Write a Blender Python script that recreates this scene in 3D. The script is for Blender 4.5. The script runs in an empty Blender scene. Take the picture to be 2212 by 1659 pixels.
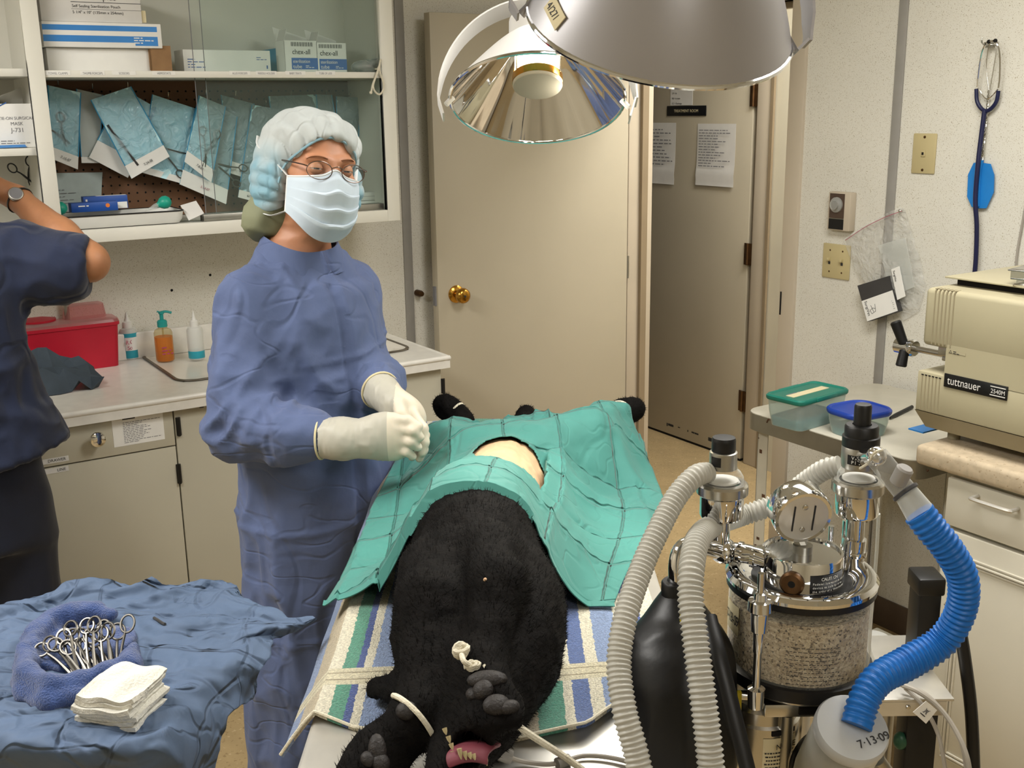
import bpy, bmesh, math, random
import numpy as np
from mathutils import Vector, Matrix, Euler, Quaternion, noise as mnoise
random.seed(7); np.random.seed(7)
SC = bpy.context.scene; COL = SC.collection
PI = math.pi
def rad(a): return math.radians(a)
# ---------------------------------------------------------------- camera frame
F, CX, CY = 2350.0, 1106.0, 829.5
EYE = Vector((0, 0, 1.67)); _p, _r = rad(14.2), rad(.85)
FW = Vector((0, math.cos(_p), -math.sin(_p)))
_u0 = Vector((0, math.sin(_p), math.cos(_p))); _r0 = Vector((1, 0, 0))
UP = _u0*math.cos(_r) + _r0*math.sin(_r); RT = _r0*math.cos(_r) - _u0*math.sin(_r)
AROOM = rad(32.5)
ROOM = Matrix.Rotation(AROOM, 4, 'Z'); IROOM = ROOM.inverted()
def ray(x, y): return FW + RT*((x-CX)/F) + UP*((CY-y)/F)
def at_z(x, y, z):
    d = ray(x, y); return EYE + d*((z-EYE.z)/d.z)
def at_y(x, y, Y):
    d = ray(x, y); return EYE + d*(Y/d.y)
def at_x(x, y, X):
    d = ray(x, y); return EYE + d*(X/d.x)
def on_v(x, y, v):           # room coordinates (u, v, z) of the point seen at x, y on the plane v
    d = IROOM @ ray(x, y); q = d*(v/d.y); q.z += EYE.z; return q
def on_u(x, y, u):
    d = IROOM @ ray(x, y); q = d*(u/d.x); q.z += EYE.z; return q
def rm_z(x, y, z): return IROOM @ at_z(x, y, z)
# ---------------------------------------------------------------- materials
def lin(c):
    if isinstance(c, str):
        c = c.lstrip('#'); c = [int(c[i:i+2], 16)/255 for i in (0, 2, 4)]
    return tuple((x/12.92 if x <= .04045 else ((x+.055)/1.055)**2.4) for x in c[:3]) + (1.0,)
MATS = {}
def mat(name, col, rough=.5, metal=0., var=None, bump=None, trans=0., ior=1.45, spec=.5, coat=0., sheen=0.,
        emit=0., alpha=1., sss=0., speck=None, thin=False, translucent=0., crease=None):
    m = bpy.data.materials.new(name); m.use_nodes = True; MATS[name] = m
    nt = m.node_tree; N = nt.nodes; L = nt.links; b = N['Principled BSDF']
    c = lin(col); b.inputs['Base Color'].default_value = c
    b.inputs['Roughness'].default_value = rough; b.inputs['Metallic'].default_value = metal
    b.inputs['IOR'].default_value = ior; b.inputs['Transmission Weight'].default_value = trans
    b.inputs['Specular IOR Level'].default_value = spec; b.inputs['Coat Weight'].default_value = coat
    b.inputs['Alpha'].default_value = alpha
    if sheen: b.inputs['Sheen Weight'].default_value = sheen; b.inputs['Sheen Roughness'].default_value = .5
    if sss:
        b.inputs['Subsurface Weight'].default_value = sss; b.inputs['Subsurface Radius'].default_value = (.012, .005, .003)
        b.inputs['Subsurface Scale'].default_value = 1.0
    if emit:
        b.inputs['Emission Color'].default_value = c; b.inputs['Emission Strength'].default_value = emit
    tc = N.new('ShaderNodeTexCoord')
    src = None
    if var:                    # (scale, amount)
        n = N.new('ShaderNodeTexNoise'); n.inputs['Scale'].default_value = var[0]; n.inputs['Detail'].default_value = 5
        L.new(tc.outputs['Object'], n.inputs['Vector'])
        mx = N.new('ShaderNodeMix'); mx.data_type = 'RGBA'
        d = var[1]
        mx.inputs[6].default_value = tuple(max(0, x*(1-d)) for x in c[:3]) + (1,)
        mx.inputs[7].default_value = tuple(min(1, x*(1+d)) for x in c[:3]) + (1,)
        rp = N.new('ShaderNodeMapRange'); rp.inputs[1].default_value = .3; rp.inputs[2].default_value = .7
        L.new(n.outputs['Fac'], rp.inputs[0]); L.new(rp.outputs[0], mx.inputs[0])
        src = mx.outputs[2]
    if speck:                  # list of (scale, threshold, colour)
        for s, th, cc in speck:
            n = N.new('ShaderNodeTexNoise'); n.inputs['Scale'].default_value = s; n.inputs['Detail'].default_value = 1.5
            L.new(tc.outputs['Object'], n.inputs['Vector'])
            rp = N.new('ShaderNodeMapRange'); rp.inputs[1].default_value = th; rp.inputs[2].default_value = th+.03
            L.new(n.outputs['Fac'], rp.inputs[0])
            mx = N.new('ShaderNodeMix'); mx.data_type = 'RGBA'
            if src is None: mx.inputs[6].default_value = c
            else: L.new(src, mx.inputs[6])
            mx.inputs[7].default_value = lin(cc); L.new(rp.outputs[0], mx.inputs[0]); src = mx.outputs[2]
    if src is not None:
        L.new(src, b.inputs['Base Color'])
    if bump:                   # (scale, strength, distance)
        n = N.new('ShaderNodeTexNoise'); n.inputs['Scale'].default_value = bump[0]; n.inputs['Detail'].default_value = 6
        L.new(tc.outputs['Object'], n.inputs['Vector'])
        bp = N.new('ShaderNodeBump'); bp.inputs['Strength'].default_value = bump[1]
        bp.inputs['Distance'].default_value = bump[2] if len(bump) > 2 else .002
        L.new(n.outputs['Fac'], bp.inputs['Height']); L.new(bp.outputs[0], b.inputs['Normal'])
    for sc, wd, st, ds, (ax, ay, az) in (crease or []):      # thin fold lines: scale, width, strength, depth, stretch
        mp = N.new('ShaderNodeMapping'); mp.inputs['Scale'].default_value = (ax, ay, az); mp.inputs['Rotation'].default_value = (0, 0, rad(24)); L.new(tc.outputs['Object'], mp.inputs[0])
        n = N.new('ShaderNodeTexNoise'); n.inputs['Scale'].default_value = sc; n.inputs['Detail'].default_value = 1.; n.inputs['Roughness'].default_value = .35; n.inputs['Distortion'].default_value = .25
        L.new(mp.outputs[0], n.inputs['Vector'])
        s1 = N.new('ShaderNodeMath'); s1.operation = 'SUBTRACT'; s1.inputs[1].default_value = .5; L.new(n.outputs['Fac'], s1.inputs[0])
        s2 = N.new('ShaderNodeMath'); s2.operation = 'ABSOLUTE'; L.new(s1.outputs[0], s2.inputs[0])
        s3 = N.new('ShaderNodeMapRange'); s3.interpolation_type = 'SMOOTHSTEP'; s3.inputs[1].default_value = 0; s3.inputs[2].default_value = wd; L.new(s2.outputs[0], s3.inputs[0])
        bp = N.new('ShaderNodeBump'); bp.inputs['Strength'].default_value = st; bp.inputs['Distance'].default_value = ds
        if b.inputs['Normal'].links: L.new(b.inputs['Normal'].links[0].from_socket, bp.inputs['Normal'])
        L.new(s3.outputs[0], bp.inputs['Height']); L.new(bp.outputs[0], b.inputs['Normal'])
    if translucent:
        tr = N.new('ShaderNodeBsdfTranslucent'); tr.inputs['Color'].default_value = c
        ms = N.new('ShaderNodeMixShader'); ms.inputs[0].default_value = translucent
        out = N['Material Output']
        L.new(b.outputs[0], ms.inputs[1]); L.new(tr.outputs[0], ms.inputs[2]); L.new(ms.outputs[0], out.inputs['Surface'])
        if src is not None: L.new(src, tr.inputs['Color'])
    return m
def film(name, col, opacity, rough=.15, tint=None, spec=.5, bump=None):
    """thin clear plastic or thin glass sheet: see-through mixed with a glossy coat"""
    m = bpy.data.materials.new(name); m.use_nodes = True; MATS[name] = m
    nt = m.node_tree; N = nt.nodes; L = nt.links; b = N['Principled BSDF']
    b.inputs['Base Color'].default_value = lin(col); b.inputs['Roughness'].default_value = rough
    b.inputs['Specular IOR Level'].default_value = spec
    if bump:
        tc = N.new('ShaderNodeTexCoord'); nz = N.new('ShaderNodeTexNoise'); nz.inputs['Scale'].default_value = bump[0]; nz.inputs['Detail'].default_value = 2; nz.inputs['Distortion'].default_value = 1.
        L.new(tc.outputs['Object'], nz.inputs['Vector']); bp = N.new('ShaderNodeBump'); bp.inputs['Strength'].default_value = bump[1]; bp.inputs['Distance'].default_value = bump[2]
        L.new(nz.outputs['Fac'], bp.inputs['Height']); L.new(bp.outputs[0], b.inputs['Normal'])
    t = N.new('ShaderNodeBsdfTransparent'); t.inputs['Color'].default_value = lin(tint) if tint else (1, 1, 1, 1)
    fr = N.new('ShaderNodeLayerWeight'); fr.inputs['Blend'].default_value = .5
    pw = N.new('ShaderNodeMath'); pw.operation = 'POWER'; pw.inputs[1].default_value = 4.; L.new(fr.outputs['Facing'], pw.inputs[0])
    ad = N.new('ShaderNodeMath'); ad.operation = 'MULTIPLY_ADD'; ad.use_clamp = True
    ad.inputs[1].default_value = .8; ad.inputs[2].default_value = opacity
    L.new(pw.outputs[0], ad.inputs[0])
    ms = N.new('ShaderNodeMixShader'); L.new(ad.outputs[0], ms.inputs[0]); L.new(t.outputs[0], ms.inputs[1])
    L.new(b.outputs[0], ms.inputs[2]); L.new(ms.outputs[0], N['Material Output'].inputs['Surface'])
    return m
# ---------------------------------------------------------------- curves and frames
def spline(pts, n):
    """Catmull-Rom through pts, n samples evenly spaced by length"""
    P = np.array([list(p) for p in pts], float)
    if len(P) == 2: P = np.vstack([P[0], (P[0]+P[1])/2, P[1]])
    Q = np.vstack([2*P[0]-P[1], P, 2*P[-1]-P[-2]])
    out = []
    for i in range(1, len(Q)-2):
        t = np.linspace(0, 1, 24, endpoint=False)[:, None]
        a, b, c, d = Q[i-1], Q[i], Q[i+1], Q[i+2]
        out.append(.5*((2*b)+(-a+c)*t+(2*a-5*b+4*c-d)*t*t+(-a+3*b-3*c+d)*t**3))
    out.append(Q[-2][None]); out = np.vstack(out)
    s = np.r_[0, np.cumsum(np.linalg.norm(np.diff(out[:, :3], axis=0), axis=1))]
    u = np.linspace(0, s[-1], n)
    return np.stack([np.interp(u, s, out[:, k]) for k in range(out.shape[1])], 1), s[-1]
def align(axis, origin=(0, 0, 0), up=None):
    """matrix whose Z is axis"""
    z = Vector(axis).normalized()
    x = Vector(up) if up is not None else (Vector((0, 0, 1)) if abs(z.z) < .9 else Vector((1, 0, 0)))
    x = (x - z*x.dot(z)).normalized(); y = z.cross(x)
    M = Matrix((x, y, z)).transposed().to_4x4(); M.translation = Vector(origin); return M
def frame(o, x, y):
    x = Vector(x).normalized(); z = x.cross(Vector(y)).normalized(); y = z.cross(x)
    M = Matrix((x, y, z)).transposed().to_4x4(); M.translation = Vector(o); return M
def T(x, y, z): return Matrix.Translation((x, y, z))
def RZ(a): return Matrix.Rotation(rad(a), 4, 'Z')
def RX(a): return Matrix.Rotation(rad(a), 4, 'X')
def RY(a): return Matrix.Rotation(rad(a), 4, 'Y')
# ---------------------------------------------------------------- mesh builder
_txt = {}
class MB:
    def __init__(s, m=None, M=None):
        s.v = []; s.f = []; s.mi = []; s.mats = []; s.c = 0; s.M = M.copy() if M else Matrix()
        if m is not None: s.use(m)
    def use(s, m):
        m = MATS[m] if isinstance(m, str) else m
        if m not in s.mats: s.mats.append(m)
        s.c = s.mats.index(m); return s
    def add(s, vs, fs, M=None):
        A = s.M @ M if M is not None else s.M
        o = len(s.v)
        s.v += [tuple(A @ Vector(v)) for v in vs]
        s.f += [tuple(i+o for i in f) for f in fs]; s.mi += [s.c]*len(fs); return s
    def box(s, a, b, bev=0., M=None, seg=2):
        x0, y0, z0 = [min(p, q) for p, q in zip(a, b)]; x1, y1, z1 = [max(p, q) for p, q in zip(a, b)]
        vs = [(x0,y0,z0),(x1,y0,z0),(x1,y1,z0),(x0,y1,z0),(x0,y0,z1),(x1,y0,z1),(x1,y1,z1),(x0,y1,z1)]
        fs = [(0,3,2,1),(4,5,6,7),(0,1,5,4),(1,2,6,5),(2,3,7,6),(3,0,4,7)]
        if bev > 0:
            bm = bmesh.new(); V = [bm.verts.new(v) for v in vs]
            for f in fs: bm.faces.new([V[i] for i in f])
            bmesh.ops.bevel(bm, geom=bm.edges[:], offset=min(bev, .49*min(x1-x0, y1-y0, z1-z0)), segments=seg, profile=.5, affect='EDGES')
            bm.verts.index_update(); vs = [v.co[:] for v in bm.verts]; fs = [[v.index for v in f.verts] for f in bm.faces]; bm.free()
        return s.add(vs, fs, M)
    def lathe(s, prof, M=None, seg=32, a0=0., a1=2*PI, cap=True):
        vs = []; fs = []; full = abs(a1-a0-2*PI) < 1e-6; n = seg if full else seg+1
        for r, z in prof:
            for k in range(n):
                a = a0+(a1-a0)*k/seg; vs.append((r*math.cos(a), r*math.sin(a), z))
        for i in range(len(prof)-1):
            for k in range(seg):
                k2 = (k+1) % n
                fs.append((i*n+k, i*n+k2, (i+1)*n+k2, (i+1)*n+k))
        if cap and full:
            if prof[0][0] > 1e-5: fs.append(tuple(range(n))[::-1])
            if prof[-1][0] > 1e-5: fs.append(tuple((len(prof)-1)*n+k for k in range(n)))
        return s.add(vs, fs, M)
    def cyl(s, p0, p1, r0, r1=None, seg=20, bev=0.):
        p0, p1 = Vector(p0), Vector(p1); L = (p1-p0).length; r1 = r0 if r1 is None else r1
        pr = [(r0, 0), (r1, L)] if not bev else [(r0-bev, 0), (r0, bev), (r1, L-bev), (r1-bev, L)]
        return s.lathe(pr, align(p1-p0, p0), seg)
    def tube(s, pts, r, seg=10, n=None, closed=False, flat=1.):
        P = np.array([list(p)[:3] for p in pts], float)
        if n: P, _ = spline(pts, n)
        P = P[:, :3]; m = len(P)
        R = np.full(m, r) if np.isscalar(r) else np.interp(np.linspace(0, 1, m), np.linspace(0, 1, len(r)), r)
        Tn = np.gradient(P, axis=0) if not closed else np.roll(P, -1, 0)-np.roll(P, 1, 0)
        Tn /= np.linalg.norm(Tn, axis=1)[:, None]+1e-12
        x = np.cross(Tn[0], [0, 0, 1.]);
        if np.linalg.norm(x) < .1: x = np.cross(Tn[0], [1., 0, 0])
        x /= np.linalg.norm(x); vs = []; fs = []
        for i in range(m):
            x = x - Tn[i]*x.dot(Tn[i]); x /= np.linalg.norm(x); y = np.cross(Tn[i], x)
            for k in range(seg):
                a = 2*PI*k/seg; vs.append(tuple(P[i]+R[i]*(math.cos(a)*x+flat*math.sin(a)*y)))
        for i in range(m if closed else m-1):
            for k in range(seg):
                i2 = (i+1) % m; fs.append((i*seg+k, i*seg+(k+1) % seg, i2*seg+(k+1) % seg, i2*seg+k))
        if not closed:
            fs.append(tuple(range(seg))[::-1]); fs.append(tuple((m-1)*seg+k for k in range(seg)))
        return s.add(vs, fs)
    def grid(s, G, thick=0., M=None):
        """G[i][j] points; optional thickness along the normals"""
        G = np.array(G, float); ni, nj = G.shape[:2]
        vs = [tuple(p) for p in G.reshape(-1, 3)]
        fs = [(i*nj+j, i*nj+j+1, (i+1)*nj+j+1, (i+1)*nj+j) for i in range(ni-1) for j in range(nj-1)]
        if thick:
            du = np.gradient(G, axis=0); dv = np.gradient(G, axis=1); nn = np.cross(du, dv)
            nn /= np.linalg.norm(nn, axis=2)[..., None]+1e-12
            o = len(vs); vs += [tuple(p) for p in (G+nn*thick).reshape(-1, 3)]
            fs += [tuple(o+k for k in f[::-1]) for f in fs]
            rim = [(0, j) for j in range(nj)]+[(i, nj-1) for i in range(1, ni)]+[(ni-1, j) for j in range(nj-2, -1, -1)]+[(i, 0) for i in range(ni-2, 0, -1)]
            idx = [i*nj+j for i, j in rim]
            for k in range(len(idx)):
                a, b = idx[k], idx[(k+1) % len(idx)]; fs.append((b, a, a+o, b+o))
        return s.add(vs, fs, M)
    def prism(s, poly, z0, z1, M=None):
        n = len(poly); vs = [(x, y, z0) for x, y in poly]+[(x, y, z1) for x, y in poly]
        fs = [tuple(range(n))[::-1], tuple(range(n, 2*n))]+[(i, (i+1) % n, n+(i+1) % n, n+i) for i in range(n)]
        return s.add(vs, fs, M)
    def ell(s, c, r, M=None, seg=20, rings=12):
        pr = [(math.sin(PI*i/rings), -math.cos(PI*i/rings)) for i in range(rings+1)]
        pr[0] = (0, -1); pr[-1] = (0, 1)
        A = T(*c) @ Matrix.Diagonal((*([r]*3 if np.isscalar(r) else r), 1))
        return s.lathe(pr, (M @ A) if M else A, seg, cap=False)
    def text(s, t, size, M, ex=.0002, align_='LEFT', sx=1.):
        key = (t, align_)
        if key not in _txt:
            cu = bpy.data.curves.new('t', 'FONT'); cu.body = t; cu.align_x = align_; cu.size = 1; cu.extrude = .004
            ob = bpy.data.objects.new('t', cu); me = ob.to_mesh()
            _txt[key] = ([v.co[:] for v in me.vertices], [tuple(p.vertices) for p in me.polygons])
            ob.to_mesh_clear(); bpy.data.objects.remove(ob); bpy.data.curves.remove(cu)
        vs, fs = _txt[key]
        return s.add([(x*size*sx, y*size, ex if z > 0 else 0) for x, y, z in vs], fs, M)
    def dashes(s, w, h, rows, M, fill=.75, t=.45, ex=.0002, seed=1):
        """rows of small illegible print in the XY plane of M"""
        rg = random.Random(seed); dy = h/rows
        for k in range(rows):
            x = 0; y = h-(k+.7)*dy; end = w*(fill+(1-fill)*rg.random()) if rg.random() > .15 else w*.4
            while x < end:
                L = min(end-x, dy*rg.uniform(.8, 2.6))
                s.box((x, y, 0), (x+L, y+dy*t, ex), M=M); x += L+dy*.45
        return s
    def build(s, name, parent=None, world=True, smooth=40, label=None, kind=None, sub=0, solid=0):
        me = bpy.data.meshes.new(name); me.from_pydata(s.v, [], s.f)
        for m in s.mats: me.materials.append(m)
        me.polygons.foreach_set('material_index', s.mi); me.update()
        bm = bmesh.new(); bm.from_mesh(me); bmesh.ops.remove_doubles(bm, verts=bm.verts[:], dist=1e-6)
        bmesh.ops.recalc_face_normals(bm, faces=bm.faces[:]); bm.to_mesh(me); bm.free()
        if smooth:
            me.polygons.foreach_set('use_smooth', [True]*len(me.polygons)); me.set_sharp_from_angle(angle=rad(smooth))
        o = bpy.data.objects.new(name, me); COL.objects.link(o)
        if parent is not None:
            o.parent = parent
            if world:
                Mp = parent.matrix_basis.copy()
                if parent.parent is not None: Mp = parent.parent.matrix_basis @ parent.matrix_parent_inverse @ Mp
                o.matrix_parent_inverse = Mp.inverted()
        if label: o['label'] = label
        if kind: o['kind'] = kind
        if sub:
            md = o.modifiers.new('smooth', 'SUBSURF'); md.levels = md.render_levels = sub
        if solid:
            md = o.modifiers.new('thickness', 'SOLIDIFY'); md.thickness = solid; md.offset = 0
        return o
def tag(o, label, cat, group=None, kind=None):
    o['label'] = label; o['category'] = cat
    if group: o['group'] = group
    if kind: o['kind'] = kind
    return o
def thing(name, label, cat, loc=(0, 0, 0), M=None, group=None):
    o = bpy.data.objects.new(name, None); COL.objects.link(o); o.empty_display_size = .05
    o.matrix_basis = M if M is not None else Matrix.Translation(loc)
    return tag(o, label, cat, group)
def struct(o):
    o['kind'] = 'structure'; return o
def dup(root, M, label=None, group=None):
    r = root.copy(); COL.objects.link(r); r.matrix_basis = M
    if label: r['label'] = label
    if group: r['group'] = group
    for ch in list(root.children):
        c = ch.copy(); COL.objects.link(c); c.parent = r; c.matrix_parent_inverse = ch.matrix_parent_inverse.copy()
        for g in ch.children:
            d = g.copy(); COL.objects.link(d); d.parent = c
    return r
# ---------------------------------------------------------------- implicit surfaces
def _hash(ix, iy, iz):
    h = (ix*374761393 + iy*668265263 + iz*2147483647) & 0x7fffffff
    h = ((h ^ (h >> 13))*1274126177) & 0x7fffffff
    return ((h ^ (h >> 16)) & 0xffff)/65535.
def vnoise(P, scale=1., seed=0):
    """smooth value noise in -1..1 on an (n,3) array"""
    Q = np.asarray(P)*scale + seed*17.31
    I = np.floor(Q).astype(np.int64); f = Q-I; f = f*f*f*(f*(f*6-15)+10)
    r = 0
    for dx in (0, 1):
        for dy in (0, 1):
            for dz in (0, 1):
                w = (f[:, 0] if dx else 1-f[:, 0])*(f[:, 1] if dy else 1-f[:, 1])*(f[:, 2] if dz else 1-f[:, 2])
                r = r + w*_hash(I[:, 0]+dx, I[:, 1]+dy, I[:, 2]+dz)
    return r*2-1
def ridged(P, scale, seed=0, sharp=1.):
    return 1-np.abs(vnoise(P, scale, seed))**sharp*2
def seg_d(P, a, b, r0, r1):
    a, b = np.array(a, float), np.array(b, float); ab = b-a
    t = np.clip(((P-a) @ ab)/(ab @ ab+1e-12), 0, 1)
    return np.linalg.norm(P-a-t[..., None]*ab, axis=-1)-(r0+(r1-r0)*t)
def ell_d(P, c, r, R=None):
    q = P-np.array(c, float)
    if R is not None: q = q @ np.array(R.to_3x3())     # world to local of rotation R
    r = np.array(r, float); k = np.linalg.norm(q/r, axis=-1); k2 = np.linalg.norm(q/(r*r), axis=-1)
    return np.where(k2 > 1e-9, k*(k-1)/(k2+1e-12), -r.min())
def smin(a, b, k):
    h = np.maximum(k-np.abs(a-b), 0)/k; return np.minimum(a, b)-h*h*k*.25
def smax(a, b, k): return -smin(-a, -b, k)
def chain_d(P, pts, k=.02):
    d = None
    for (a, ra), (b, rb) in zip(pts[:-1], pts[1:]):
        e = seg_d(P, a, b, ra, rb); d = e if d is None else smin(d, e, k)
    return d
def sdf_mesh(fn, lo, hi, h):
    lo, hi = np.array(lo, float), np.array(hi, float); n = np.ceil((hi-lo)/h).astype(int)+1
    ax = [lo[i]+h*np.arange(n[i]) for i in range(3)]
    D = np.empty(n, np.float32)
    for i in range(0, n[0], 16):
        g = np.stack(np.meshgrid(ax[0][i:i+16], ax[1], ax[2], indexing='ij'), -1)
        D[i:i+16] = fn(g.reshape(-1, 3)).reshape(g.shape[:3])
    S = D < 0
    c = [S[dx:n[0]-1+dx, dy:n[1]-1+dy, dz:n[2]-1+dz] for dx in (0, 1) for dy in (0, 1) for dz in (0, 1)]
    cnt = sum(x.astype(np.int8) for x in c); act = (cnt > 0) & (cnt < 8)
    idx = -np.ones(act.shape, np.int64); cells = np.argwhere(act); idx[act] = np.arange(len(cells))
    acc = np.zeros((len(cells), 3)); num = np.zeros(len(cells))
    def val(o): return D[cells[:, 0]+o[0], cells[:, 1]+o[1], cells[:, 2]+o[2]]
    cor = [(a, b, e) for a in (0, 1) for b in (0, 1) for e in (0, 1)]
    for p in cor:
        for k in range(3):
            if p[k] == 0:
                q = list(p); q[k] = 1; va, vb = val(p), val(q); m = (va < 0) != (vb < 0)
                t = np.where(m, va/(va-vb+1e-20), 0); pt = np.tile(np.array(p, float), (len(cells), 1)); pt[:, k] = t
                acc[m] += pt[m]; num[m] += 1
    V = lo+h*(cells+acc/np.maximum(num, 1)[:, None]); Fc = []
    for k in range(3):
        k1, k2 = (k+1) % 3, (k+2) % 3
        sl0 = [slice(1, -1)]*3; sl0[k] = slice(0, n[k]-1); sl1 = list(sl0); sl1[k] = slice(1, n[k])
        A, B = S[tuple(sl0)], S[tuple(sl1)]
        e = np.argwhere(A != B)
        off = np.ones(3, int); off[k] = 0; e0 = e+off
        def ci(d1, d2):
            q = e0.copy(); q[:, k1] -= d1; q[:, k2] -= d2; return idx[q[:, 0], q[:, 1], q[:, 2]]
        quad = np.stack([ci(1, 1), ci(0, 1), ci(0, 0), ci(1, 0)], 1)
        fl = ~A[tuple(e.T)]; quad[fl] = quad[fl][:, ::-1]; Fc.append(quad)
    return V, np.vstack(Fc)
def vnormals(V, Fq):
    n = np.cross(V[Fq[:, 2]]-V[Fq[:, 0]], V[Fq[:, 3]]-V[Fq[:, 1]]); N = np.zeros_like(V)
    for k in range(4): np.add.at(N, Fq[:, k], n)
    return N/(np.linalg.norm(N, axis=1)[:, None]+1e-12)
def relax(V, Fq, it=2, lam=.5):
    for _ in range(it):
        A = np.zeros_like(V); c = np.zeros(len(V))
        for k in range(4):
            a, b = Fq[:, k], Fq[:, (k+1) % 4]
            np.add.at(A, a, V[b]); np.add.at(c, a, 1); np.add.at(A, b, V[a]); np.add.at(c, b, 1)
        V = V+lam*(A/np.maximum(c, 1)[:, None]-V)
    return V
def from_arrays(V, Fq, mats, name, parent=None, M=None, mi=None, smooth=180, **kw):
    mb = MB(mats[0], M)
    for m in mats: mb.use(m)
    mb.c = 0; mb.add([tuple(p) for p in V], [tuple(int(i) for i in f) for f in Fq])
    if mi is not None: mb.mi = [int(i) for i in mi]
    return mb.build(name, parent, smooth=smooth, **kw)
# ---------------------------------------------------------------- palette
mat('wall_panel', '#d6d3c8', .55, var=(3, .04), speck=[(430, .645, '#a0957a'), (300, .69, '#85785e')], bump=(60, .03))
mat('wall_plain', '#c9c2ae', .6, var=(4, .04))
mat('ceiling_white', '#d8d5cb', .8, var=(5, .03), bump=(90, .2))
mat('seam_grey', '#8f8c86', .5, var=(20, .05))
mat('door_tan', '#b2a995', .45, var=(3, .03), bump=(200, .03))
mat('door_edge', '#8d7f69', .5, var=(5, .05))
mat('frame_tan', '#bcb09d', .45, var=(4, .04))
mat('frame_brown', '#8a7a62', .5, var=(6, .05))
mat('floor_vinyl', '#b39c74', .35, var=(14, .1), speck=[(95, .63, '#9a835d'), (60, .66, '#c8b48e')], bump=(40, .04))
mat('base_brown', '#54463a', .5, var=(10, .08))
mat('cab_white', '#dcdacf', .45, var=(3, .03))
mat('cab_inner', '#d0cec4', .55, var=(3, .04))
mat('cab_front', '#b9b4a2', .45, var=(3, .04))
mat('counter_top', '#e0ddd5', .28, var=(30, .05))
mat('sink_white', '#e2ddd2', .2, var=(4, .03))
mat('sink_rim', '#5d564a', .35, metal=.3, var=(30, .2))
mat('pegboard', '#6b4a31', .65, var=(12, .12))
mat('black', '#0d0d0e', .45, var=(30, .2))
mat('black_rubber', '#0b0b0d', .42, var=(14, .3), bump=(120, .1))
mat('hole_dark', '#0a0705', .9, var=(10, .2))
mat('chrome', '#e0e0e0', .06, metal=1., var=(8, .02))
mat('steel', '#c2c0ba', .22, metal=1., var=(20, .05))
mat('steel_brushed', '#cfccc4', .38, metal=.7, var=(20, .06))
mat('dark_steel', '#625f5a', .34, metal=.9, var=(20, .1))
mat('alu', '#a9a79f', .38, metal=1., var=(20, .06))
mat('brass', '#b98a3c', .2, metal=1., var=(20, .06))
mat('bronze', '#5c4229', .4, metal=.8, var=(40, .2))
mat('paper', '#d8d6d2', .75, var=(20, .03))
mat('paper_white', '#e6e5e0', .7, var=(20, .03))
mat('paper_cream', '#d5c9a4', .75, var=(20, .06))
mat('ink', '#2a2a2c', .7, var=(30, .1))
mat('ink_grey', '#77777a', .7, var=(30, .1))
mat('ink_blue', '#2d5c9e', .6, var=(30, .1))
mat('ink_red', '#a8405e', .6, var=(30, .1))
mat('sky_blue', '#2f7fc8', .45, var=(20, .05))
mat('print_blue', '#2c62ac', .45, var=(20, .05))
mat('box_blue', '#1d4c9b', .4, var=(20, .08))
mat('label_orange', '#d9772d', .5, var=(20, .1))
mat('cardboard', '#8b6a47', .75, var=(30, .1))
mat('navy', '#16203a', .85, var=(25, .12), bump=(240, .25, .001), sheen=.15, crease=[(7, .06, .5, .006, (1, 1, .8))])
mat('navy_dark', '#10172b', .85, var=(25, .12), bump=(240, .25, .001), sheen=.15)
mat('gown_blue', '#526086', .8, var=(18, .06), bump=(26, .4, .006), sheen=.1, crease=[(6, .04, .45, .006, (1, 1, .5)), (11, .035, .35, .004, (.7, .7, 1.5))])
mat('paper_blue', '#50627d', .75, var=(18, .08), bump=(50, .3, .003), crease=[(7, .05, .8, .010, (.45, 1.7, 1)), (13, .04, .6, .005, (.5, 1.5, 1)), (9, .03, .6, .006, (1.5, .5, 1))])
mat('huck_blue', '#324a80', .95, var=(60, .2), bump=(420, .9, .004), sheen=.4)
mat('drape_teal', '#3a7c74', .75, var=(20, .05), bump=(45, .2, .002), sheen=.1, crease=[(6, .025, .4, .004, (1, 1, .4)), (15, .04, .3, .003, (1, 1, 1))])
mat('latex', '#d2c9b8', .5, var=(30, .04), sss=.15, bump=(90, .12, .001))
mat('latex_grey', '#b3b0a4', .5, var=(30, .05), bump=(90, .2, .001))
mat('skin', '#b78161', .5, var=(40, .07), sss=.2, bump=(160, .12, .001))
mat('skin_arm', '#a97653', .5, var=(40, .08), sss=.2, bump=(160, .12, .001))
mat('fur_black', '#0b0908', .8, var=(60, .5), bump=(230, .5, .003), spec=.12)
mat('pad_black', '#1f1a18', .6, var=(90, .3), bump=(300, .6, .002))
mat('tongue', '#6c2e3a', .6, var=(40, .15), bump=(200, .3, .001), sss=.1)
mat('tooth', '#b0a27c', .35, var=(30, .1))
mat('shaved_skin', '#c39f7d', .55, var=(30, .07), sss=.1)
mat('cord_white', '#d9d2bd', .8, var=(80, .1), bump=(400, .8, .002))
mat('cord_grey', '#9c968c', .6, var=(20, .08))
mat('gauze', '#d8d6cc', .9, var=(60, .05), bump=(300, .7, .003))
mat('plastic_white', '#d9d8d2', .4, var=(10, .03))
mat('ivory', '#b9ab80', .45, var=(10, .04))
mat('autoclave', '#aba387', .45, var=(6, .03))
mat('autoclave_low', '#948a70', .5, var=(6, .04))
mat('laminate', '#b5a58c', .45, var=(60, .12), speck=[(150, .66, '#9c8a70')])
mat('cab_bright', '#cbc6b6', .4, var=(4, .03))
mat('trolley', '#c9c4b4', .4, var=(14, .06), speck=[(60, .74, '#6a4f38')])
mat('rust', '#5a3d28', .8, var=(60, .3))
mat('teal_lid', '#1f7464', .4, var=(14, .1))
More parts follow.
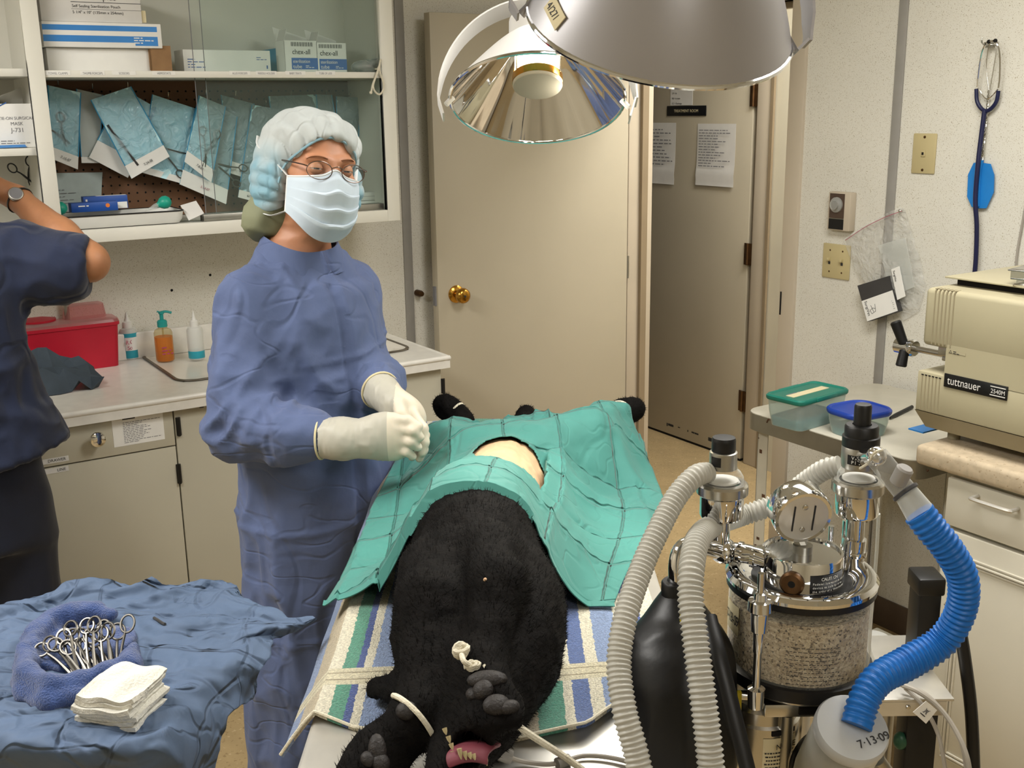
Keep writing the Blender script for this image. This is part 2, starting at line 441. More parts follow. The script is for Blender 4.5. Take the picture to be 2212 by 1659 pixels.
mat('blue_lid', '#1e3f9c', .4, var=(14, .06))
mat('bulb_teal', '#1f9c85', .4, var=(14, .06))
mat('pump_teal', '#1f8f8a', .4, var=(14, .06))
mat('hose_white', '#c2c0b7', .42, var=(10, .04), translucent=.2)
mat('hose_blue', '#176fc6', .42, var=(14, .1), translucent=.15)
mat('tube_navy', '#14183f', .4, var=(14, .1))
mat('swat_blue', '#1d79c4', .45, var=(14, .05))
mat('lamp_grey', '#a5a3a5', .42, metal=.3, var=(6, .03))
mat('lamp_white', '#d9d7d3', .4, var=(6, .03))
mat('lamp_end', '#a9a292', .5, var=(8, .04))
mat('reflector', '#e6e6e6', .045, metal=1., var=(8, .02))
mat('bulb_glow', '#fff3d6', .5, emit=14.)
mat('tube_glow', '#fff2d2', .5, emit=6.)
mat('sharps_red', '#c01f35', .4, var=(8, .08), translucent=.15)
film('sharps_lid', '#e8b8b6', .22, .2, '#f3c4c4')
film('clear_plastic', '#dfe3e0', .1, .12)
film('clear_cloudy', '#d5d8d2', .36, .3)
film('clear_tube', '#b5b6b2', .25, .15)
film('bag_plastic', '#e6e5de', .24, .14, bump=(30, 1., .02))
film('pane', '#b9cfc6', .028, .05, '#fcfefd')
film('lens', '#d8d8d0', .04, .03)
film('pouch_film', '#d2e6ec', .36, .16, '#d6edf2', bump=(28, 1., .02))
mat('pouch_paper', '#c0e6ee', .6, var=(20, .1), bump=(40, .5, .004), crease=[(16, .08, .8, .005, (1, 1, .6))])
mat('pouch_blue', '#3f93bd', .5, var=(20, .08))
mat('pouch_grey', '#b5c2c0', .5, var=(20, .08))
mat('amber', '#ee8f12', .25, var=(12, .12), translucent=.3)
film('amber_clear', '#d9cfa8', .07, .12, '#ece6d2')
mat('aqua', '#2e9fb4', .3, var=(10, .05))
film('milky', '#dcdcd6', .68, .4)
film('teal_tub', '#d2dcd6', .34, .3, '#e6f2ef')
mat('aqua_liquid', '#59b9c6', .2, trans=.4, ior=1.33, var=(8, .05))
mat('dark_paper', '#3b4650', .8, var=(14, .2), bump=(40, .5, .004))
mat('cap_white', '#ccd3d2', .7, var=(18, .08), bump=(60, .3, .002), translucent=.3, crease=[(13, .05, .45, .005, (1.4, 1.4, .5))])
mat('cap_blue', '#9cc3d2', .7, var=(18, .1), bump=(60, .3, .002), translucent=.3)
mat('mask_blue', '#c2d0dc', .75, var=(14, .05), bump=(90, .15, .001))
mat('mask_white', '#dcdedd', .75, var=(14, .04))
mat('cap_green', '#8c8f72', .7, var=(12, .12), translucent=.25)
mat('eye_white', '#cfc6bd', .2, var=(20, .05))
mat('iris', '#47535c', .2, var=(60, .2))
mat('brow_hair', '#8a5c3f', .8, var=(80, .3))
mat('hair_brown', '#3a2619', .6, var=(90, .4), bump=(200, .6))
mat('frame_metal', '#6f6058', .3, metal=.9, var=(20, .1))
mat('granule', '#b3a184', .9, speck=[(260, .60, '#6a5a45'), (190, .52, '#c9b99b'), (300, .66, '#41362a')], var=(50, .1), bump=(230, 1., .006))
film('canister_glass', '#dfe0d6', .1, .05)
mat('yellow', '#d2c028', .5, var=(20, .05))
mat('grey_plastic', '#8d8a86', .45, var=(14, .06))
mat('dark_grey', '#3b3a3a', .5, var=(14, .1))
mat('scav_lid', '#b3b5b6', .3, var=(10, .04), coat=.3)
mat('strap_brown', '#4a4038', .6, var=(14, .1))
mat('dark_face', '#4a3a30', .5, var=(20, .1))
mat('green_knob', '#23503c', .4, var=(10, .1))
mat('wood_brown', '#5c4128', .6, var=(20, .2))

def towel_mat():
    m = mat('towel_stripes', '#c9c3ae', .95, bump=(420, 1., .004), sheen=.3)
    nt = m.node_tree; N = nt.nodes; L = nt.links; tc = N.new('ShaderNodeTexCoord'); sp = N.new('ShaderNodeSeparateXYZ'); L.new(tc.outputs['Object'], sp.inputs[0])
    ns = N.new('ShaderNodeTexNoise'); ns.inputs['Scale'].default_value = 160; L.new(tc.outputs['Object'], ns.inputs['Vector'])
    off = N.new('ShaderNodeMath'); off.operation = 'MULTIPLY_ADD'; off.inputs[1].default_value = .006; L.new(ns.outputs['Fac'], off.inputs[0]); L.new(sp.outputs['X'], off.inputs[2])
    rp = N.new('ShaderNodeMapRange'); rp.inputs[1].default_value = -.297; rp.inputs[2].default_value = .303; L.new(off.outputs[0], rp.inputs[0])
    cr = N.new('ShaderNodeValToRGB'); cr.color_ramp.interpolation = 'CONSTANT'; L.new(rp.outputs[0], cr.inputs[0])
    cream, beige, green, navy, blue = '#d8d2bd', '#b7aa90', '#4a8f78', '#39508f', '#7f93b8'
    st = [(-.3, blue), (-.272, beige), (-.250, cream), (-.2315, green), (-.2126, navy), (-.2017, cream), (-.192, blue), (-.147, '#63799f'), (-.12, cream), (-.09, green), (-.05, navy), (-.03, beige), (.0247, green), (.057, cream), (.068, '#51689c'), (.090, cream), (.107, blue), (.14, cream), (.155, navy), (.18, cream)]
    el = cr.color_ramp.elements
    while len(el) < len(st): el.new(.5)
    for e, (x, c) in zip(el, st): e.position = max(0, (x+.3)/.6)
    for e, (x, c) in zip(el, st): e.color = lin(c)
    # woven cross bands
    yb = N.new('ShaderNodeMath'); yb.operation = 'SUBTRACT'; yb.inputs[1].default_value = 1.278; L.new(sp.outputs['Y'], yb.inputs[0])
    ab = N.new('ShaderNodeMath'); ab.operation = 'ABSOLUTE'; L.new(yb.outputs[0], ab.inputs[0])
    lt = N.new('ShaderNodeMath'); lt.operation = 'LESS_THAN'; lt.inputs[1].default_value = .022; L.new(ab.outputs[0], lt.inputs[0])
    ln = N.new('ShaderNodeMath'); ln.operation = 'COMPARE'; ln.inputs[1].default_value = .009; ln.inputs[2].default_value = .0012; L.new(ab.outputs[0], ln.inputs[0])
    m1 = N.new('ShaderNodeMix'); m1.data_type = 'RGBA'; m1.inputs[7].default_value = lin('#cfc7ab'); L.new(lt.outputs[0], m1.inputs[0]); L.new(cr.outputs[0], m1.inputs[6])
    m2 = N.new('ShaderNodeMix'); m2.data_type = 'RGBA'; m2.inputs[7].default_value = lin('#8f8468'); L.new(ln.outputs[0], m2.inputs[0]); L.new(m1.outputs[2], m2.inputs[6])
    # loop pile
    n3 = N.new('ShaderNodeTexNoise'); n3.inputs['Scale'].default_value = 330; n3.inputs['Detail'].default_value = 3; L.new(tc.outputs['Object'], n3.inputs['Vector'])
    mr = N.new('ShaderNodeMapRange'); mr.inputs[1].default_value = .35; mr.inputs[2].default_value = .65; mr.inputs[3].default_value = .72; mr.inputs[4].default_value = 1.12; L.new(n3.outputs['Fac'], mr.inputs[0])
    mm = N.new('ShaderNodeVectorMath'); mm.operation = 'SCALE'; L.new(m2.outputs[2], mm.inputs[0]); L.new(mr.outputs[0], mm.inputs['Scale'])
    L.new(mm.outputs[0], N['Principled BSDF'].inputs['Base Color'])
towel_mat()

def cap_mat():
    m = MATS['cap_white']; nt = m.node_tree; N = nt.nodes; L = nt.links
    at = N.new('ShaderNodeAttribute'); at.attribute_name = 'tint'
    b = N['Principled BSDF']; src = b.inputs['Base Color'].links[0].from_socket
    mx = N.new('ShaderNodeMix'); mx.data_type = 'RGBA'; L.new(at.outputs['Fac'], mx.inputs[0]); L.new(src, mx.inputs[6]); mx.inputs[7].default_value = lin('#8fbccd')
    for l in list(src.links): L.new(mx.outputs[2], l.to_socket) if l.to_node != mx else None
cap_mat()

def fold_mat():
    m = MATS['drape_teal']; nt = m.node_tree; N = nt.nodes; L = nt.links; b = N['Principled BSDF']
    for nm in ('fold_a', 'fold_b'):
        at = N.new('ShaderNodeAttribute'); at.attribute_name = nm
        ns = N.new('ShaderNodeTexNoise'); ns.inputs['Scale'].default_value = 30; tc = N.new('ShaderNodeTexCoord'); L.new(tc.outputs['Object'], ns.inputs['Vector'])
        ad = N.new('ShaderNodeMath'); ad.operation = 'MULTIPLY_ADD'; ad.inputs[1].default_value = .05; L.new(ns.outputs['Fac'], ad.inputs[0]); L.new(at.outputs['Fac'], ad.inputs[2])
        fr = N.new('ShaderNodeMath'); fr.operation = 'FRACT'; L.new(ad.outputs[0], fr.inputs[0])
        sb = N.new('ShaderNodeMath'); sb.operation = 'SUBTRACT'; sb.inputs[1].default_value = .5; L.new(fr.outputs[0], sb.inputs[0])
        ab = N.new('ShaderNodeMath'); ab.operation = 'ABSOLUTE'; L.new(sb.outputs[0], ab.inputs[0])
        mr = N.new('ShaderNodeMapRange'); mr.interpolation_type = 'SMOOTHSTEP'; mr.inputs[1].default_value = 0; mr.inputs[2].default_value = .035; L.new(ab.outputs[0], mr.inputs[0])
        bp = N.new('ShaderNodeBump'); bp.inputs['Strength'].default_value = .9; bp.inputs['Distance'].default_value = .006
        L.new(b.inputs['Normal'].links[0].from_socket, bp.inputs['Normal']); L.new(mr.outputs[0], bp.inputs['Height']); L.new(bp.outputs[0], b.inputs['Normal'])
fold_mat()
# ---------------------------------------------------------------- the room (u along the back wall, v towards it)
UR, VB, ZC = 2.78, 3.54, 2.45
VD0, VD1, ZD = 2.622, 3.462, 2.0
def S(mb, name, **k): return struct(mb.build(name, **k))
b = MB('floor_vinyl', ROOM); b.box((-1.7, -2.1, -.06), (4.6, 5.6, 0)); S(b, 'floor')
b = MB('ceiling_white', ROOM); b.box((-1.7, -2.1, ZC), (4.6, 5.6, ZC+.06)); S(b, 'ceiling')
b = MB('wall_panel', ROOM); b.box((-1.7, VB, 0), (UR+.1, VB+.1, ZC)); S(b, 'wall_back')
b = MB('wall_panel', ROOM)
b.box((UR, -2.1, 0), (UR+.1, VD0, ZC)); b.box((UR, VD0, ZD), (UR+.1, VD1, ZC)); b.box((UR, VD1, 0), (UR+.1, VB, ZC)); S(b, 'wall_right')
b = MB('wall_plain', ROOM); b.box((-1.8, -2.1, 0), (-1.7, VB+.1, ZC)); S(b, 'wall_left')
b = MB('wall_plain', ROOM); b.box((-1.7, -2.2, 0), (UR+.1, -2.1, ZC)); S(b, 'wall_front')
# corridor beyond the doorway
UH = 3.62; TV0, TV1 = 3.635, 4.50
b = MB('wall_plain', ROOM)
b.box((UH, 1.4, 0), (UH+.12, TV0-.06, ZC)); b.box((UH, TV1+.06, 0), (UH+.12, 5.5, ZC)); b.box((UH, TV0-.06, 2.05), (UH+.12, TV1+.06, ZC)); S(b, 'wall_corridor')
b = MB('wall_plain', ROOM); b.box((UR+.1, 5.4, 0), (UH, 5.5, ZC)); S(b, 'wall_corridor_end')
b = MB('wall_plain', ROOM); b.box((UR+.1, 1.3, 0), (UH+.12, 1.4, ZC)); S(b, 'wall_corridor_near')
b = MB('wall_plain', ROOM); b.box((UH+.5, TV0-.5, 0), (UH+.6, TV1+.5, ZC)); S(b, 'wall_beyond')
# panel joint strips
for i, (a, c) in enumerate([((1.795, VB-.006, .0), (1.83, VB, ZC))]):
    b = MB('seam_grey', ROOM); b.box(a, c, .002); S(b, 'trim_1')
vs = on_u(1928, 390, UR).y
b = MB('seam_grey', ROOM); b.box((UR-.006, vs-.016, 0), (UR, vs+.016, ZC), .002); S(b, 'trim_2')
# steel frame of the room's doorway
b = MB('frame_tan', ROOM)
b.box((UR-.012, VD0-.062, 0), (UR+.112, VD0+.004, ZD+.06), .004)
b.box((UR-.012, VD1-.004, 0), (UR+.112, VD1+.05, ZD+.06), .004)
b.box((UR-.012, VD0-.062, ZD), (UR+.112, VD1+.05, ZD+.065), .004)
b.use('frame_brown'); b.box((UR+.045, VD1-.02, 0), (UR+.075, VD1, ZD)); b.box((UR+.045, VD0, 0), (UR+.075, VD0+.02, ZD)); b.box((UR+.045, VD0, ZD-.02), (UR+.075, VD1, ZD))
o = S(b, 'trim_3')
b = MB('hole_dark', ROOM); q = on_u(1687, 655, UR-.013); b.box((UR-.0135, VD0-.008, q.z-.04), (UR-.0115, VD0-.002, q.z+.04)); b.build('strike_plate', o)
# open door leaf lying in front of the back wall
d1 = thing('door_1', 'tan', 'door', ROOM @ Vector((2.74, 3.44, 0))); del d1['label']; del d1['category']; struct(d1)
b = MB('door_tan', ROOM); b.box((1.868, 3.42, .012), (2.735, 3.46, ZD-.008), .002)
b.build('leaf', d1)
b = MB('ink_grey', ROOM)
b.box((1.862, 3.432, .98), (1.868, 3.448, 1.05)); b.build('latch_plate', d1)
b = MB('brass', ROOM)
k = on_v(985, 635, 3.42)
M = T(k.x, 3.42, k.z) @ RX(90)
b.lathe([(.032, 0), (.032, .004), (.026, .009), (.013, .012), (.012, .028), (.02, .033), (.027, .042), (.0285, .05), (.026, .060), (.018, .066), (0, .067)], M, 28)
kn = b.build('knob', d1)
b = MB('ink', ROOM); b.lathe([(.0, .0672), (.004, .0672), (.004, .068), (0, .068)], M, 10); b.build('keyhole', kn)
b = MB('brass', ROOM); b.lathe([(.032, 0), (.026, .008), (.012, .012), (.012, .028), (.027, .045), (.02, .06), (0, .062)], T(k.x, 3.46, k.z) @ RX(-90), 20); b.build('knob', d1)
b = MB('alu', ROOM)
for z in (.2, 1.0, 1.75): b.cyl((2.742, 3.425, z), (2.742, 3.425, z+.09), .006)
b.build('hinge', d1)
b = MB('bronze', ROOM); b.lathe([(.012, 0), (.012, .03), (.009, .04), (0, .041)], T(1.845, 3.54, 1.017) @ RX(90), 16)
tag(b.build('door_stop'), 'small dark round door stop on the wall left of the brass doorknob', 'door stop')
# treatment room door across the corridor
b = MB('frame_tan', ROOM)
b.box((UH-.012, TV0-.12, 0), (UH+.13, TV0-.03, 2.10), .004); b.box((UH-.012, TV1+.03, 0), (UH+.13, TV1+.10, 2.10), .004)
b.box((UH-.012, TV0-.12, 2.04), (UH+.13, TV1+.10, 2.11), .004)
b.use('frame_brown'); b.box((UH+.005, TV0-.032, 0), (UH+.02, TV0-.012, 2.04)); b.box((UH-.02, TV0-.135, 0), (UH-.008, TV0-.118, 2.1))
b.use('hole_dark'); b.box((UH+.03, TV0-.03, 0), (UH+.05, TV0+.02, 2.04))
S(b, 'trim_4')
d2 = thing('door_2', 'x', 'door', ROOM @ Vector((UH, TV0, 0))); del d2['label']; del d2['category']; struct(d2)
b = MB('door_tan', ROOM); b.box((UH-.006, TV0, .012), (UH+.034, TV1, 2.03), .002); b.use('ink')
rg = random.Random(3)
for k in range(14):
    v = rg.uniform(TV0+.02, TV0+.6); b.box((UH-.0068, v, .055+rg.uniform(-.006, .008)), (UH-.006, v+rg.uniform(.005, .03), .067), 0)
b.use('hole_dark'); b.box((UH-.004, TV0, .001), (UH+.03, TV1, .012))
b.build('leaf', d2)
for y in (205, 550, 872):
    z = on_u(1622, y, UH-.01).z
    b = MB('bronze', ROOM); b.box((UH-.011, TV0-.03, z-.05), (UH-.006, TV0+.018, z+.05), .001); b.cyl((UH-.014, TV0-.006, z-.05), (UH-.014, TV0-.006, z+.05), .007, seg=12)
    b.build('hinge', d2)
# skirting
b = MB('base_brown', ROOM); b.box((UR-.008, -2.1, 0), (UR, VD0-.062, .10), .002); S(b, 'baseboard_right')
b = MB('base_brown', ROOM); b.box((1.66, VB-.008, 0), (UR, VB, .10), .002); S(b, 'baseboard_back')
# sign and papers on the treatment room door
XU = UH-.006
def on_door(x0, y0, x1, y1):
    a = on_u(x0, y0, XU); c = on_u(x1, y1, XU); return a, c
def wallframe_u(u, v, z): return frame((u, v, z), (0, -1, 0), (0, 0, 1))   # text plane facing -u
a, c = on_door(1442, 229, 1526, 250)
b = MB('black', ROOM); b.box((XU-.004, c.y, c.z), (XU, a.y, a.z), .001); b.use('paper_cream')
b.text('TREATMENT ROOM', .0185, wallframe_u(XU-.0041, (a.y+c.y)/2, (a.z+c.z)/2-.0065), align_='CENTER', sx=1.05)
tag(b.build('door_sign'), 'small black TREATMENT ROOM sign on the far tan door', 'sign')
def sheet(x0, y0, x1, y1, name, label, rows, seed, fold=None, curl=.006):
    a, c = on_door(x0, y0, x1, y1); w = a.y-c.y; h = a.z-c.z
    b = MB('paper', ROOM)
    G = [[(XU-.0015-curl*(s**3)-(.006*math.exp(-((s-fold)/.05)**2) if fold else 0), a.y-w*t, a.z-h*s) for t in np.linspace(0, 1, 5)] for s in np.linspace(0, 1, 13)]
    b.grid(G, .0004); b.use('ink_grey')
    b.dashes(w*.86, h*.62, rows, wallframe_u(XU-.009, a.y-w*.07, a.z-h*.70), .5, .3, .0002, seed)
    return tag(b.build(name), label, 'paper')
sheet(1405, 265, 1458, 399, 'notice_sheet', 'white printed sheet taped at left on far treatment room door', 11, 4, .8)
sheet(1508, 267, 1586, 405, 'notice_sheet', 'white printed sheet taped at right on far treatment room door', 14, 5, .8)
a, c = on_door(1449, 190, 1496, 227)
b = MB('paper', ROOM); b.box((XU-.001, c.y, c.z), (XU, a.y, a.z)); b.use('ink')
for i, t in enumerate(['LM = in', 'KB = in exam', 'DC = Discharge']):
    b.text(t, .012, wallframe_u(XU-.0012, a.y-.012, a.z-.03-.024*i), sx=.9)
tag(b.build('handwritten_note'), 'small handwritten note directly above the black door sign', 'note')
# ---------------------------------------------------------------- camera, lights, view
cam = bpy.data.cameras.new('camera'); co = bpy.data.objects.new('camera', cam); COL.objects.link(co)
Mc = Matrix((RT, UP, -FW)).transposed().to_4x4(); Mc.translation = EYE; co.matrix_world = Mc
cam.sensor_width = 36; cam.lens = F/2212*36; cam.clip_start = .02; SC.camera = co
def ceiling_light(u, v, w, l, power, label, ang=0):
    t = thing('ceiling_light', label, 'light', ROOM @ Vector((u, v, ZC-.07)))
    b = MB('plastic_white', ROOM); b.box((u-w/2-.03, v-l/2-.03, ZC-.03), (u+w/2+.03, v+l/2+.03, ZC), .003); b.build('housing', t)
    b = MB('tube_glow', ROOM)
    for du in (-w/4, w/4): b.cyl((u+du, v-l/2, ZC-.045), (u+du, v+l/2, ZC-.045), .013, seg=12)
    b.build('tube', t)
    la = bpy.data.lights.new('ceiling_glow', 'AREA'); la.shape = 'RECTANGLE'; la.size = w; la.size_y = l; la.energy = power; la.color = (1, .98, .945)
    lo = bpy.data.objects.new('ceiling_glow', la); COL.objects.link(lo); lo.matrix_world = ROOM @ T(u, v, ZC-.075); return t
ceiling_light(1.65, 1.2, .6, 1.2, 37, 'fluorescent ceiling light over the operating table')
ceiling_light(.2, -1.0, .6, 1.2, 20, 'fluorescent ceiling light at the near end of the room')
ceiling_light(-.4, 2.0, .6, 1.2, 46, 'fluorescent ceiling light near the wall cabinet')
ceiling_light(3.25, 2.5, .3, 1.2, 36, 'fluorescent ceiling light in the corridor')
w = bpy.data.worlds.new('world'); SC.world = w; w.use_nodes = True; w.node_tree.nodes['Background'].inputs[0].default_value = (.05, .05, .05, 1)
vs_ = SC.view_settings; vs_.view_transform = 'Standard'; vs_.look = 'None'; vs_.gamma = 1; vs_.exposure = 0; vs_.use_curve_mapping = False
# ---------------------------------------------------------------- wall cabinet
VF = 3.21
def pxr(x0, y0, x1, y1, v):
    """u0, u1, z0, z1 of the upright rectangle seen between two pixels on the plane v"""
    a = on_v(x0, y1, v); c = on_v(x1, y0, v); m0 = on_v((x0+x1)/2, y0, v).z; m1 = on_v((x0+x1)/2, y1, v).z
    return a.x, c.x, min(m0, m1), max(m0, m1)
UC1 = 1.622; ZB = 1.322
ZS = on_v(300, 153, VF+.01).z
t = thing('wall_cabinet', 'long white wall cabinet with open bays above the sink counter', 'cabinet', ROOM @ Vector((.5, VF, ZB)))
CABT = t
b = MB('cab_white', ROOM)
b.box((.542, VF, ZB), (.583, VF+.022, 2.3), .001); b.box((1.578, VF, ZB), (UC1, VF+.022, 2.3), .001); b.box((-.75, VF, ZB), (-.71, VF+.022, 2.3), .001)
b.box((-.71, VF, ZB), (.542, VF+.022, ZB+.036), .001); b.box((.583, VF, ZB), (1.578, VF+.022, ZB+.036), .001)
b.build('face_frame', t)
b = MB('cab_inner', ROOM)
b.box((-.75, VF+.022, ZB+.005), (UC1-.004, VB-.002, ZB+.034)); b.box((-.75, VF+.022, 2.28), (UC1, VB-.002, 2.3))
b.box((UC1-.022, VF+.022, ZB+.034), (UC1-.004, VB-.002, 2.28)); b.box((.553, VF+.022, ZB+.034), (.571, VB-.002, 2.28)); b.box((-.75, VF+.022, ZB+.034), (-.732, VB-.002, 2.28))
b.box((-.73, VB-.012, ZB+.034), (UC1-.022, VB-.002, 2.28))
b.build('carcass', t)
b = MB('cab_white', ROOM); b.box((.571, VF+.008, ZS-.018), (UC1-.022, VB-.012, ZS), .001); b.build('shelf', t)
zl1 = on_v(20, 148, VF+.02).z; zl2 = on_v(20, 321, VF+.02).z
for z in (zl1, zl2):
    b = MB('cab_white', ROOM); b.box((-.732, VF+.02, z-.02), (.553, VB-.012, z), .001); b.build('shelf', t)
# pegboard with its holes and hooks
VP = VB-.02
b = MB('pegboard', ROOM); b.box((.572, VP, ZB+.036), (UC1-.023, VP+.006, ZS-.019)); b.use('hole_dark')
u = .59
while u < 1.59:
    z = ZB+.06
    while z < ZS-.03:
        b.lathe([(.0034, 0), (0, .0002)], T(u, VP-.0002, z) @ RX(90), 6); z += .0254
    u += .0254
pegb = b.build('pegboard', t)
for x, y in [(123, 182), (197, 190), (273, 187), (360, 208), (441, 203), (505, 205), (570, 225), (625, 205), (700, 203), (752, 205), (805, 208)]:
    q = on_v(x, y, VP-.035)
    b = MB('steel', ROOM); b.tube([(q.x, VP, q.z-.004), (q.x, VP-.03, q.z-.004), (q.x, VP-.05, q.z-.002), (q.x, VP-.055, q.z+.012)], .0016, 6, n=10); b.build('hook', pegb)
# little labels along the shelf edge
for i, (x, tx) in enumerate([(125, 'TOWEL CLAMPS'), (200, 'THUMB FORCEPS'), (268, 'SCISSORS'), (354, 'HEMOSTATS'), (518, 'ALLIS FORCEPS'), (575, 'NEEDLE HOLDER'), (638, 'BABY TRAYS'), (703, 'TUBE OF LIDS')]):
    q = on_v(x, 158, VF+.008)
    b = MB('paper_white', ROOM); b.box((q.x-.032, VF+.0072, q.z-.005), (q.x+.032, VF+.0082, q.z+.006)); b.use('ink_grey')
    b.text(tx, .0085, frame((q.x, VF+.0071, q.z-.0035), (1, 0, 0), (0, 0, 1)), align_='CENTER', sx=.8); b.build('shelf_label', t)
# sliding glass panes and the track
g0 = on_v(424, 200, VF+.035).x; g1 = on_v(447, 200, VF+.05).x
b = MB('pane', ROOM); b.box((g0, VF+.034, ZB+.04), (1.577, VF+.038, 2.27)); b.use('ink_grey'); b.box((g0-.0012, VF+.034, ZB+.04), (g0, VF+.038, 2.27)); b.build('sliding_pane', t)
b = MB('pane', ROOM); b.box((g1, VF+.048, ZB+.04), (1.598, VF+.052, 2.27)); b.use('ink_grey'); b.box((g1-.0012, VF+.048, ZB+.04), (g1, VF+.052, 2.27)); b.build('sliding_pane', t)
b = MB('alu', ROOM); ut = on_v(440, 455, VF+.02).x
b.box((ut, VF+.024, ZB+.034), (1.577, VF+.03, ZB+.056), .001); b.box((ut, VF+.041, ZB+.034), (1.577, VF+.045, ZB+.056)); b.box((ut, VF+.055, ZB+.034), (1.577, VF+.06, ZB+.056)); b.box((ut, VF+.024, ZB+.0335), (1.577, VF+.06, ZB+.037)); b.build('sliding_track', t)
# ---------------------------------------------------------------- boxes on the upper shelf
def vtext(b, s, u, v, z, size, al='LEFT', sx=1., rot=0.):
    b.text(s, size, frame((u, v, z), (math.cos(rot), 0, math.sin(rot)), (-math.sin(rot), 0, math.cos(rot))), align_=al, sx=sx)
v0 = 3.27
u0, u1, z0, z1 = pxr(88, -12, 302, 56, v0)
zA = on_v(200, 152, v0+.02).z
# white box at the bottom of the stack with a torn cardboard end
a0, a1, az0, az1 = pxr(70, 104, 328, 152, v0+.01)
t = thing('carton', 'plain white carton with brown cardboard end, bottom of shelf stack', 'box', ROOM @ Vector((.75, v0, ZS)))
b = MB('paper_white', ROOM); b.box((.605, v0+.01, ZS+.0005), (a1, v0+.2, az1), .003); b.build('body', t)
c0, c1, cz0, cz1 = pxr(326, 99, 367, 153, v0)
b = MB('cardboard', ROOM); b.box((c0, v0-.004, ZS+.0005), (c1, v0+.0, cz1), 0, T(0, 0, 0)); b.box((c0, v0-.004, ZS+.004), (c0+.004, v0+.05, cz1-.01)); b.build('end_flap', t, label='brown cardboard flap')
# blue striped box
d0, d1, dz0, dz1 = pxr(78, 58, 347, 107, v0-.01)
t = thing('carton', 'white carton with two bright blue stripes, middle of shelf stack', 'box', ROOM @ Vector((.75, v0, az1)))
b = MB('paper_white', ROOM); h = .066
Mx = T(.597, v0-.012, az1+.001)
Wd = d1-.597
b.box((0, 0, 0), (Wd, .17, h), .002, Mx); b.use('sky_blue')
for zz, hh in ((.014, .017), (.044, .014)):
    b.box((.0005, -.0004, zz), (Wd-.012, 0, zz+hh), 0, Mx)
b.box((Wd-.075, -.0004, .006), (Wd-.012, 0, .014), 0, Mx)
b.use('paper_white'); b.dashes(.06, .02, 3, Mx @ frame((Wd-.078, -.0006, .01), (1, 0, 0), (0, 0, 1)), .8, .4)
b.build('body', t)
zB = az1+.001+h
t = thing('carton', 'off-white carton with black lettering on top of the shelf stack', 'box', ROOM @ Vector((.75, v0, zB)))
b = MB('paper', ROOM); b.box((.600, v0, zB+.001), (u1, v0+.17, zB+.10), .002); b.use('ink')
zz = zB
b.box((.68, v0-.0004, zz+.052), (u1, v0, zz+.0535)); b.box((.68, v0-.0004, zz+.034), (u1, v0, zz+.0348))
vtext(b, 'ProView', .682, v0-.0006, zz+.06, .024); vtext(b, 'plus', .764, v0-.0006, zz+.06, .023)
vtext(b, 'Self Sealing Sterilization Pouch', .682, v0-.0006, zz+.039, .0105); vtext(b, '5 1/4" x 10" (135mm x 254mm)', .682, v0-.0006, zz+.023, .0105)
b.build('body', t)
b = MB('paper_cream', ROOM); b.box((u1-.002, v0+.006, zB+.004), (u1+.013, v0+.009, zB+.036)); b.build('end_flap', t, label='cream flap at the end')
# long white box behind the glass
e0, e1, ez0, ez1 = pxr(398, 108, 583, 152, 3.33)
t = thing('carton', 'long low white carton with pale blue print behind the glass', 'box', ROOM @ Vector((e0, 3.33, ZS)))
b = MB('paper_white', ROOM); b.box((e0, 3.33, ZS+.0005), (e1, 3.42, ez1), .002); b.use('ink_blue')
b.dashes(.055, .03, 4, frame((e0+.012, 3.3296, ZS+.012), (1, 0, 0), (0, 0, 1)), .8, .3); b.dashes(.035, .012, 2, frame((e1-.045, 3.3296, ZS+.036), (1, 0, 0), (0, 0, 1)), .9, .3)
b.box((e1-.014, 3.3296, ZS+.012), (e1-.01, 3.33, ZS+.022)); b.build('body', t)
f0, f1, fz0, fz1 = pxr(480, 96, 640, 150, 3.47)
b = MB('pouch_blue', ROOM)
b.grid([[(f0+(f1-f0)*s, 3.46+.03*q-.008*math.sin(6*s), ZS+.001+(fz1-ZS)*q*(.55+.45*s)) for s in np.linspace(0, 1, 12)] for q in np.linspace(0, 1, 6)], .004)
tag(b.build('pouch_stack'), 'pale blue sheaf of flat pouches lying behind the white cartons', 'pouch')
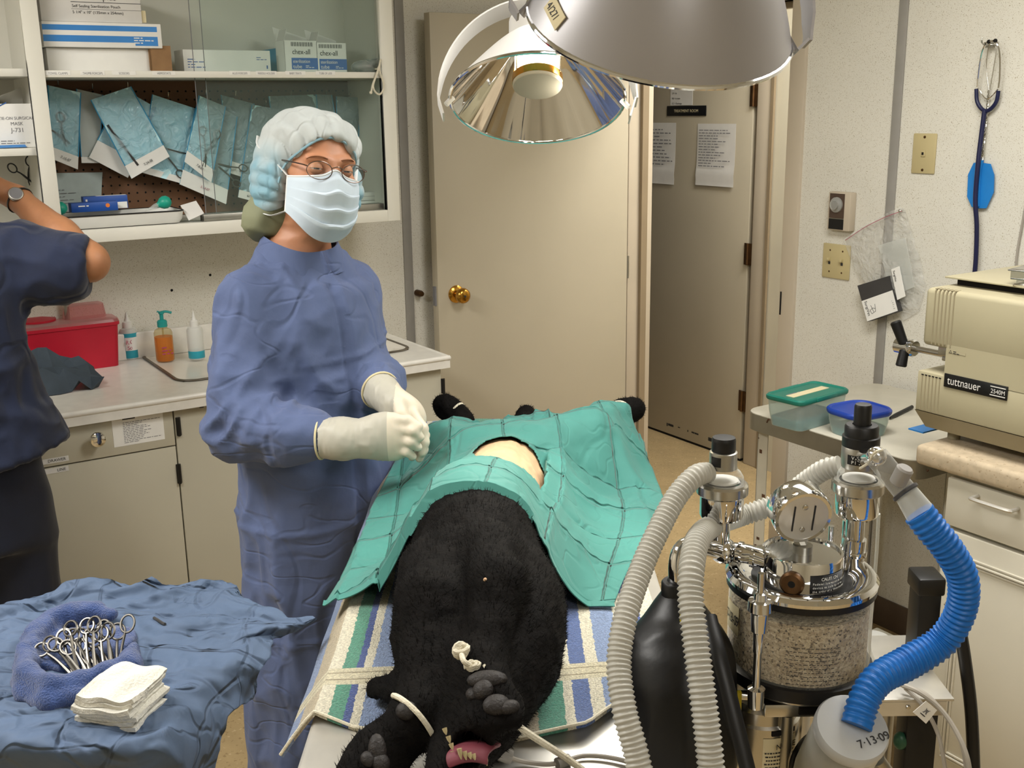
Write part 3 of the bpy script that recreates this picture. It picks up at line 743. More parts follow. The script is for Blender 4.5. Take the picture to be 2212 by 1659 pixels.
def chex(x0, x1, ytop, label, seed, tx, split):
    g0, g1, gz0, gz1 = pxr(x0, ytop, x1, 154, 3.30)
    t = thing('carton', label, 'box', ROOM @ Vector(((g0+g1)/2, 3.30, ZS)))
    w = g1-g0; H = gz1-ZS
    b = MB('paper_white', ROOM); M = T(g0, 3.30, ZS+.0005)
    th = .0015
    b.box((0, 0, 0), (w, th, H), 0, M); b.box((0, .07, 0), (w, .07+th, H), 0, M); b.box((0, 0, 0), (th, .07, H), 0, M); b.box((w-th, 0, 0), (w, .07, H), 0, M); b.box((0, 0, 0), (w, .07, th), 0, M)
    b.use('print_blue'); b.box((w*split, -.0004, H*.10), (w, 0, H*.46), 0, M)
    b.use('ink'); vtext(b, tx[0], g0+w*split+.003, 3.2993, ZS+H*.58, .022 if w > .075 else .018, sx=.88)
    for k in range(24): b.box((w*split+.001+k*(w*(1-split)-.014)/24, -.0004, H*.82), (w*split+.001+(k+.3+.5*((k*7+seed) % 3)/3)*(w*(1-split)-.014)/24, 0, H*.95), 0, M)
    b.use('paper_white'); vtext(b, tx[1], g0+w*split+.004, 3.2992, ZS+H*.31, .014, sx=.86); vtext(b, tx[2], g0+w*split+.004, 3.2992, ZS+H*.14, .016)
    b.dashes(w*.3, H*.1, 2, frame((g0+w*.62, 3.2993, ZS+H*.14), (1, 0, 0), (0, 0, 1)), .8, .4)
    b.build('body', t)
    b = MB('paper', ROOM); b.grid([[(g0+w*s*(.98), 3.30+.07+.02*q*(1-s), ZS+H+.045*q*(1-.75*s)+.0) for s in (0, .3, .6, 1)] for q in (0, .5, 1)], .001)
    b.grid([[(g0+.002+.012*q, 3.305+.06*s, ZS+H+.034*q) for s in (0, 1)] for q in (0, 1)], .001); b.build('open_flap', t)
chex(617, 684, 88, 'left of two white sterilization tube cartons with blue band, open flap', 1, ('chex-all', 'sterilization', 'tube'), .2)
chex(686, 747, 93, 'right of two white sterilization tube cartons with blue band, open flap', 2, ('chex-all', 'sterilization', 'tube'), .08)
# clear bag with a draw cord at the right end of the shelf
q0 = on_v(785, 140, 3.29)
def bagf(P):
    d = ell_d(P, (0, 0, .018), (.045, .035, .02)); return smin(d, seg_d(P, (.03, -.01, .03), (.05, -.02, .04), .01, .004), .02)
V, Q = sdf_mesh(bagf, (-.06, -.05, -.01), (.07, .05, .06), .004); V = V+vnormals(V, Q)*(.004*vnoise(V, 70, 2))[:, None]
V[:, 2] = np.maximum(V[:, 2], .001)
tag(from_arrays(V, Q, ['clear_cloudy'], 'plastic_bag', M=ROOM @ T(q0.x, 3.28, ZS)), 'crumpled clear plastic bag at right end of upper shelf', 'bag')
zc = ZS
pts = [on_v(x, y, VF-.004) for x, y in [(822, 128), (818, 150), (806, 180), (802, 198)]]; pts2 = [on_v(x, y, VF-.004) for x, y in [(822, 128), (820, 150), (829, 185), (822, 203), (812, 200), (806, 186), (812, 165), (820, 140)]]
b = MB('cord_white', ROOM); b.tube(pts, .003, 8, n=20); b.tube(pts2, .003, 8, n=40)
b.tube([(on_v(822, 128, VF).x, VF+.06, ZS+.012), (on_v(822, 128, VF).x, VF+.02, ZS+.012), pts[0]], .003, 8, n=10)
b.ell(tuple(on_v(801, 200, VF-.004)), .005)
tag(b.build('draw_cord'), 'white looped draw cord hanging over the shelf edge by cabinet side', 'cord')
# ---------------------------------------------------------------- left bay: mask box
u0, u1, z0, z1 = pxr(-40, 224, 74, 316, 3.27); zl = zl2
t = thing('mask_box', 'white box printed TIE-ON SURGICAL MASK in left cabinet bay', 'box', ROOM @ Vector((u0, 3.27, zl)))
b = MB('paper_white', ROOM); b.box((u0, 3.27, zl+.0005), (u1, 3.38, z1), .002); b.use('ink_grey')
um = u1-.05
vtext(b, 'TIE-ON SURGICAL', um, 3.2694, zl+.075, .0108, 'CENTER'); vtext(b, 'MASK', um, 3.2694, zl+.06, .0125, 'CENTER'); vtext(b, 'J-731', um, 3.2694, zl+.042, .016, 'CENTER')
b.dashes(.085, .012, 2, frame((um-.045, 3.2694, zl+.01), (1, 0, 0), (0, 0, 1)), .8, .35); b.use('ink_blue'); b.add([(um-.046, 3.2694, zl+.105), (um-.02, 3.2694, zl+.118), (um-.02, 3.2694, zl+.121), (um-.046, 3.2694, zl+.109)], [(0, 1, 2, 3)])
b.build('body', t)
b = MB('cab_inner', ROOM); b.grid([[(u0+.02+(u1-u0-.03)*s, 3.38-.09*q*(1-s), z1+.0005+.045*q*s) for s in np.linspace(0, 1, 5)] for q in np.linspace(0, 1, 4)], .0015); b.build('lid', t)
b = MB('sky_blue', ROOM); q = [on_v(x, y, VF+.03) for x, y in [(-30, 312), (10, 317), (30, 316), (58, 321)]]
b.grid([[(p.x, VF+.022+.03*s, zl+.002+.006*math.sin(3*i+2*s)**2) for s in np.linspace(0, 1, 5)] for i, p in enumerate(q)], .001)
tag(b.build('mask_tie'), 'bright blue strip of mask tie lying under the mask box', 'tie')
q = on_v(58, 385, 3.42)
zf = ZB+.036
# ---------------------------------------------------------------- surgical instruments
def hemostat(name, label, cat, M, L=.14, op=6., group=None, mt='steel'):
    """ringed clamp in the XY plane of M (world), rings at -Y: two halves and a pivot"""
    t = thing(name, label, cat, M=M, group=group)
    for s in (-1, 1):
        k0 = MB(mt, M @ Matrix.Rotation(rad(s*op), 4, 'Z'))
        k0.tube([(s*.012+.0105*math.cos(a), -L*.62+.014*math.sin(a)-.014, s*.0008) for a in np.linspace(0, 2*PI, 18, endpoint=False)], .0019, 6, closed=True)
        k0.tube([(s*.009, -L*.62, 0), (s*.004, -L*.4, s*.0008), (0, 0, s*.0012), (-s*.001, L*.12, s*.001), (0, L*.28, 0)], [.0021, .0022, .0030, .0026, .0012], 6, n=12)
        k0.build('handle_half', t)
    b = MB(mt, M); b.lathe([(.0034, -.003), (.0034, .003), (0, .0034)], None, 8); b.build('pivot', t)
    return t
def wM(q, rot, tilt=0):      # upright frame on the back wall plane: X along u, Y up, rotated about the normal
    return frame(q, (1, 0, 0), (0, 0, 1)) @ Matrix.Rotation(rad(rot), 4, 'Z')
# ---------------------------------------------------------------- sterilization pouches
def pouch(cs, v, label, strip=.16, date=None, ink='ink', grey=False, seed=1, dr=0., film_c='pouch_film'):
    """cs: pixel corners TL TR BR BL as seen, hung at distance v"""
    P = [on_v(x, y, v) for x, y in cs]
    t = thing('sterile_pouch', label, 'pouch', ROOM @ P[0], group='instrument pouches hanging on the pegboard')
    def pt(s, q, off, top=0., bot=1.):
        q = top+(bot-top)*q
        p = P[0].lerp(P[1], s).lerp(P[3].lerp(P[2], s), q); return np.array([p.x, p.y+off, p.z])
    ns, nq = 9, 13
    cen = np.array([[pt(s, q, 0) for s in np.linspace(0, 1, ns)] for q in np.linspace(0, 1, nq)])
    wr = vnoise(cen.reshape(-1, 3), 28, seed).reshape(nq, ns)+.6*vnoise(cen.reshape(-1, 3), 70, seed+3).reshape(nq, ns)
    S_, Q_ = np.meshgrid(np.linspace(0, 1, ns), np.linspace(0, 1, nq))
    bul = np.sin(PI*S_)*np.sin(PI*np.clip(Q_*1.1, 0, 1))
    back = cen.copy(); back[..., 1] += .003*wr+.004*bul
    front = cen.copy(); front[..., 1] -= .0015+.010*bul*(1+.4*wr)+.0025*np.abs(wr)*bul
    cut = int(round(nq*(1-strip)))
    b = MB('pouch_grey' if grey else 'pouch_paper', ROOM); b.grid(back, .0005); b.build('paper_back', t, smooth=25)
    b = MB('clear_cloudy' if grey else film_c, ROOM); b.grid(front[:cut+1], 0); b.build('film_front', t, smooth=25)
    fl = front[cut-1:].copy(); fl[..., 1] -= .0008
    b = MB('paper_white', ROOM); b.grid(fl, .0004)
    if date:
        b.use(ink); p0, p1 = Vector(fl[-1][1]), Vector(fl[-1][-2]); up = Vector(fl[0][4])-Vector(fl[-1][4])
        o = p0.lerp(p1, .5)+up*.35; o.y = min(f[1] for r in fl for f in r)-.0012
        b.text(date, .011, frame(o, p1-p0, up), align_='CENTER', sx=.85)
    b.build('flap', t)
    b = MB('pouch_blue', ROOM)       # seal lines down the sides
    for s in (0, ns-1):
        b.tube([front[i][s]+np.array([0, -.0005, 0]) for i in range(cut)], .0016, 4)
    b.build('side_seal', t)
    return P
def tool(x, y, v, rot, label, L=.12, op=7):
    return hemostat('surgical_scissors', label, 'scissors', ROOM @ wM(on_v(x, y, v), rot), L, op, 'instruments inside the hanging pouches', 'dark_steel')
pouch([(103, 184), (174, 200), (168, 366), (112, 343)], 3.44, 'blue pouch with small clamp hanging at far left of pegboard', date='7-15-07', seed=1)
tool(139, 300, 3.437, 208, 'small crossed clamp inside the far left hanging pouch', .075, 14)
pouch([(165, 192), (222, 205), (214, 352), (176, 352)], 3.462, 'greyish crumpled clear pouch just right of the far left pouch', .08, grey=True, seed=2)
pouch([(266, 192), (336, 232), (276, 384), (192, 340)], 3.452, 'pouch slanting down left behind the crossed front pouch', .2, seed=3)
pouch([(196, 216), (282, 187), (366, 338), (284, 386)], 3.42, 'pale crinkled pouch slanting down right over its neighbour', .14, '7-24-08', seed=4)
b = MB('dark_grey', ROOM); b.tube([on_v(232, 270, 3.418), on_v(298, 357, 3.418)], .004, 6); tag(b.build('surgical_probe'), 'dark rod-like instrument inside the pale slanting pouch', 'instrument')
pouch([(329, 204), (421, 234), (391, 396), (303, 372)], 3.452, 'blue pouch with ring handles, middle of the pegboard', .08, seed=5)
tool(340, 315, 3.445, 55, 'ring handled clamp inside the middle hanging pouch', .15, 13)
pouch([(429, 206), (512, 252), (488, 441), (388, 398)], 3.446, 'long blue pouch dated in red behind the scissors pouch', .13, '3-14-07', 'ink_red', seed=7)
tool(462, 352, 3.438, 62, 'clamp with one ring showing inside the red dated pouch', .13, 9)
pouch([(431, 207), (487, 230), (456, 394), (398, 349)], 3.425, 'blue pouch with scissors and cream flap dated in black', .17, '7-8-09', seed=6)
tool(444, 340, 3.421, 165, 'steel scissors inside the black dated pouch', .105, 8)
pouch([(477, 205), (548, 224), (553, 392), (497, 374)], 3.462, 'pale blue pouch behind and right of the scissors pouch', .12, '6/12/02', seed=8)
tool(536, 362, 3.455, 10, 'clamp inside the pouch right of the scissors pouch', .11, 8)
pouch([(544, 226), (625, 240), (566, 440), (514, 426)], 3.452, 'broad blue pouch just left of the white surgical cap', .1, '6/12/02', seed=9)
pouch([(580, 208), (682, 204), (694, 330), (600, 330)], 3.462, 'wide short pouch above the white surgical cap', .1, seed=10)
pouch([(683, 204), (716, 205), (737, 330), (690, 330)], 3.452, 'crinkled narrow pouch above right side of the cap', .1, seed=11)
pouch([(726, 208), (779, 211), (772, 330), (728, 330)], 3.448, 'smooth blue pouch right of the crinkled narrow pouch', .1, seed=12)
def slim(x0, x1, y0, y1, v, label):
    P0 = on_v((x0+x1)/2, y0, v); P1 = on_v((x0+x1)/2-4, y1, v)
    t = thing('sterile_pouch', label, 'pouch', ROOM @ P0, group='instrument pouches hanging on the pegboard')
    b = MB('pouch_grey', ROOM); b.grid([[(P0.x+(P1.x-P0.x)*q+.012*(s-.5)+.004*math.sin(9*q), v-.055*s, P0.z+(P1.z-P0.z)*q-.006*s) for s in np.linspace(0, 1, 6)] for q in np.linspace(0, 1, 14)], .006); b.build('bag', t)
slim(796, 806, 208, 352, 3.48, 'slim pouch hung edge on, left of pair beside cabinet side')
slim(806, 820, 204, 354, 3.47, 'slim pouch hung edge on, right of pair beside cabinet side')
# ---------------------------------------------------------------- things on the cabinet floor
# paper sheet pinned to the pegboard
P = [on_v(x, y, VP-.006) for x, y in [(112, 374), (221, 372), (217, 462), (112, 462)]]
b = MB('pouch_grey', ROOM)
G = [[P[0].lerp(P[1], s).lerp(P[3].lerp(P[2], s), q)+Vector((0, -.003*math.sin(5*s+4*q)**2, 0)) for s in np.linspace(0, 1, 8)] for q in np.linspace(0, 1, 8)]
b.grid(G, .0006); b.use('ink_grey'); b.dashes(.085, .05, 5, frame((P[3].x+.008, VP-.0105, P[3].z+.025), (1, 0, 0), (0, 0, 1)), .7, .18)
tag(b.build('note_sheet'), 'wavy grey note sheet leaning on pegboard behind the tray', 'paper')
# enamel tray
u0, u1, z0, z1 = pxr(85, 446, 396, 484, 3.255)
u0 = .59
tr = thing('enamel_tray', 'long white enamel tray with black rim on cabinet floor', 'tray', ROOM @ Vector(((u0+u1)/2, 3.3, zf)))
b = MB('plastic_white', ROOM); H = .036
def rr(u0, u1, v0, v1, r, n=6):
    out = []
    for cx, cy, a in ((u1-r, v1-r, 0), (u0+r, v1-r, 90), (u0+r, v0+r, 180), (u1-r, v0+r, 270)):
        out += [(cx+r*math.cos(rad(a+90*k/n)), cy+r*math.sin(rad(a+90*k/n))) for k in range(n+1)]
    return out
def loops(b, L, cap0=True, cap1=True):
    n = len(L[0]); vs = [p for l in L for p in l]
    fs = [(i*n+k, i*n+(k+1) % n, (i+1)*n+(k+1) % n, (i+1)*n+k) for i in range(len(L)-1) for k in range(n)]
    if cap0: fs.append(tuple(range(n))[::-1])
    if cap1: fs.append(tuple((len(L)-1)*n+k for k in range(n)))
    b.add(vs, fs)
def lift(l, z): return [(x, y, z) for x, y in l]
va, vb = 3.238, 3.40
loops(b, [lift(rr(u0+.012, u1-.012, va+.012, vb-.012, .02), zf+.0005), lift(rr(u0+.004, u1-.004, va+.004, vb-.004, .024), zf+.012), lift(rr(u0, u1, va, vb, .026), zf+H),
          lift(rr(u0+.002, u1-.002, va+.002, vb-.002, .025), zf+H), lift(rr(u0+.006, u1-.006, va+.006, vb-.006, .022), zf+.012), lift(rr(u0+.014, u1-.014, va+.014, vb-.014, .018), zf+.003)])
b.build('pan', tr)
b = MB('black', ROOM); b.tube(lift(rr(u0, u1, va, vb, .026), zf+H), .0022, 6, closed=True); b.build('rim', tr)
def bbox(x0, y0, x1, y1, v, dep, label, mt, extra=None, rot=0):
    u0, u1, z0, z1 = pxr(x0, y0, x1, y1, v)
    t = thing('small_carton', label, 'box', ROOM @ Vector((u0, v, z0)))
    M = ROOM @ T(u0, v, z0)
    b = MB(mt, M); b.box((0, 0, 0), (u1-u0, dep, z1-z0), .001)
    if extra: extra(b, u1-u0, z1-z0, dep)
    b.build('body', t); return t
def ex1(b, w, h, d):
    b.use('paper_white'); b.box((w*.08, -.0004, h*.02), (w*.98, 0, h*.5)); b.box((w*.3, .002, h), (w*.98, d*.7, h+.0004)); b.use('paper_white'); b.box((w*.05, -.0005, h*.62), (w*.09, 0, h*.8))
bbox(182, 423, 275, 452, 3.345, .03, 'blue and white carton standing at the back of the tray', 'box_blue', ex1)
def ex2(b, w, h, d):
    b.use('label_orange'); b.lathe([(.006, 0), (0, .0003)], T(w*.78, 0, h*.6) @ RX(90), 14); b.use('paper_white'); b.dashes(w*.55, h*.3, 1, frame((w*.15, -.0004, h*.5), (1, 0, 0), (0, 0, 1)), .9, .4)
bbox(155, 437, 254, 457, 3.29, .04, 'flat blue carton with orange dot at the front of tray', 'box_blue', ex2)
def bulb(x, y, v, r, dirn, label):
    q = on_v(x, y, v)
    t = thing('bulb_syringe', label, 'bulb syringe', ROOM @ q)
    M = ROOM @ align(dirn, q)
    b = MB('bulb_teal', M); b.lathe([(0, -r), (r*.5, -r*.87), (r*.87, -r*.5), (r, 0), (r*.87, r*.5), (r*.6, r*.85), (r*.42, r*1.05), (r*.4, r*1.3)], None, 24); b.build('bulb', t)
    b = MB('clear_cloudy', M); b.lathe([(r*.42, r*1.2), (r*.38, r*1.7), (r*.22, r*2.2), (r*.1, r*3.1)], None, 16); b.build('nozzle', t)
bulb(356, 437, 3.30, .0195, (-.9, 0, -.32), 'teal rubber bulb syringe at right end of the tray')
bulb(130, 450, 3.30, .019, (-.8, .5, -.2), 'teal rubber bulb syringe at left end of tray behind the elbow')
# torn packet
P = [on_v(x, y, 3.25) for x, y in [(396, 446), (430, 436), (441, 462), (408, 477)]]
b = MB('paper', ROOM); b.grid([[P[0].lerp(P[1], s).lerp(P[3].lerp(P[2], s), q)+Vector((0, .03*(1-q), 0)) for s in np.linspace(0, 1, 5)] for q in np.linspace(0, 1, 5)], .003)
b.use('paper_cream'); b.grid([[P[0].lerp(P[1], s).lerp(P[3].lerp(P[2], s), q)+Vector((0, .03*(1-q)-.001, 0)) for s in (.3, .6)] for q in np.linspace(0, .95, 5)], .0006)
tag(b.build('paper_packet'), 'torn white paper packet with yellowed tape beside the tray', 'packet')
def ex3(b, w, h, d):
    b.use('ink'); b.lathe([(.0045, 0), (0, .0003)], T(w*.35, 0, h*.45) @ RX(90), 12)
bbox(770, 434, 812, 454, 3.35, .08, 'small white carton with round black hole at right of cabinet floor', 'paper_white', ex3)
q = pxr(770, 416, 812, 433, 3.35)
b = MB('paper_white', ROOM); b.box((q[0]-.001, 3.349, q[2]), (q[1]+.001, 3.432, q[3]), .001); b.use('ink_grey'); b.box((q[0], 3.3485, (q[2]+q[3])/2), (q[1], 3.349, (q[2]+q[3])/2+.0008))
tag(b.build('small_carton'), 'small plain white carton stacked on the carton with the black hole', 'box')
# small dark clip in the left bay
hemostat('wall_clip', 'small dark clamp hanging low in the left cabinet bay', 'clamp', ROOM @ wM(on_v(62, 388, 3.44), 200), .06, 16, None, 'ink')
# ---------------------------------------------------------------- counter, sink, base cabinets
VC, UE, ZT = 2.955, 1.65, .91
a = rm_z(303, 769, ZT); c = rm_z(925, 768, ZT); f = rm_z(385, 829, ZT)
SU0, SU1, SV0, SV1 = a.x, c.x, f.y, a.y
t = thing('sink_counter', 'white laminate counter with backsplash under the wall cabinet', 'counter', ROOM @ Vector((.7, VC, ZT-.04)))
b = MB('counter_top', ROOM)
for (p, q) in [((-1.2, VC, ZT-.038), (SU0+.01, VB-.002, ZT)), ((SU1-.01, VC, ZT-.038), (UE, VB-.002, ZT)), ((SU0+.01, VC, ZT-.038), (SU1-.01, SV0+.01, ZT)), ((SU0+.01, SV1-.01, ZT-.038), (SU1-.01, VB-.002, ZT))]: b.box(p, q)
b.cyl((-1.2, VC+.004, ZT-.006), (UE, VC+.004, ZT-.006), .0085, seg=12); b.cyl((UE-.004, VC, ZT-.006), (UE-.004, VB-.002, ZT-.006), .0085, seg=12); b.build('worktop', t)
b = MB('counter_top', ROOM); b.box((-1.2, VB-.024, ZT), (UE, VB-.002, ZT+.085), .004); b.build('backsplash', t)
sk = thing('sink', 'long white sink with dark metal rim set in the counter', 'sink', ROOM @ Vector(((SU0+SU1)/2, (SV0+SV1)/2, ZT)))
b = MB('sink_white', ROOM)
bu0, bu1 = SU0+.22, SU1-.03
o_, i_ = rr(SU0+.004, SU1-.004, SV0+.004, SV1-.004, .05), rr(SU0+.014, SU1-.014, SV0+.014, SV1-.014, .045)
loops(b, [lift(o_, ZT+.004), lift(i_, ZT+.001), lift(rr(SU0+.16, SU1-.03, SV0+.04, SV1-.07, .05), ZT-.004), lift(rr(SU0+.18, SU1-.05, SV0+.06, SV1-.09, .05), ZT-.02), lift(rr(SU0+.22, SU1-.09, SV0+.09, SV1-.12, .06), ZT-.2)], cap0=False); b.build('basin', sk)
b = MB('sink_rim', ROOM); b.tube(lift(rr(SU0, SU1, SV0, SV1, .055), ZT+.003), .006, 8, closed=True, flat=.6); b.build('rim', sk)
# base cabinets
VK = VC+.028
us = on_v(390, 1060, VK).x
def base_unit(u0, u1, name, label, drawers, hinge_px):
    t = thing(name, label, 'cabinet', ROOM @ Vector(((u0+u1)/2, VK, 0)))
    b = MB('cab_front', ROOM); b.box((u0, VK+.02, .10), (u1, VB-.004, ZT-.04)); b.use('base_brown'); b.box((u0, VK+.06, 0), (u1, VB-.004, .10)); b.build('carcass', t)
    zd = on_v(250, 985, VK).z
    if drawers:
        b = MB('cab_front', ROOM); b.box((u0+.002, VK, zd+.002), (u1-.002, VK+.019, ZT-.041), .001); dw = b.build('drawer', t)
        b = MB('chrome', ROOM); k = on_v(206, 944, VK)
        b.lathe([(.011, 0), (.009, .008), (.008, .016), (.015, .022), (.0205, .028), (.0195, .034), (.011, .037), (0, .0378)], T(k.x, VK, k.z) @ RX(90), 28); b.build('knob', dw)
        p0, p1, p2, p3 = pxr(246, 893, 351, 958, VK); b = MB('paper_white', ROOM); b.box((p0, VK-.0008, p2), (p1, VK, p3)); b.use('ink_grey')
        M = frame((p0+.028, VK-.001, p2+.006), (1, 0, 0), (0, 0, 1)); b.dashes(p1-p0-.035, p3-p2-.024, 13, M, .45, .34, .0002, 8); b.use('ink'); b.box((p0+.028, VK-.001, p3-.012), (p0+.062, VK-.0008, p3-.008)); b.build('instruction_card', dw)
        for y, tx in ((994, 'DRAWER'), (1016, 'LINE')):
            p = on_v(120, y, VK); b = MB('paper', ROOM); b.box((p.x-.05, VK-.0008, p.z-.007), (p.x+.033, VK, p.z+.007)); b.use('ink'); vtext(b, tx, p.x+.026, VK-.001, p.z-.0035, .011, 'RIGHT'); b.build('label_strip', t)
        b = MB('cab_front', ROOM); b.box((u0+.002, VK, .105), (u1-.002, VK+.019, zd-.002), .001); dr = b.build('door', t)
    else:
        b = MB('cab_front', ROOM); b.box((u0+.002, VK, .105), (u1-.002, VK+.019, ZT-.041), .001); dr = b.build('door', t)
        b = MB('ink_grey', ROOM); p = on_v(431, 883, VK); b.dashes(.03, .006, 1, frame((p.x, VK-.0004, p.z), (1, 0, 0), (0, 0, 1)), 1, .5); b.build('door_lettering', dr)
    for (x, y0, y1, uu) in hinge_px:
        p = on_v(x, y0, VK-.004); q = on_v(x, y1, VK-.004); b = MB('black', ROOM); b.box((p.x-.006, VK-.004, q.z), (p.x+.007, VK+.001, p.z), .001); b.cyl((p.x, VK-.006, q.z), (p.x, VK-.006, p.z), .0045, seg=8); b.build('hinge', t)
    return t
base_unit(us-.62, us, 'base_cabinet', 'white base cabinet with chrome knob drawer and pasted card', True, [(385, 1003, 1045, 0)])
base_unit(us, UE-.018, 'base_cabinet', 'white base cabinet behind the gowned person, right of drawer', False, [(384, 902, 942, 0), (957, 818, 850, 0)])
base_unit(us-1.25, us-.622, 'base_cabinet', 'white base cabinet behind the person in navy', False, [])
# wall details under the cabinet
b = MB('plastic_white', ROOM); p = on_v(182, 598, VB-.006); b.box((p.x-.10, VB-.006, p.z-.05), (p.x+.012, VB, p.z+.06), .002); tag(b.build('outlet_plate'), 'white wall outlet plate half hidden behind the navy sleeve', 'outlet')
b = MB('alu', ROOM); p = on_v(139, 640, VB-.03); b.tube([(p.x, VB-.03, p.z+.12), (p.x+.001, VB-.03, p.z), (p.x+.003, VB-.03, ZT+.08)], .008, 8, n=8); b.box((p.x-.02, VB-.05, ZT+.001), (p.x+.025, VB-.026, ZT+.085), .004); b.tube([(p.x, VB-.03, p.z+.12), (p.x-.01, VB-.06, p.z+.17), (p.x-.02, VB-.13, p.z+.16)], .008, 8, n=12)
tag(b.build('faucet'), 'slim grey metal tap on the counter behind the red container', 'tap')
for x, y in ((371, 627), (454, 594)):
    b = MB('hole_dark', ROOM); p = on_v(x, y, VB); b.lathe([(.0045, 0), (.0035, .002), (0, .0025)], T(p.x, VB, p.z) @ RX(90), 10); tag(b.build('wall_screw'), 'small dark screw in the wall, %s of the pair above the bottles' % ('left' if x < 400 else 'right'), 'screw')
# ---------------------------------------------------------------- sharps container
c1_ = rm_z(262, 790, ZT); a0_ = on_v(76, 760, c1_.y)
SH = on_v(268, 692, c1_.y).z-ZT; L0 = c1_.x-.30; vv = c1_.y
t = thing('sharps_container', 'red plastic sharps container with clear pink lid on counter', 'container', ROOM @ Vector((c1_.x-.15, vv, ZT)))
b = MB('sharps_red', ROOM); dp = .17
loops(b, [lift(rr(L0+.008, c1_.x-.004, vv+.004, vv+dp-.008, .016), ZT+.0005), lift(rr(L0, c1_.x+.006, vv-.002, vv+dp, .02), ZT+SH-.012), lift(rr(L0-.004, c1_.x+.011, vv-.006, vv+dp+.004, .022), ZT+SH-.01), lift(rr(L0-.004, c1_.x+.011, vv-.006, vv+dp+.004, .022), ZT+SH)])
b.build('tub', t)
b = MB('sharps_lid', ROOM)
loops(b, [lift(rr(L0-.004, c1_.x+.011, vv-.006, vv+dp+.004, .022), ZT+SH), lift(rr(L0-.002, c1_.x+.008, vv-.003, vv+dp+.002, .022), ZT+SH+.008), lift(rr(L0+.02, c1_.x-.015, vv+.02, vv+dp-.02, .022), ZT+SH+.011)], cap0=False)
loops(b, [lift(rr(c1_.x-.14, c1_.x-.015, vv+.035, vv+dp-.03, .03), ZT+SH+.011), lift(rr(c1_.x-.13, c1_.x-.02, vv+.04, vv+dp-.035, .03), ZT+SH+.05), lift(rr(c1_.x-.12, c1_.x-.03, vv+.05, vv+dp-.045, .03), ZT+SH+.054)], cap0=False); b.build('lid', t, label='clear pink lid')
b = MB('sharps_red', ROOM); b.lathe([(.055, 0), (.055, .006), (.02, .012), (0, .012)], T(c1_.x-.215, vv+.085, ZT+SH+.0115), 28); b.build('lid_disc', t)
# ---------------------------------------------------------------- bottles
def bottle(name, x, y, label, kind):
    q = rm_z(x, y, ZT); zb = ZT+.0035 if kind != 'blue' else ZT+.0005
    t = thing(name, label, 'bottle', ROOM @ Vector((q.x, q.y, zb)))
    M = ROOM @ T(q.x, q.y, zb)
    if kind == 'amber':
        R, Hb, hl = .0285, .105, .078
        b = MB('amber_clear', M); b.lathe([(R*.9, 0), (R, .004), (R, Hb*.86), (R*.86, Hb*.95), (R*.5, Hb), (R*.45, Hb+.006)], None, 32); b.build('bottle_body', t)
        b = MB('amber', M); b.lathe([(R*.88, .0015), (R*.97, .005), (R*.97, hl), (0, hl)], None, 32); b.build('liquid', t)
        b = MB('ink_red', M); b.dashes(.036, .03, 3, frame((-.015, -.0286, .022), (1, 0, 0), (0, 0, 1)), .7, .4); b.build('print', t)
        b = MB('pump_teal', M); b.lathe([(.0155, Hb+.004), (.0155, Hb+.021), (.012, Hb+.025), (.006, Hb+.027), (.006, Hb+.044), (.0085, Hb+.045), (.0085, Hb+.052), (0, Hb+.053)], None, 20)
        b.tube([(0, 0, Hb+.05), (.015, -.004, Hb+.051), (.03, -.008, Hb+.046)], .004, 8, n=8); b.tube([(-.004, 0, Hb+.05), (-.012, .002, Hb+.054)], .003, 6, n=6); b.build('pump', t)
        b = MB('amber_clear', M); b.cyl((0, 0, .01), (0, 0, Hb), .003, seg=8); b.build('dip_tube', t)
    else:
        R, Hb = (.0255, .105) if kind == 'white' else (.028, .10)
        hl = .028 if kind == 'white' else .085
        b = MB('milky' , M); b.lathe([(R*.92, 0), (R, .004), (R, Hb-.012), (R*.85, Hb-.003), (R*.5, Hb)], None, 28); b.build('bottle_body', t)
        b = MB('aqua', M); b.lathe([(R*.9, .0015), (R*(1.004), .005), (R*1.004, hl), (0, hl)], None, 28); b.build('liquid', t)
        b = MB('plastic_white', M); b.lathe([(R*.52, Hb-.002), (R*.52, Hb+.018), (R*.3, Hb+.021), (R*.17, Hb+.032), (.0012, Hb+.05)], None, 20); b.build('nozzle_cap', t)
        if kind == 'blue':
            b = MB('paper_white', M); b.lathe([(R*1.012, .03), (R*1.012, .072)], None, 14, rad(-130), rad(-20), cap=False); b.use('ink_red')
            for k, tx in enumerate(('R.C.', 'Sol')): b.text(tx, .018, frame((-.004, -R*1.06, .052-.018*k), (.95, .3, 0), (0, 0, 1)), align_='CENTER')
            b.build('label', t)
bottle('squeeze_bottle', 283, 774, 'blue filled squeeze bottle with handwritten label beside red container', 'blue')
bottle('pump_bottle', 358, 781, 'amber liquid pump bottle with teal pump head by sink', 'amber')
bottle('squeeze_bottle', 426, 777, 'milky white squeeze bottle nearly empty of blue liquid', 'white')
# crumpled dark paper on the counter
q = rm_z(150, 850, ZT); rg = random.Random(11)
G = [[None]*9 for _ in range(8)]
for i in range(8):
    for j in range(9):
        a = (j/8-.5)*.24+rg.uniform(-.012, .012); c = (i/7-.5)*.20+rg.uniform(-.012, .012)
        e = max(0, 1-(a/.15)**2-(c/.115)**2)
        hh = .002+(.105*e**.6+.03*max(0, 1-((a+.03)/.06)**2))*(.45+.55*rg.random())
        if i in (0, 7) or j in (0, 8): hh = rg.choice([.002, .002, .02, .035])
        G[i][j] = (a, c, hh)
b = MB('dark_paper', ROOM @ T(q.x-.025, q.y+.10, ZT)); b.grid(G, .0006)
tag(b.build('crumpled_wrap', smooth=12), 'crumpled dark grey-blue paper wrap on the counter', 'wrap')
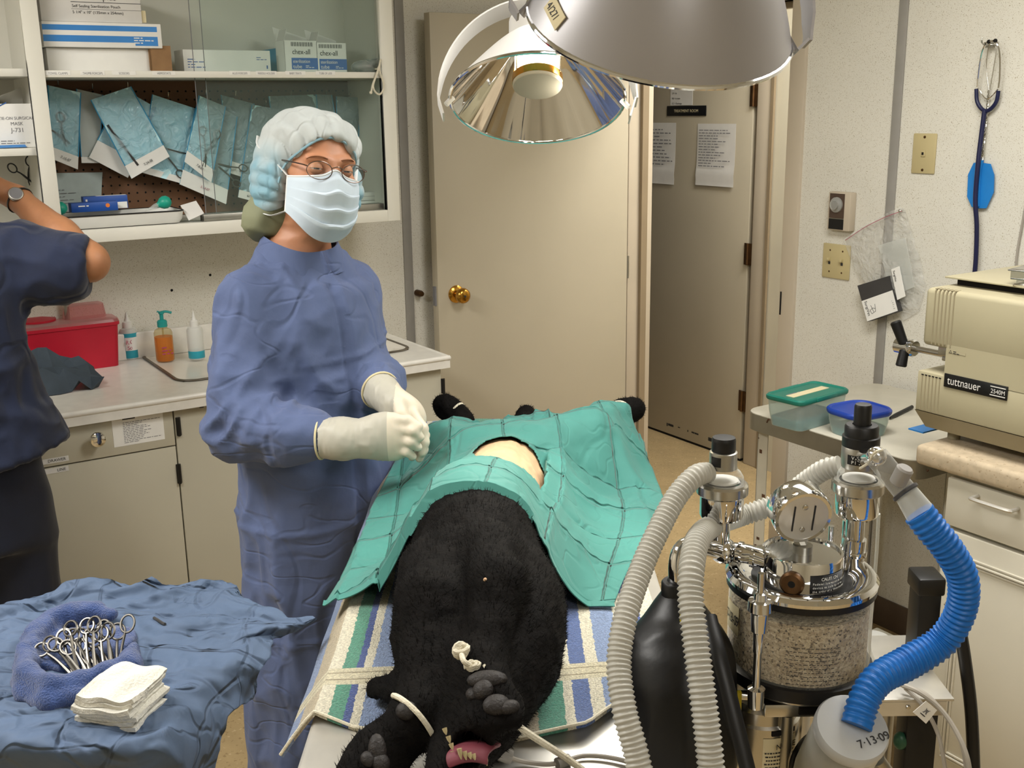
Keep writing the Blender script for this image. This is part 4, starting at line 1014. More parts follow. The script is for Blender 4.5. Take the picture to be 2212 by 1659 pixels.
# ---------------------------------------------------------------- fittings on the right wall
def pxu(x0, y0, x1, y1, u):
    """v0 (left), v1 (right), z0, z1 on the plane u"""
    a = on_u(x0, (y0+y1)/2, u); c = on_u(x1, (y0+y1)/2, u); return a.y, c.y, on_u((x0+x1)/2, y1, u).z, on_u((x0+x1)/2, y0, u).z
def uM(v, z, u=UR): return frame((u, v, z), (0, -1, 0), (0, 0, 1))     # X to the right along the wall, Y up, Z into the room
def wall_thing(name, x0, y0, x1, y1, label, cat):
    v0, v1, z0, z1 = pxu(x0, y0, x1, y1, UR)
    t = thing(name, label, cat, ROOM @ Vector((UR, (v0+v1)/2, (z0+z1)/2)))
    return t, v0-v1, z1-z0, ROOM @ uM((v0+v1)/2, (z0+z1)/2)
t, w, h, M = wall_thing('phone_plate', 1973, 288, 2023, 375, 'ivory telephone jack plate with two screws on right wall', 'wall plate')
b = MB('ivory', M); b.box((-w/2, -h/2, 0), (w/2, h/2, .006), .003); b.build('plate', t)
b = MB('ivory', M); b.box((-.007, -.009, .006), (.007, .009, .009), .001); b.use('hole_dark'); b.box((-.0045, -.004, .009), (.0025, .004, .0094)); b.build('jack', t)
for y in (-h*.41, h*.41):
    b = MB('bronze', M @ T(0, y, .006)); b.lathe([(.0042, 0), (.0036, .0014), (0, .0016)], None, 12); b.build('screw', t)
t, w, h, M = wall_thing('thermostat', 1801, 414, 1849, 497, 'brown and beige dial thermostat on right wall above the switches', 'thermostat')
b = MB('frame_tan', M); b.box((-w/2, -h/2, 0), (w/2, h/2, .028), .003); b.build('case', t)
b = MB('dark_face', M); b.box((-w*.42, -h*.18, .028), (w*.24, h*.46, .0294)); b.use('black'); b.box((-w*.42, -h*.47, .028), (w*.24, -h*.2, .0294)); b.use('alu'); b.box((-w*.42, -h*.2, .0285), (w*.24, -h*.185, .0296)); b.build('face', t)
b = MB('clear_cloudy', M @ T(-w*.09, h*.17, .029)); b.lathe([(.024, 0), (.024, .006), (.016, .010), (.015, .016), (0, .017)], None, 24); b.build('dial', t)
t, w, h, M = wall_thing('switch_plate', 1779, 527, 1838, 602, 'ivory double light switch plate at left of the plastic bag', 'switch')
b = MB('ivory', M); b.box((-w/2, -h/2, 0), (w/2, h/2, .006), .003); b.build('plate', t)
for x in (-w*.23, w*.23):
    b = MB('ivory', M @ T(x, 0, .006)); b.box((-.005, -.012, 0), (.005, .012, .001)); b.box((-.004, .001, 0), (.004, .010, .012), .001); b.use('ink'); b.box((-.0045, -.011, .001), (.0045, -.002, .0013)); b.build('toggle', t)
    for y in (-h*.31, h*.31):
        b = MB('bronze', M @ T(x, y, .006)); b.lathe([(.0032, 0), (0, .001)], None, 10); b.build('screw', t)
# fly swatter
def U(x, y, off=.01): return on_u(x, y, UR-off)
t = thing('fly_swatter', 'blue plastic fly swatter with twisted wire handle on right wall', 'fly swatter', ROOM @ U(2140, 90))
b = MB('swat_blue', ROOM)
out = [(2103, 352), (2113, 350), (2130, 353), (2139, 354), (2147, 378), (2146, 415), (2130, 450), (2112, 450), (2099, 447), (2089, 425), (2091, 377)]
P = [U(x, y, .012) for x, y in out]; n = len(P)
b.add([tuple(p) for p in P]+[(p.x+.003, p.y, p.z) for p in P], [tuple(range(n)), tuple(range(n, 2*n))[::-1]]+[(i, (i+1) % n, n+(i+1) % n, n+i) for i in range(n)])
b.tube([U(2122, 346, .014), U(2117, 360, .014), U(2112, 446, .014)], .005, 8, n=6); b.build('blade', t)
b = MB('steel', ROOM); hp = [U(2136, 195, .012), U(2129, 270, .012), U(2121, 348, .012)]
S2, L2 = spline(hp, 60)
for ph in (0, PI):
    b.tube([(p[0]-.0015*math.cos(ph+i*.9), p[1]+.0022*math.sin(ph+i*.9), p[2]) for i, p in enumerate(S2)], .0014, 6)
b.tube([U(2136, 195, .012), U(2131, 150, .014), U(2135, 105, .016), U(2143, 90, .016), U(2152, 105, .016), U(2146, 150, .014), U(2138, 195, .012)], .0014, 6, n=40); b.build('wire_handle', t)
# stethoscope
t = thing('stethoscope', 'navy stethoscope with chrome ear tubes hanging on right wall hook', 'stethoscope', ROOM @ U(2140, 92))
b = MB('chrome', ROOM)
b.tube([U(2112, 188, .02), U(2113, 170, .022), U(2120, 120, .03), U(2131, 93, .035), U(2146, 88, .035)], .0028, 8, n=26)
b.tube([U(2157, 190, .02), U(2160, 165, .022), U(2160, 115, .03), U(2153, 95, .035), U(2140, 89, .035)], .0028, 8, n=26); b.tube([U(2113, 190, .018), U(2128, 212, .014), U(2140, 210, .014), U(2156, 192, .018)], .0018, 6, n=16); b.build('ear_tube', t)
for x, y in ((2150, 88), (2136, 90)):
    b = MB('hole_dark', ROOM); p = U(x, y, .035); b.ell(tuple(p), .0055, seg=12, rings=8); b.build('ear_tip', t)
b = MB('tube_navy', ROOM)
b.tube([U(2109, 192, .016), U(2111, 220, .016), U(2124, 238, .016), U(2138, 237, .016), U(2152, 220, .016), U(2157, 196, .016)], .0055, 10, n=30)
b.tube([U(2127, 238, .018), U(2119, 300, .022), U(2113, 352, .026), U(2107, 430, .026), U(2110, 490, .022), U(2108, 560, .02), U(2104, 607, .02), U(2104, 640, .02)], .0065, 10, n=50); b.build('tubing', t)
b = MB('chrome', ROOM); p = U(2104, 650, .022); b.lathe([(.022, 0), (.022, .008), (.012, .014), (0, .015)], T(p.x, p.y, p.z) @ RY(-90), 24); b.build('chest_piece', t)
b = MB('steel', ROOM); p = U(2143, 92, 0); b.tube([(UR, p.y, p.z-.006), (UR-.03, p.y, p.z-.006), (UR-.045, p.y, p.z), (UR-.045, p.y, p.z+.012)], .0025, 8, n=12); b.box((UR-.004, p.y-.022, p.z-.012), (UR, p.y+.022, p.z+.002), .001)
tag(b.build('wall_hook'), 'small metal hook on the right wall holding the stethoscope', 'hook')
# grey cord at the far right of the wall
b = MB('cord_grey', ROOM); b.tube([U(2216, 440, .006), U(2207, 490, .006), U(2198, 540, .006), U(2194, 585, .008), U(2196, 640, .01)], .003, 8, n=20)
tag(b.build('grey_cable'), 'thin grey cord running down the wall at far right', 'cord')
# zip bag with a leaflet box
bp = [(1826, 516), (1868, 487), (1915, 463), (1948, 447), (1957, 452), (1972, 500), (1992, 565), (2003, 620), (1988, 672), (1955, 692), (1915, 665), (1872, 625), (1846, 570)]
cen = (1925, 580)
t = thing('zip_bag', 'clear plastic zip bag hung by one corner on right wall', 'bag', ROOM @ U(1950, 455))
G = []
for s in np.linspace(0, 1, 9):
    row = []
    for k in range(len(bp)*3):
        f = k/3; i = int(f); g = f-i; x = bp[i][0]*(1-g)+bp[(i+1) % len(bp)][0]*g; y = bp[i][1]*(1-g)+bp[(i+1) % len(bp)][1]*g
        px_, py_ = cen[0]+(x-cen[0])*s, cen[1]+(y-cen[1])*s
        p = U(px_, py_, 0); bul = .03*(1-s*s)*min(1, max(.15, (py_-455)/140))
        wv = .006*float(vnoise(np.array([[p.y, p.z, 0]]), 30, 4)[0])+.004*float(vnoise(np.array([[p.y, p.z, 0]]), 80, 6)[0])
        row.append((p.x-.009-bul-wv*(.3+1-s), p.y, p.z))
    row.append(row[0]); G.append(row)
b = MB('bag_plastic', ROOM); b.grid(G)
G2 = [[(p[0]*0+UR-.003-.001*(i % 2), p[1], p[2]) for p in r] for i, r in enumerate(G)]
b.grid(G2); b.build('bag', t, smooth=35)
b = MB('ink_red', ROOM); b.tube([U(1826, 519, .013), U(1870, 490, .016), U(1915, 468, .016), U(1948, 456, .014)], .0009, 5, n=20); b.build('zip_line', t)
b = MB('steel', ROOM); p = U(1950, 455, 0); b.cyl((UR, p.y, p.z), (UR-.014, p.y, p.z), .002, seg=8); b.lathe([(.005, 0), (.003, .003), (0, .004)], T(UR-.014, p.y, p.z) @ RY(-90), 10); tag(b.build('push_pin'), 'small pin holding the corner of the zip bag', 'pin')
def quad_box(P, d, mt, b=None, ROOMM=ROOM):
    b = b or MB(mt, ROOMM); b.use(mt)
    vs = [tuple(p) for p in P]+[(p[0]+d, p[1], p[2]) for p in P]
    b.add(vs, [(0, 1, 2, 3), (7, 6, 5, 4), (0, 4, 5, 1), (1, 5, 6, 2), (2, 6, 7, 3), (3, 7, 4, 0)]); return b
t = thing('leaflet_box', 'small black and white box tilted at the bottom of the zip bag', 'box', ROOM @ U(1895, 650))
P = [U(x, y, .042) for x, y in [(1852, 617), (1920, 596), (1940, 673), (1874, 695)]]
b = quad_box(P, .022, 'dark_grey'); b.build('box_body', t)
w1, w2 = .43, .40
Q = [P[0].lerp(P[3], w1), P[1].lerp(P[2], w2), P[2].lerp(P[1], .02), P[3].lerp(P[0], .01)]
b = quad_box([(p.x-.0008, p.y, p.z) for p in Q], .0006, 'paper_white')
X = (Q[1]-Q[0]).normalized(); Y = (Q[0]-Q[3]).normalized()
b.use('ink'); b.text('SurgiVet', .014, frame(Q[0]+X*.010-Y*.004+Vector((-.0012, 0, 0)), -Y, X))
M = frame(Q[3]+X*.022+Y*.014+Vector((-.0012, 0, 0)), X, Y)
for aa, bb_ in (((.004, .004), (.02, .008)), ((.02, .008), (.024, .030)), ((.012, .008), (.008, .030)), ((.004, .004), (.0, .016)), ((.0, .016), (.012, .02)), ((.012, .02), (.022, .016))): b.cyl(tuple(M @ Vector((*aa, 0))), tuple(M @ Vector((*bb_, 0))), .0006, seg=5)
b.use('ink_grey'); b.dashes(.006, .03, 5, frame(Q[2]-X*.012+Y*.008+Vector((-.0012, 0, 0)), X, Y), .9, .2); b.build('printed_band', t, label='white printed band')
for cs, mt, lb in (([(1897, 530), (1955, 513), (1975, 620), (1925, 640)], 'clear_cloudy', 'clear packet with white print standing inside the zip bag'), ([(1925, 582), (1942, 575), (1955, 640), (1938, 648)], 'paper_white', 'narrow white printed packet inside the zip bag beside the black box')):
    P = [U(x, y, .030 if mt == 'clear_cloudy' else .038) for x, y in cs]; b = quad_box(P, .003, mt)
    if mt == 'paper_white':
        b.use('ink'); Y = (P[0]-P[3]).normalized(); X = (P[1]-P[0]).normalized(); b.text('SurgiVet', .010, frame(P[0]+X*.006-Y*.006+Vector((-.001, 0, 0)), -Y, X))
    tag(b.build('packet'), lb, 'packet')
# ---------------------------------------------------------------- right counter
UCF, ZC2 = 2.062, .91
VL = rm_z(1975, 968, ZC2).y+.02
t = thing('counter', 'beige laminate counter top along the right wall', 'counter', ROOM @ Vector((2.4, 1.0, ZC2-.045)))
b = MB('laminate', ROOM); b.box((UCF, -.6, ZC2-.048), (UR-.002, VL, ZC2), .012, seg=3); b.build('worktop', t)
VKL = on_u(2046, 1020, UCF+.02).y
def drawer_unit(v1, v0, label, lab=True):
    t = thing('drawer_cabinet', label, 'cabinet', ROOM @ Vector((UCF+.3, (v0+v1)/2, 0)))
    uf = UCF+.02
    b = MB('cab_bright', ROOM); b.box((uf+.02, v0, .09), (UR-.01, v1, ZC2-.05)); b.use('base_brown'); b.box((uf+.07, v0, 0), (UR-.01, v1, .09)); b.build('carcass', t)
    zb = on_u(2120, 1163, uf).z
    b = MB('cab_bright', ROOM); b.box((uf, v0+.003, zb+.004), (uf+.018, v1-.003, ZC2-.062), .003); dr = b.build('drawer', t)
    b = MB('steel_brushed', ROOM); h0, h1 = on_u(2113, 1074, uf), on_u(2200, 1096, uf)
    va, vb = (h0.y, h1.y) if lab else ((v0+v1)/2+.05, (v0+v1)/2-.05); zh = (h0.z+h1.z)/2
    b.tube([(uf, va, zh), (uf-.022, va, zh), (uf-.03, va-.008, zh), (uf-.03, vb+.008, zh), (uf-.022, vb, zh), (uf, vb, zh)], .0045, 8, n=40); b.build('handle', dr)
    if lab:
        p = on_u(2072, 1015, uf); b = MB('ink_grey', ROOM); b.dashes(.028, .006, 1, frame((uf-.0004, p.y, p.z), (0, -1, 0), (0, 0, 1)), 1, .5); b.build('small_print', dr)
    b = MB('cab_bright', ROOM); b.box((uf, v0+.003, .1), (uf+.018, v1-.003, zb-.006), .003)
    pv0, pv1, pz0, pz1 = v0+.06, v1-.045, .16, zb-.055
    for k, (g, dd) in enumerate(((0, .004), (.008, .007), (.016, .004))):
        for a, c in (((pv0+g, pz0+g), (pv1-g, pz0+g+.005)), ((pv0+g, pz1-g-.005), (pv1-g, pz1-g)), ((pv0+g, pz0+g), (pv0+g+.005, pz1-g)), ((pv1-g-.005, pz0+g), (pv1-g, pz1-g))):
            b.box((uf-dd, a[0], a[1]), (uf+.001, c[0], c[1]), .0015)
    b.build('door', t); return t
drawer_unit(VKL, VKL-.45, 'white drawer and door cabinet below the autoclave counter')
drawer_unit(VKL-.455, VKL-.95, 'white cabinet at the near end of the right counter', False)
# ---------------------------------------------------------------- autoclave
UA = 2.10
A = lambda x, y, u=UA: on_u(x, y, u)
zt = A(2005, 621).z; zbm = ZC2+.012; vtl = A(2002, 640).y; vbl = A(1968, 900).y
t = thing('autoclave', 'beige tabletop autoclave with black handle on right counter', 'autoclave', ROOM @ Vector((2.4, 1.2, ZC2)))
vl = (vtl+vbl)/2; ve = vl-.62
nz0, nz1 = A(1978, 798).z, A(1983, 743).z; nv = A(2042, 775).y
zch = A(1968, 882).z; zbt = A(1967, 921).z
b = MB('autoclave', ROOM)
dU = UA+.50
# outer cover: upper block, lower block, notch between them, chamfered underside
b.box((UA, ve, nz1), (dU, vl-.003, zt), .012, seg=3)
b.box((UA, ve, nz0), (dU, nv, nz1+.012)); b.box((UA, ve, zch), (dU, vl, nz0), .004)
b.build('cover', t)
b = MB('autoclave_low', ROOM)  # darker copy of the cover colour, shade of the underside painted in
b.add([(UA, vl, zch), (UA, ve, zch), (UA+.028, ve, zbt), (UA+.028, vl-.012, zbt), (dU, vl, zch), (dU, ve, zch), (dU, ve, zbt), (dU, vl-.012, zbt)], [(0, 1, 2, 3), (4, 7, 6, 5), (3, 2, 6, 7), (0, 3, 7, 4), (1, 5, 6, 2)])
for uu in (UA+.07, dU-.06):
    for v_ in (vl-.06, ve+.06): b.cyl((uu, v_, ZC2+.0005), (uu, v_, zbt+.01), .014, seg=12)
b.build('base', t)
b = MB('autoclave_low', ROOM); b2 = MB('autoclave_low', ROOM)
for k in range(6):
    v_ = A(2021+k*8.2, 640).y
    b.box((UA-.0006, v_-.0016, nz1+.006), (UA+.002, v_+.0016, zt-.004)); b.box((UA, v_-.0016, zt-.002), (UA+.02, v_+.0016, zt+.0006))
    v2 = A(1993+k*7.6, 812).y; b2.box((UA-.0006, v2-.0014, zch+.004), (UA+.002, v2+.0014, nz0-.008)); b2.use('hole_dark'); b2.box((UA-.0009, v2-.003, nz0-.009), (UA+.001, v2+.003, nz0-.0065)); b2.use('autoclave_low')
b.build('vent_slots', t); b2.build('lower_vent_slots', t)
p0, p1 = A(2040, 829), A(2178, 846)
b = MB('black', ROOM); hz = .0155; zc_ = A(2108, 835).z
b.box((UA-.003, p1.y, zc_-hz), (UA, p0.y, zc_+hz), .001); W_ = p0.y-p1.y; b.use('paper')
b.text('tuttnauer', .026, frame((UA-.0034, p0.y-.009, zc_-.0075), (0, -1, 0), (0, 0, 1)), sx=.62*W_/.115)
b.box((UA-.0034, p1.y+.004, zc_+.0085), (UA-.003, p1.y+W_*.26, zc_+.0105)); b.box((UA-.0034, p1.y+.004, zc_-.0105), (UA-.003, p1.y+W_*.26, zc_-.0085)); b.text('2540M', .0135, frame((UA-.0034, p1.y+W_*.25, zc_-.005), (0, -1, 0), (0, 0, 1)), sx=.68*W_/.115); b.build('name_plate', t)
b = MB('autoclave_low', ROOM); q0, q1 = A(2049, 756), A(2086, 770)
b.box((UA-.0004, q1.y, q1.z), (UA, q0.y, q0.z)); b.use('autoclave'); b.box((UA-.0006, q1.y+.0008, q1.z+.0008), (UA, q0.y-.0008, q0.z-.0008)); b.use('ink')
tv = q0.y-.006
for i in range(3):
    a1 = PI/2+i*2*PI/3; a2 = a1+2*PI/3; b.cyl((UA-.0008, tv-.004*math.cos(a1), (q0.z+q1.z)/2+.004*math.sin(a1)), (UA-.0008, tv-.004*math.cos(a2), (q0.z+q1.z)/2+.004*math.sin(a2)), .0004, seg=4)
b.dashes(.018, .008, 2, frame((UA-.0008, tv-.007, (q0.z+q1.z)/2-.004), (0, -1, 0), (0, 0, 1)), .9, .4); b.build('warning_label', t)
# door bolt and handle at the far end
um = UA+.10
hub = on_u(1952, 748, um); zh = hub.z
b = MB('steel', ROOM); b.cyl((um, nv-.02, zh), (um, hub.y-.02, zh), .008, seg=12); b.box((um-.05, nv-.01, nz1-.03), (um+.04, vl-.012, nz1-.004), .003); b.box((um-.045, nv-.005, nz0+.018), (um+.03, vl-.02, nz0+.03), .003); b.box((um-.04, nv-.012, nz0+.002), (um+.03, nv+.012, nz1), .003); b.build('bolt', t)
b = MB('hole_dark', ROOM); b.box((UA+.02, nv-.012, nz0), (dU-.02, nv+.001, nz1)); b.build('recess', t)
b = MB('chrome', ROOM); b.lathe([(.019, -.026), (.019, .0), (.019, .018), (.012, .02)], align((0, 1, 0), (um, hub.y, zh)), 24); b.lathe([(.02, -.02), (.0215, -.024), (.0215, -.03), (.018, -.034)], align((0, 1, 0), (um, hub.y, zh)), 24); hb = b.build('handle_hub', t)
for x0, y0, x1, y1 in ((1952, 743, 1934, 694), (1954, 755, 1946, 792)):
    b = MB('black', ROOM); a_, c_ = on_u(x0, y0, um-.01), on_u(x1, y1, um-.02); b.cyl(tuple(a_), tuple(c_), .0115, .0135, 16, .003); b.build('handle_bar', t)
# raised lid plate and things on top
zp = zt+.02
b = MB('autoclave', ROOM); vv0 = on_u(2063, 612, UA+.10).y
b.box((UA+.08, ve+.02, zt), (dU-.02, vv0-.02, zp-.004)); b.use('hole_dark'); b.box((UA+.079, ve+.02, zt+.001), (UA+.081, vv0-.021, zp-.006)); b.use('autoclave'); b.box((UA+.06, ve, zp-.004), (dU, vv0, zp), .001); b.use('brass'); b.lathe([(.016, 0), (.012, .0006), (0, .0008)], T(UA+.12, A(2195, 640).y, zp), 14); b.build('top_plate', t)
b = MB('steel', ROOM); q = rm_z(2165, 612, zp)
M = ROOM @ T(q.x+.06, q.y-.10, zp) @ RZ(12)
t = thing('instrument_cassette', 'small metal instrument cassette lying on top of the autoclave', 'cassette', M=M)
b = MB('steel', M); b.box((-.05, -.10, .012), (.09, .09, .016), .001); b.box((-.05, -.10, .016), (-.046, .09, .034)); b.use('dark_grey'); b.box((-.046, -.098, .016), (.086, .088, .031)); b.use('steel'); b.tube([(-.052, .08, .001), (-.075, .06, .006), (-.075, -.02, .006), (-.052, -.04, .001)], .003, 6, n=16); b.box((-.04, -.08, .0005), (.08, .08, .012)); b.box((-.056, -.1, .031), (.09, .095, .034), .001); b.build('case', t)
b = MB('paper_white', M); b.grid([[(-.02+.1*s, -.08+.14*q_, .035+.006*math.sin(3*s)*q_) for s in np.linspace(0, 1, 5)] for q_ in np.linspace(0, 1, 5)], .0008); tag(b.build('paper_slip'), 'white paper slip on top of the metal cassette', 'paper')
b = MB('sky_blue', ROOM); q = rm_z(1978, 929, ZC2); b.box((q.x-.012, q.y-.03, ZC2+.0005), (q.x+.10, q.y+.012, ZC2+.004)); tag(b.build('blue_cloth'), 'bright blue edge of cloth under the autoclave corner', 'cloth')
# ---------------------------------------------------------------- utility trolley
ZTR = .82
tu0, tu1, tv0, tv1 = 2.185, 2.745, 1.60, 2.19
t = thing('utility_trolley', 'old white metal trolley with rust marks beside the right wall', 'trolley', ROOM @ Vector(((tu0+tu1)/2, (tv0+tv1)/2, 0)))
b = MB('trolley', ROOM); loops(b, [lift(rr(tu0, tu1, tv0, tv1, .05), ZTR-.012), lift(rr(tu0, tu1, tv0, tv1, .05), ZTR-.002), lift(rr(tu0+.003, tu1-.003, tv0+.003, tv1-.003, .05), ZTR)]); b.build('top', t)
b = MB('alu', ROOM); loops(b, [lift(rr(tu0-.001, tu1+.001, tv0-.001, tv1+.001, .05), ZTR-.052), lift(rr(tu0-.001, tu1+.001, tv0-.001, tv1+.001, .05), ZTR-.004), lift(rr(tu0+.002, tu1-.002, tv0+.002, tv1-.002, .05), ZTR-.004), lift(rr(tu0+.002, tu1-.002, tv0+.002, tv1-.002, .05), ZTR-.052)]); b.build('edge_band', t)
for (lu, lv) in ((tu0+.03, tv1-.035), (tu1-.06, tv1-.035), (tu0+.17, tv0+.03), (tu1-.06, tv0+.03)):
    b = MB('trolley', ROOM); b.box((lu, lv, .03), (lu+.036, lv+.003, ZTR-.03)); b.box((lu, lv-.036, .03), (lu+.003, lv+.003, ZTR-.03)); b.use('rust')
    rg = random.Random(int(lu*1000))
    for k in range(7): z_ = rg.uniform(.3, .74); b.box((lu-.0006, lv-.036+rg.uniform(0, .03), z_), (lu, lv-.03+rg.uniform(0, .03), z_+rg.uniform(.004, .014)))
    b.use('black_rubber'); b.cyl((lu+.01, lv-.01, 0), (lu+.01, lv-.01, .03), .016, seg=12); b.build('leg', t)
b = MB('rust', ROOM); q = on_u(1660, 908, tu0-.0015); b.tube([(q.x, q.y+.006, q.z-.008), (q.x, q.y, q.z+.004), (q.x, q.y-.004, q.z+.001)], .002, 5, n=8)
q = on_u(1945, 998, tu0+.05); b.ell((tu0+.045, tv0-.002, ZTR-.03), .003, seg=8, rings=6); b.build('mark', t)
def tub(cx, cy, w, l, h, rot, label, lidc, filmc, liquid, rnd, tape=False):
    M = ROOM @ T(cx, cy, ZTR+.0005) @ RZ(rot)
    t = thing('food_tub', label, 'container', M=M)
    b = MB(filmc, M); loops(b, [lift(rr(-w/2*.86, w/2*.86, -l/2*.86, l/2*.86, rnd), 0), lift(rr(-w/2*.94, w/2*.94, -l/2*.94, l/2*.94, rnd), h*.5), lift(rr(-w/2*.98, w/2*.98, -l/2*.98, l/2*.98, rnd), h)], cap1=False); b.build('tub', t)
    b = MB(liquid, M); loops(b, [lift(rr(-w/2*.84, w/2*.84, -l/2*.84, l/2*.84, rnd), .001), lift(rr(-w/2*.88, w/2*.88, -l/2*.88, l/2*.88, rnd), h*.3)]); b.build('liquid', t)
    b = MB(lidc, M); loops(b, [lift(rr(-w/2, w/2, -l/2, l/2, rnd), h-.008), lift(rr(-w/2*1.03, w/2*1.03, -l/2*1.02, l/2*1.02, rnd), h-.004), lift(rr(-w/2*1.03, w/2*1.03, -l/2*1.02, l/2*1.02, rnd), h+.003), lift(rr(-w/2*.98, w/2*.98, -l/2*.98, l/2*.98, rnd), h+.007), lift(rr(-w/2*.93, w/2*.93, -l/2*.94, l/2*.94, rnd), h+.006), lift(rr(-w/2*.90, w/2*.90, -l/2*.92, l/2*.92, rnd), h+.003)])
    if tape:
        for sx in (-1, 1):
            b.box((sx*w*.515-.004, -l*.2, h-.006), (sx*w*.515+.004, l*.2, h+.006), .002)
    lo = b.build('lid', t)
    if tape:
        b = MB('paper_cream', M); b.box((-.012, -l*.36, h+.003), (.014, l*.36, h+.0042)); b.use('ink_grey'); b.dashes(l*.6, .016, 1, frame((-.006, -l*.32, h+.0043), (0, 1, 0), (-1, 0, 0)), .9, .3); b.build('tape', lo)
    return t
c4 = [rm_z(x, y, ZTR+.085) for x, y in ((1648, 853), (1727, 872), (1832, 842), (1768, 823))]
cc = sum(c4, Vector())/4; e1, e2 = c4[1]-c4[0], c4[2]-c4[1]
tub(cc.x, cc.y, e1.length, e2.length, .082, math.degrees(math.atan2(e1.y, e1.x)), 'clear food tub with dark teal lid and tape strip on trolley', 'teal_lid', 'teal_tub', 'aqua_liquid', .018, True)
c4 = [rm_z(x, y, ZTR+.065) for x, y in ((1785, 882), (1868, 909), (1927, 884), (1846, 860))]
cc = sum(c4, Vector())/4; e1, e2 = c4[1]-c4[0], c4[2]-c4[1]
tub(cc.x, cc.y, e1.length*.96, e2.length*.98, .062, math.degrees(math.atan2(e1.y, e1.x)), 'clear food tub with royal blue lid on trolley', 'blue_lid', 'teal_tub', 'aqua_liquid', .042)
b = MB('black', ROOM); a, c = rm_z(1922, 903, ZTR+.006), rm_z(1970, 879, ZTR+.006); b.tube([tuple(a), tuple(a.lerp(c, .25)), tuple(c)], [.0035, .0055, .0055], 10); tag(b.build('marker_pen'), 'black marker pen lying on the trolley beside blue lid tub', 'pen')
# ---------------------------------------------------------------- operating table (world axes, running away from the camera)
TZ = .95; TX0, TX1, TY0, TY1 = -.25, .225, .86, 2.5
t = thing('operating_table', 'stainless steel operating table under the striped towel', 'table', (0, 1.65, 0))
b = MB('steel_brushed'); loops(b, [lift(rr(TX0+.02, TX1-.02, TY0+.02, TY1-.02, .02), TZ-.035), lift(rr(TX0, TX1, TY0, TY1, .03), TZ-.03), lift(rr(TX0, TX1, TY0, TY1, .03), TZ-.003), lift(rr(TX0+.004, TX1-.004, TY0+.004, TY1-.004, .028), TZ)]); b.build('table_top', t)
b = MB('steel_brushed'); b.box((-.12, 1.45, .72), (.10, 1.9, TZ-.034), .01); b.cyl((0, 1.68, .12), (0, 1.68, .74), .07, seg=28); b.cyl((0, 1.68, .08), (0, 1.68, .4), .09, seg=28); b.build('column', t)
b = MB('dark_grey'); b.box((-.24, 1.25, 0), (.24, 2.15, .07), .02); b.build('base', t)
# striped towel
fx = [at_z(x, y, .957) for x, y in [(652, 1570), (680, 1547), (760, 1567), (850, 1584), (960, 1598), (1090, 1601), (1180, 1594), (1270, 1585), (1345, 1530)]]
FX = [-.285]+[p.x for p in fx[1:]]+[.21]; FY = [fx[0].y+.01]+[p.y for p in fx[1:]]+[fx[-1].y+.05]
def towel_pt(x, q):
    y0 = float(np.interp(x, FX, FY)); y = y0+(2.475-y0)*q
    z = TZ+.006+.0025*math.sin(23*x+4*y)+.002*math.sin(31*y)
    z += .012*math.exp(-q*25)*max(0, math.sin(19*(x+.03)))+.010*math.exp(-((x-.12)/.05)**2-q*18)
    if x < -.247: z -= 1.1*(-.247-x)+4*(x+.247)**2
    return (x, y, z)
b = MB('towel_stripes')
xs = np.linspace(-.288, .205, 60); qs = np.r_[np.linspace(0, .3, 50), np.linspace(.31, 1, 60)]
b.grid([[towel_pt(x, q) for x in xs] for q in qs], .004)
tw = tag(b.build('striped_towel', smooth=60), 'terry towel with green, navy and cream stripes on the table', 'towel')
b = MB('cord_white')
b.tube([(p[0], p[1]-.001, p[2]+.002) for p in [towel_pt(x, 0) for x in xs]], .0020, 6); b.build('hem', tw)
# ---------------------------------------------------------------- dog on its back
elL, elR = (-.114, 1.36, 1.075), (-.033, 1.325, 1.108)
wrL = tuple(at_z(902, 1552, 1.018)); pwL = tuple(at_z(812, 1640, .985)); wrR = tuple(at_z(1035, 1462, 1.062)); pwR = tuple(at_z(1068, 1520, 1.052))
tpL = (pwL[0]-.018, pwL[1]-.03, pwL[2]-.004)
hpL = [((-.07, 1.98, 1.01), .06), ((-.14, 2.08, 1.01), .045), ((-.12, 2.24, .99), .026), (tuple(at_y(1000, 908, 2.33)), .02), (tuple(at_y(980, 888, 2.36)), .021), (tuple(at_y(960, 874, 2.37)), .026)]
hpR = [((.05, 1.98, 1.015), .065), ((.15, 2.07, 1.035), .045), ((.19, 2.21, 1.03), .028), (tuple(at_y(1322, 903, 2.29)), .021), (tuple(at_y(1345, 890, 2.33)), .023), (tuple(at_y(1366, 884, 2.35)), .027)]
EARL = [((-.095, 1.175, 1.0), .03), ((-.125, 1.19, .985), .03), (tuple(at_z(820, 1492, .972)), .017)]
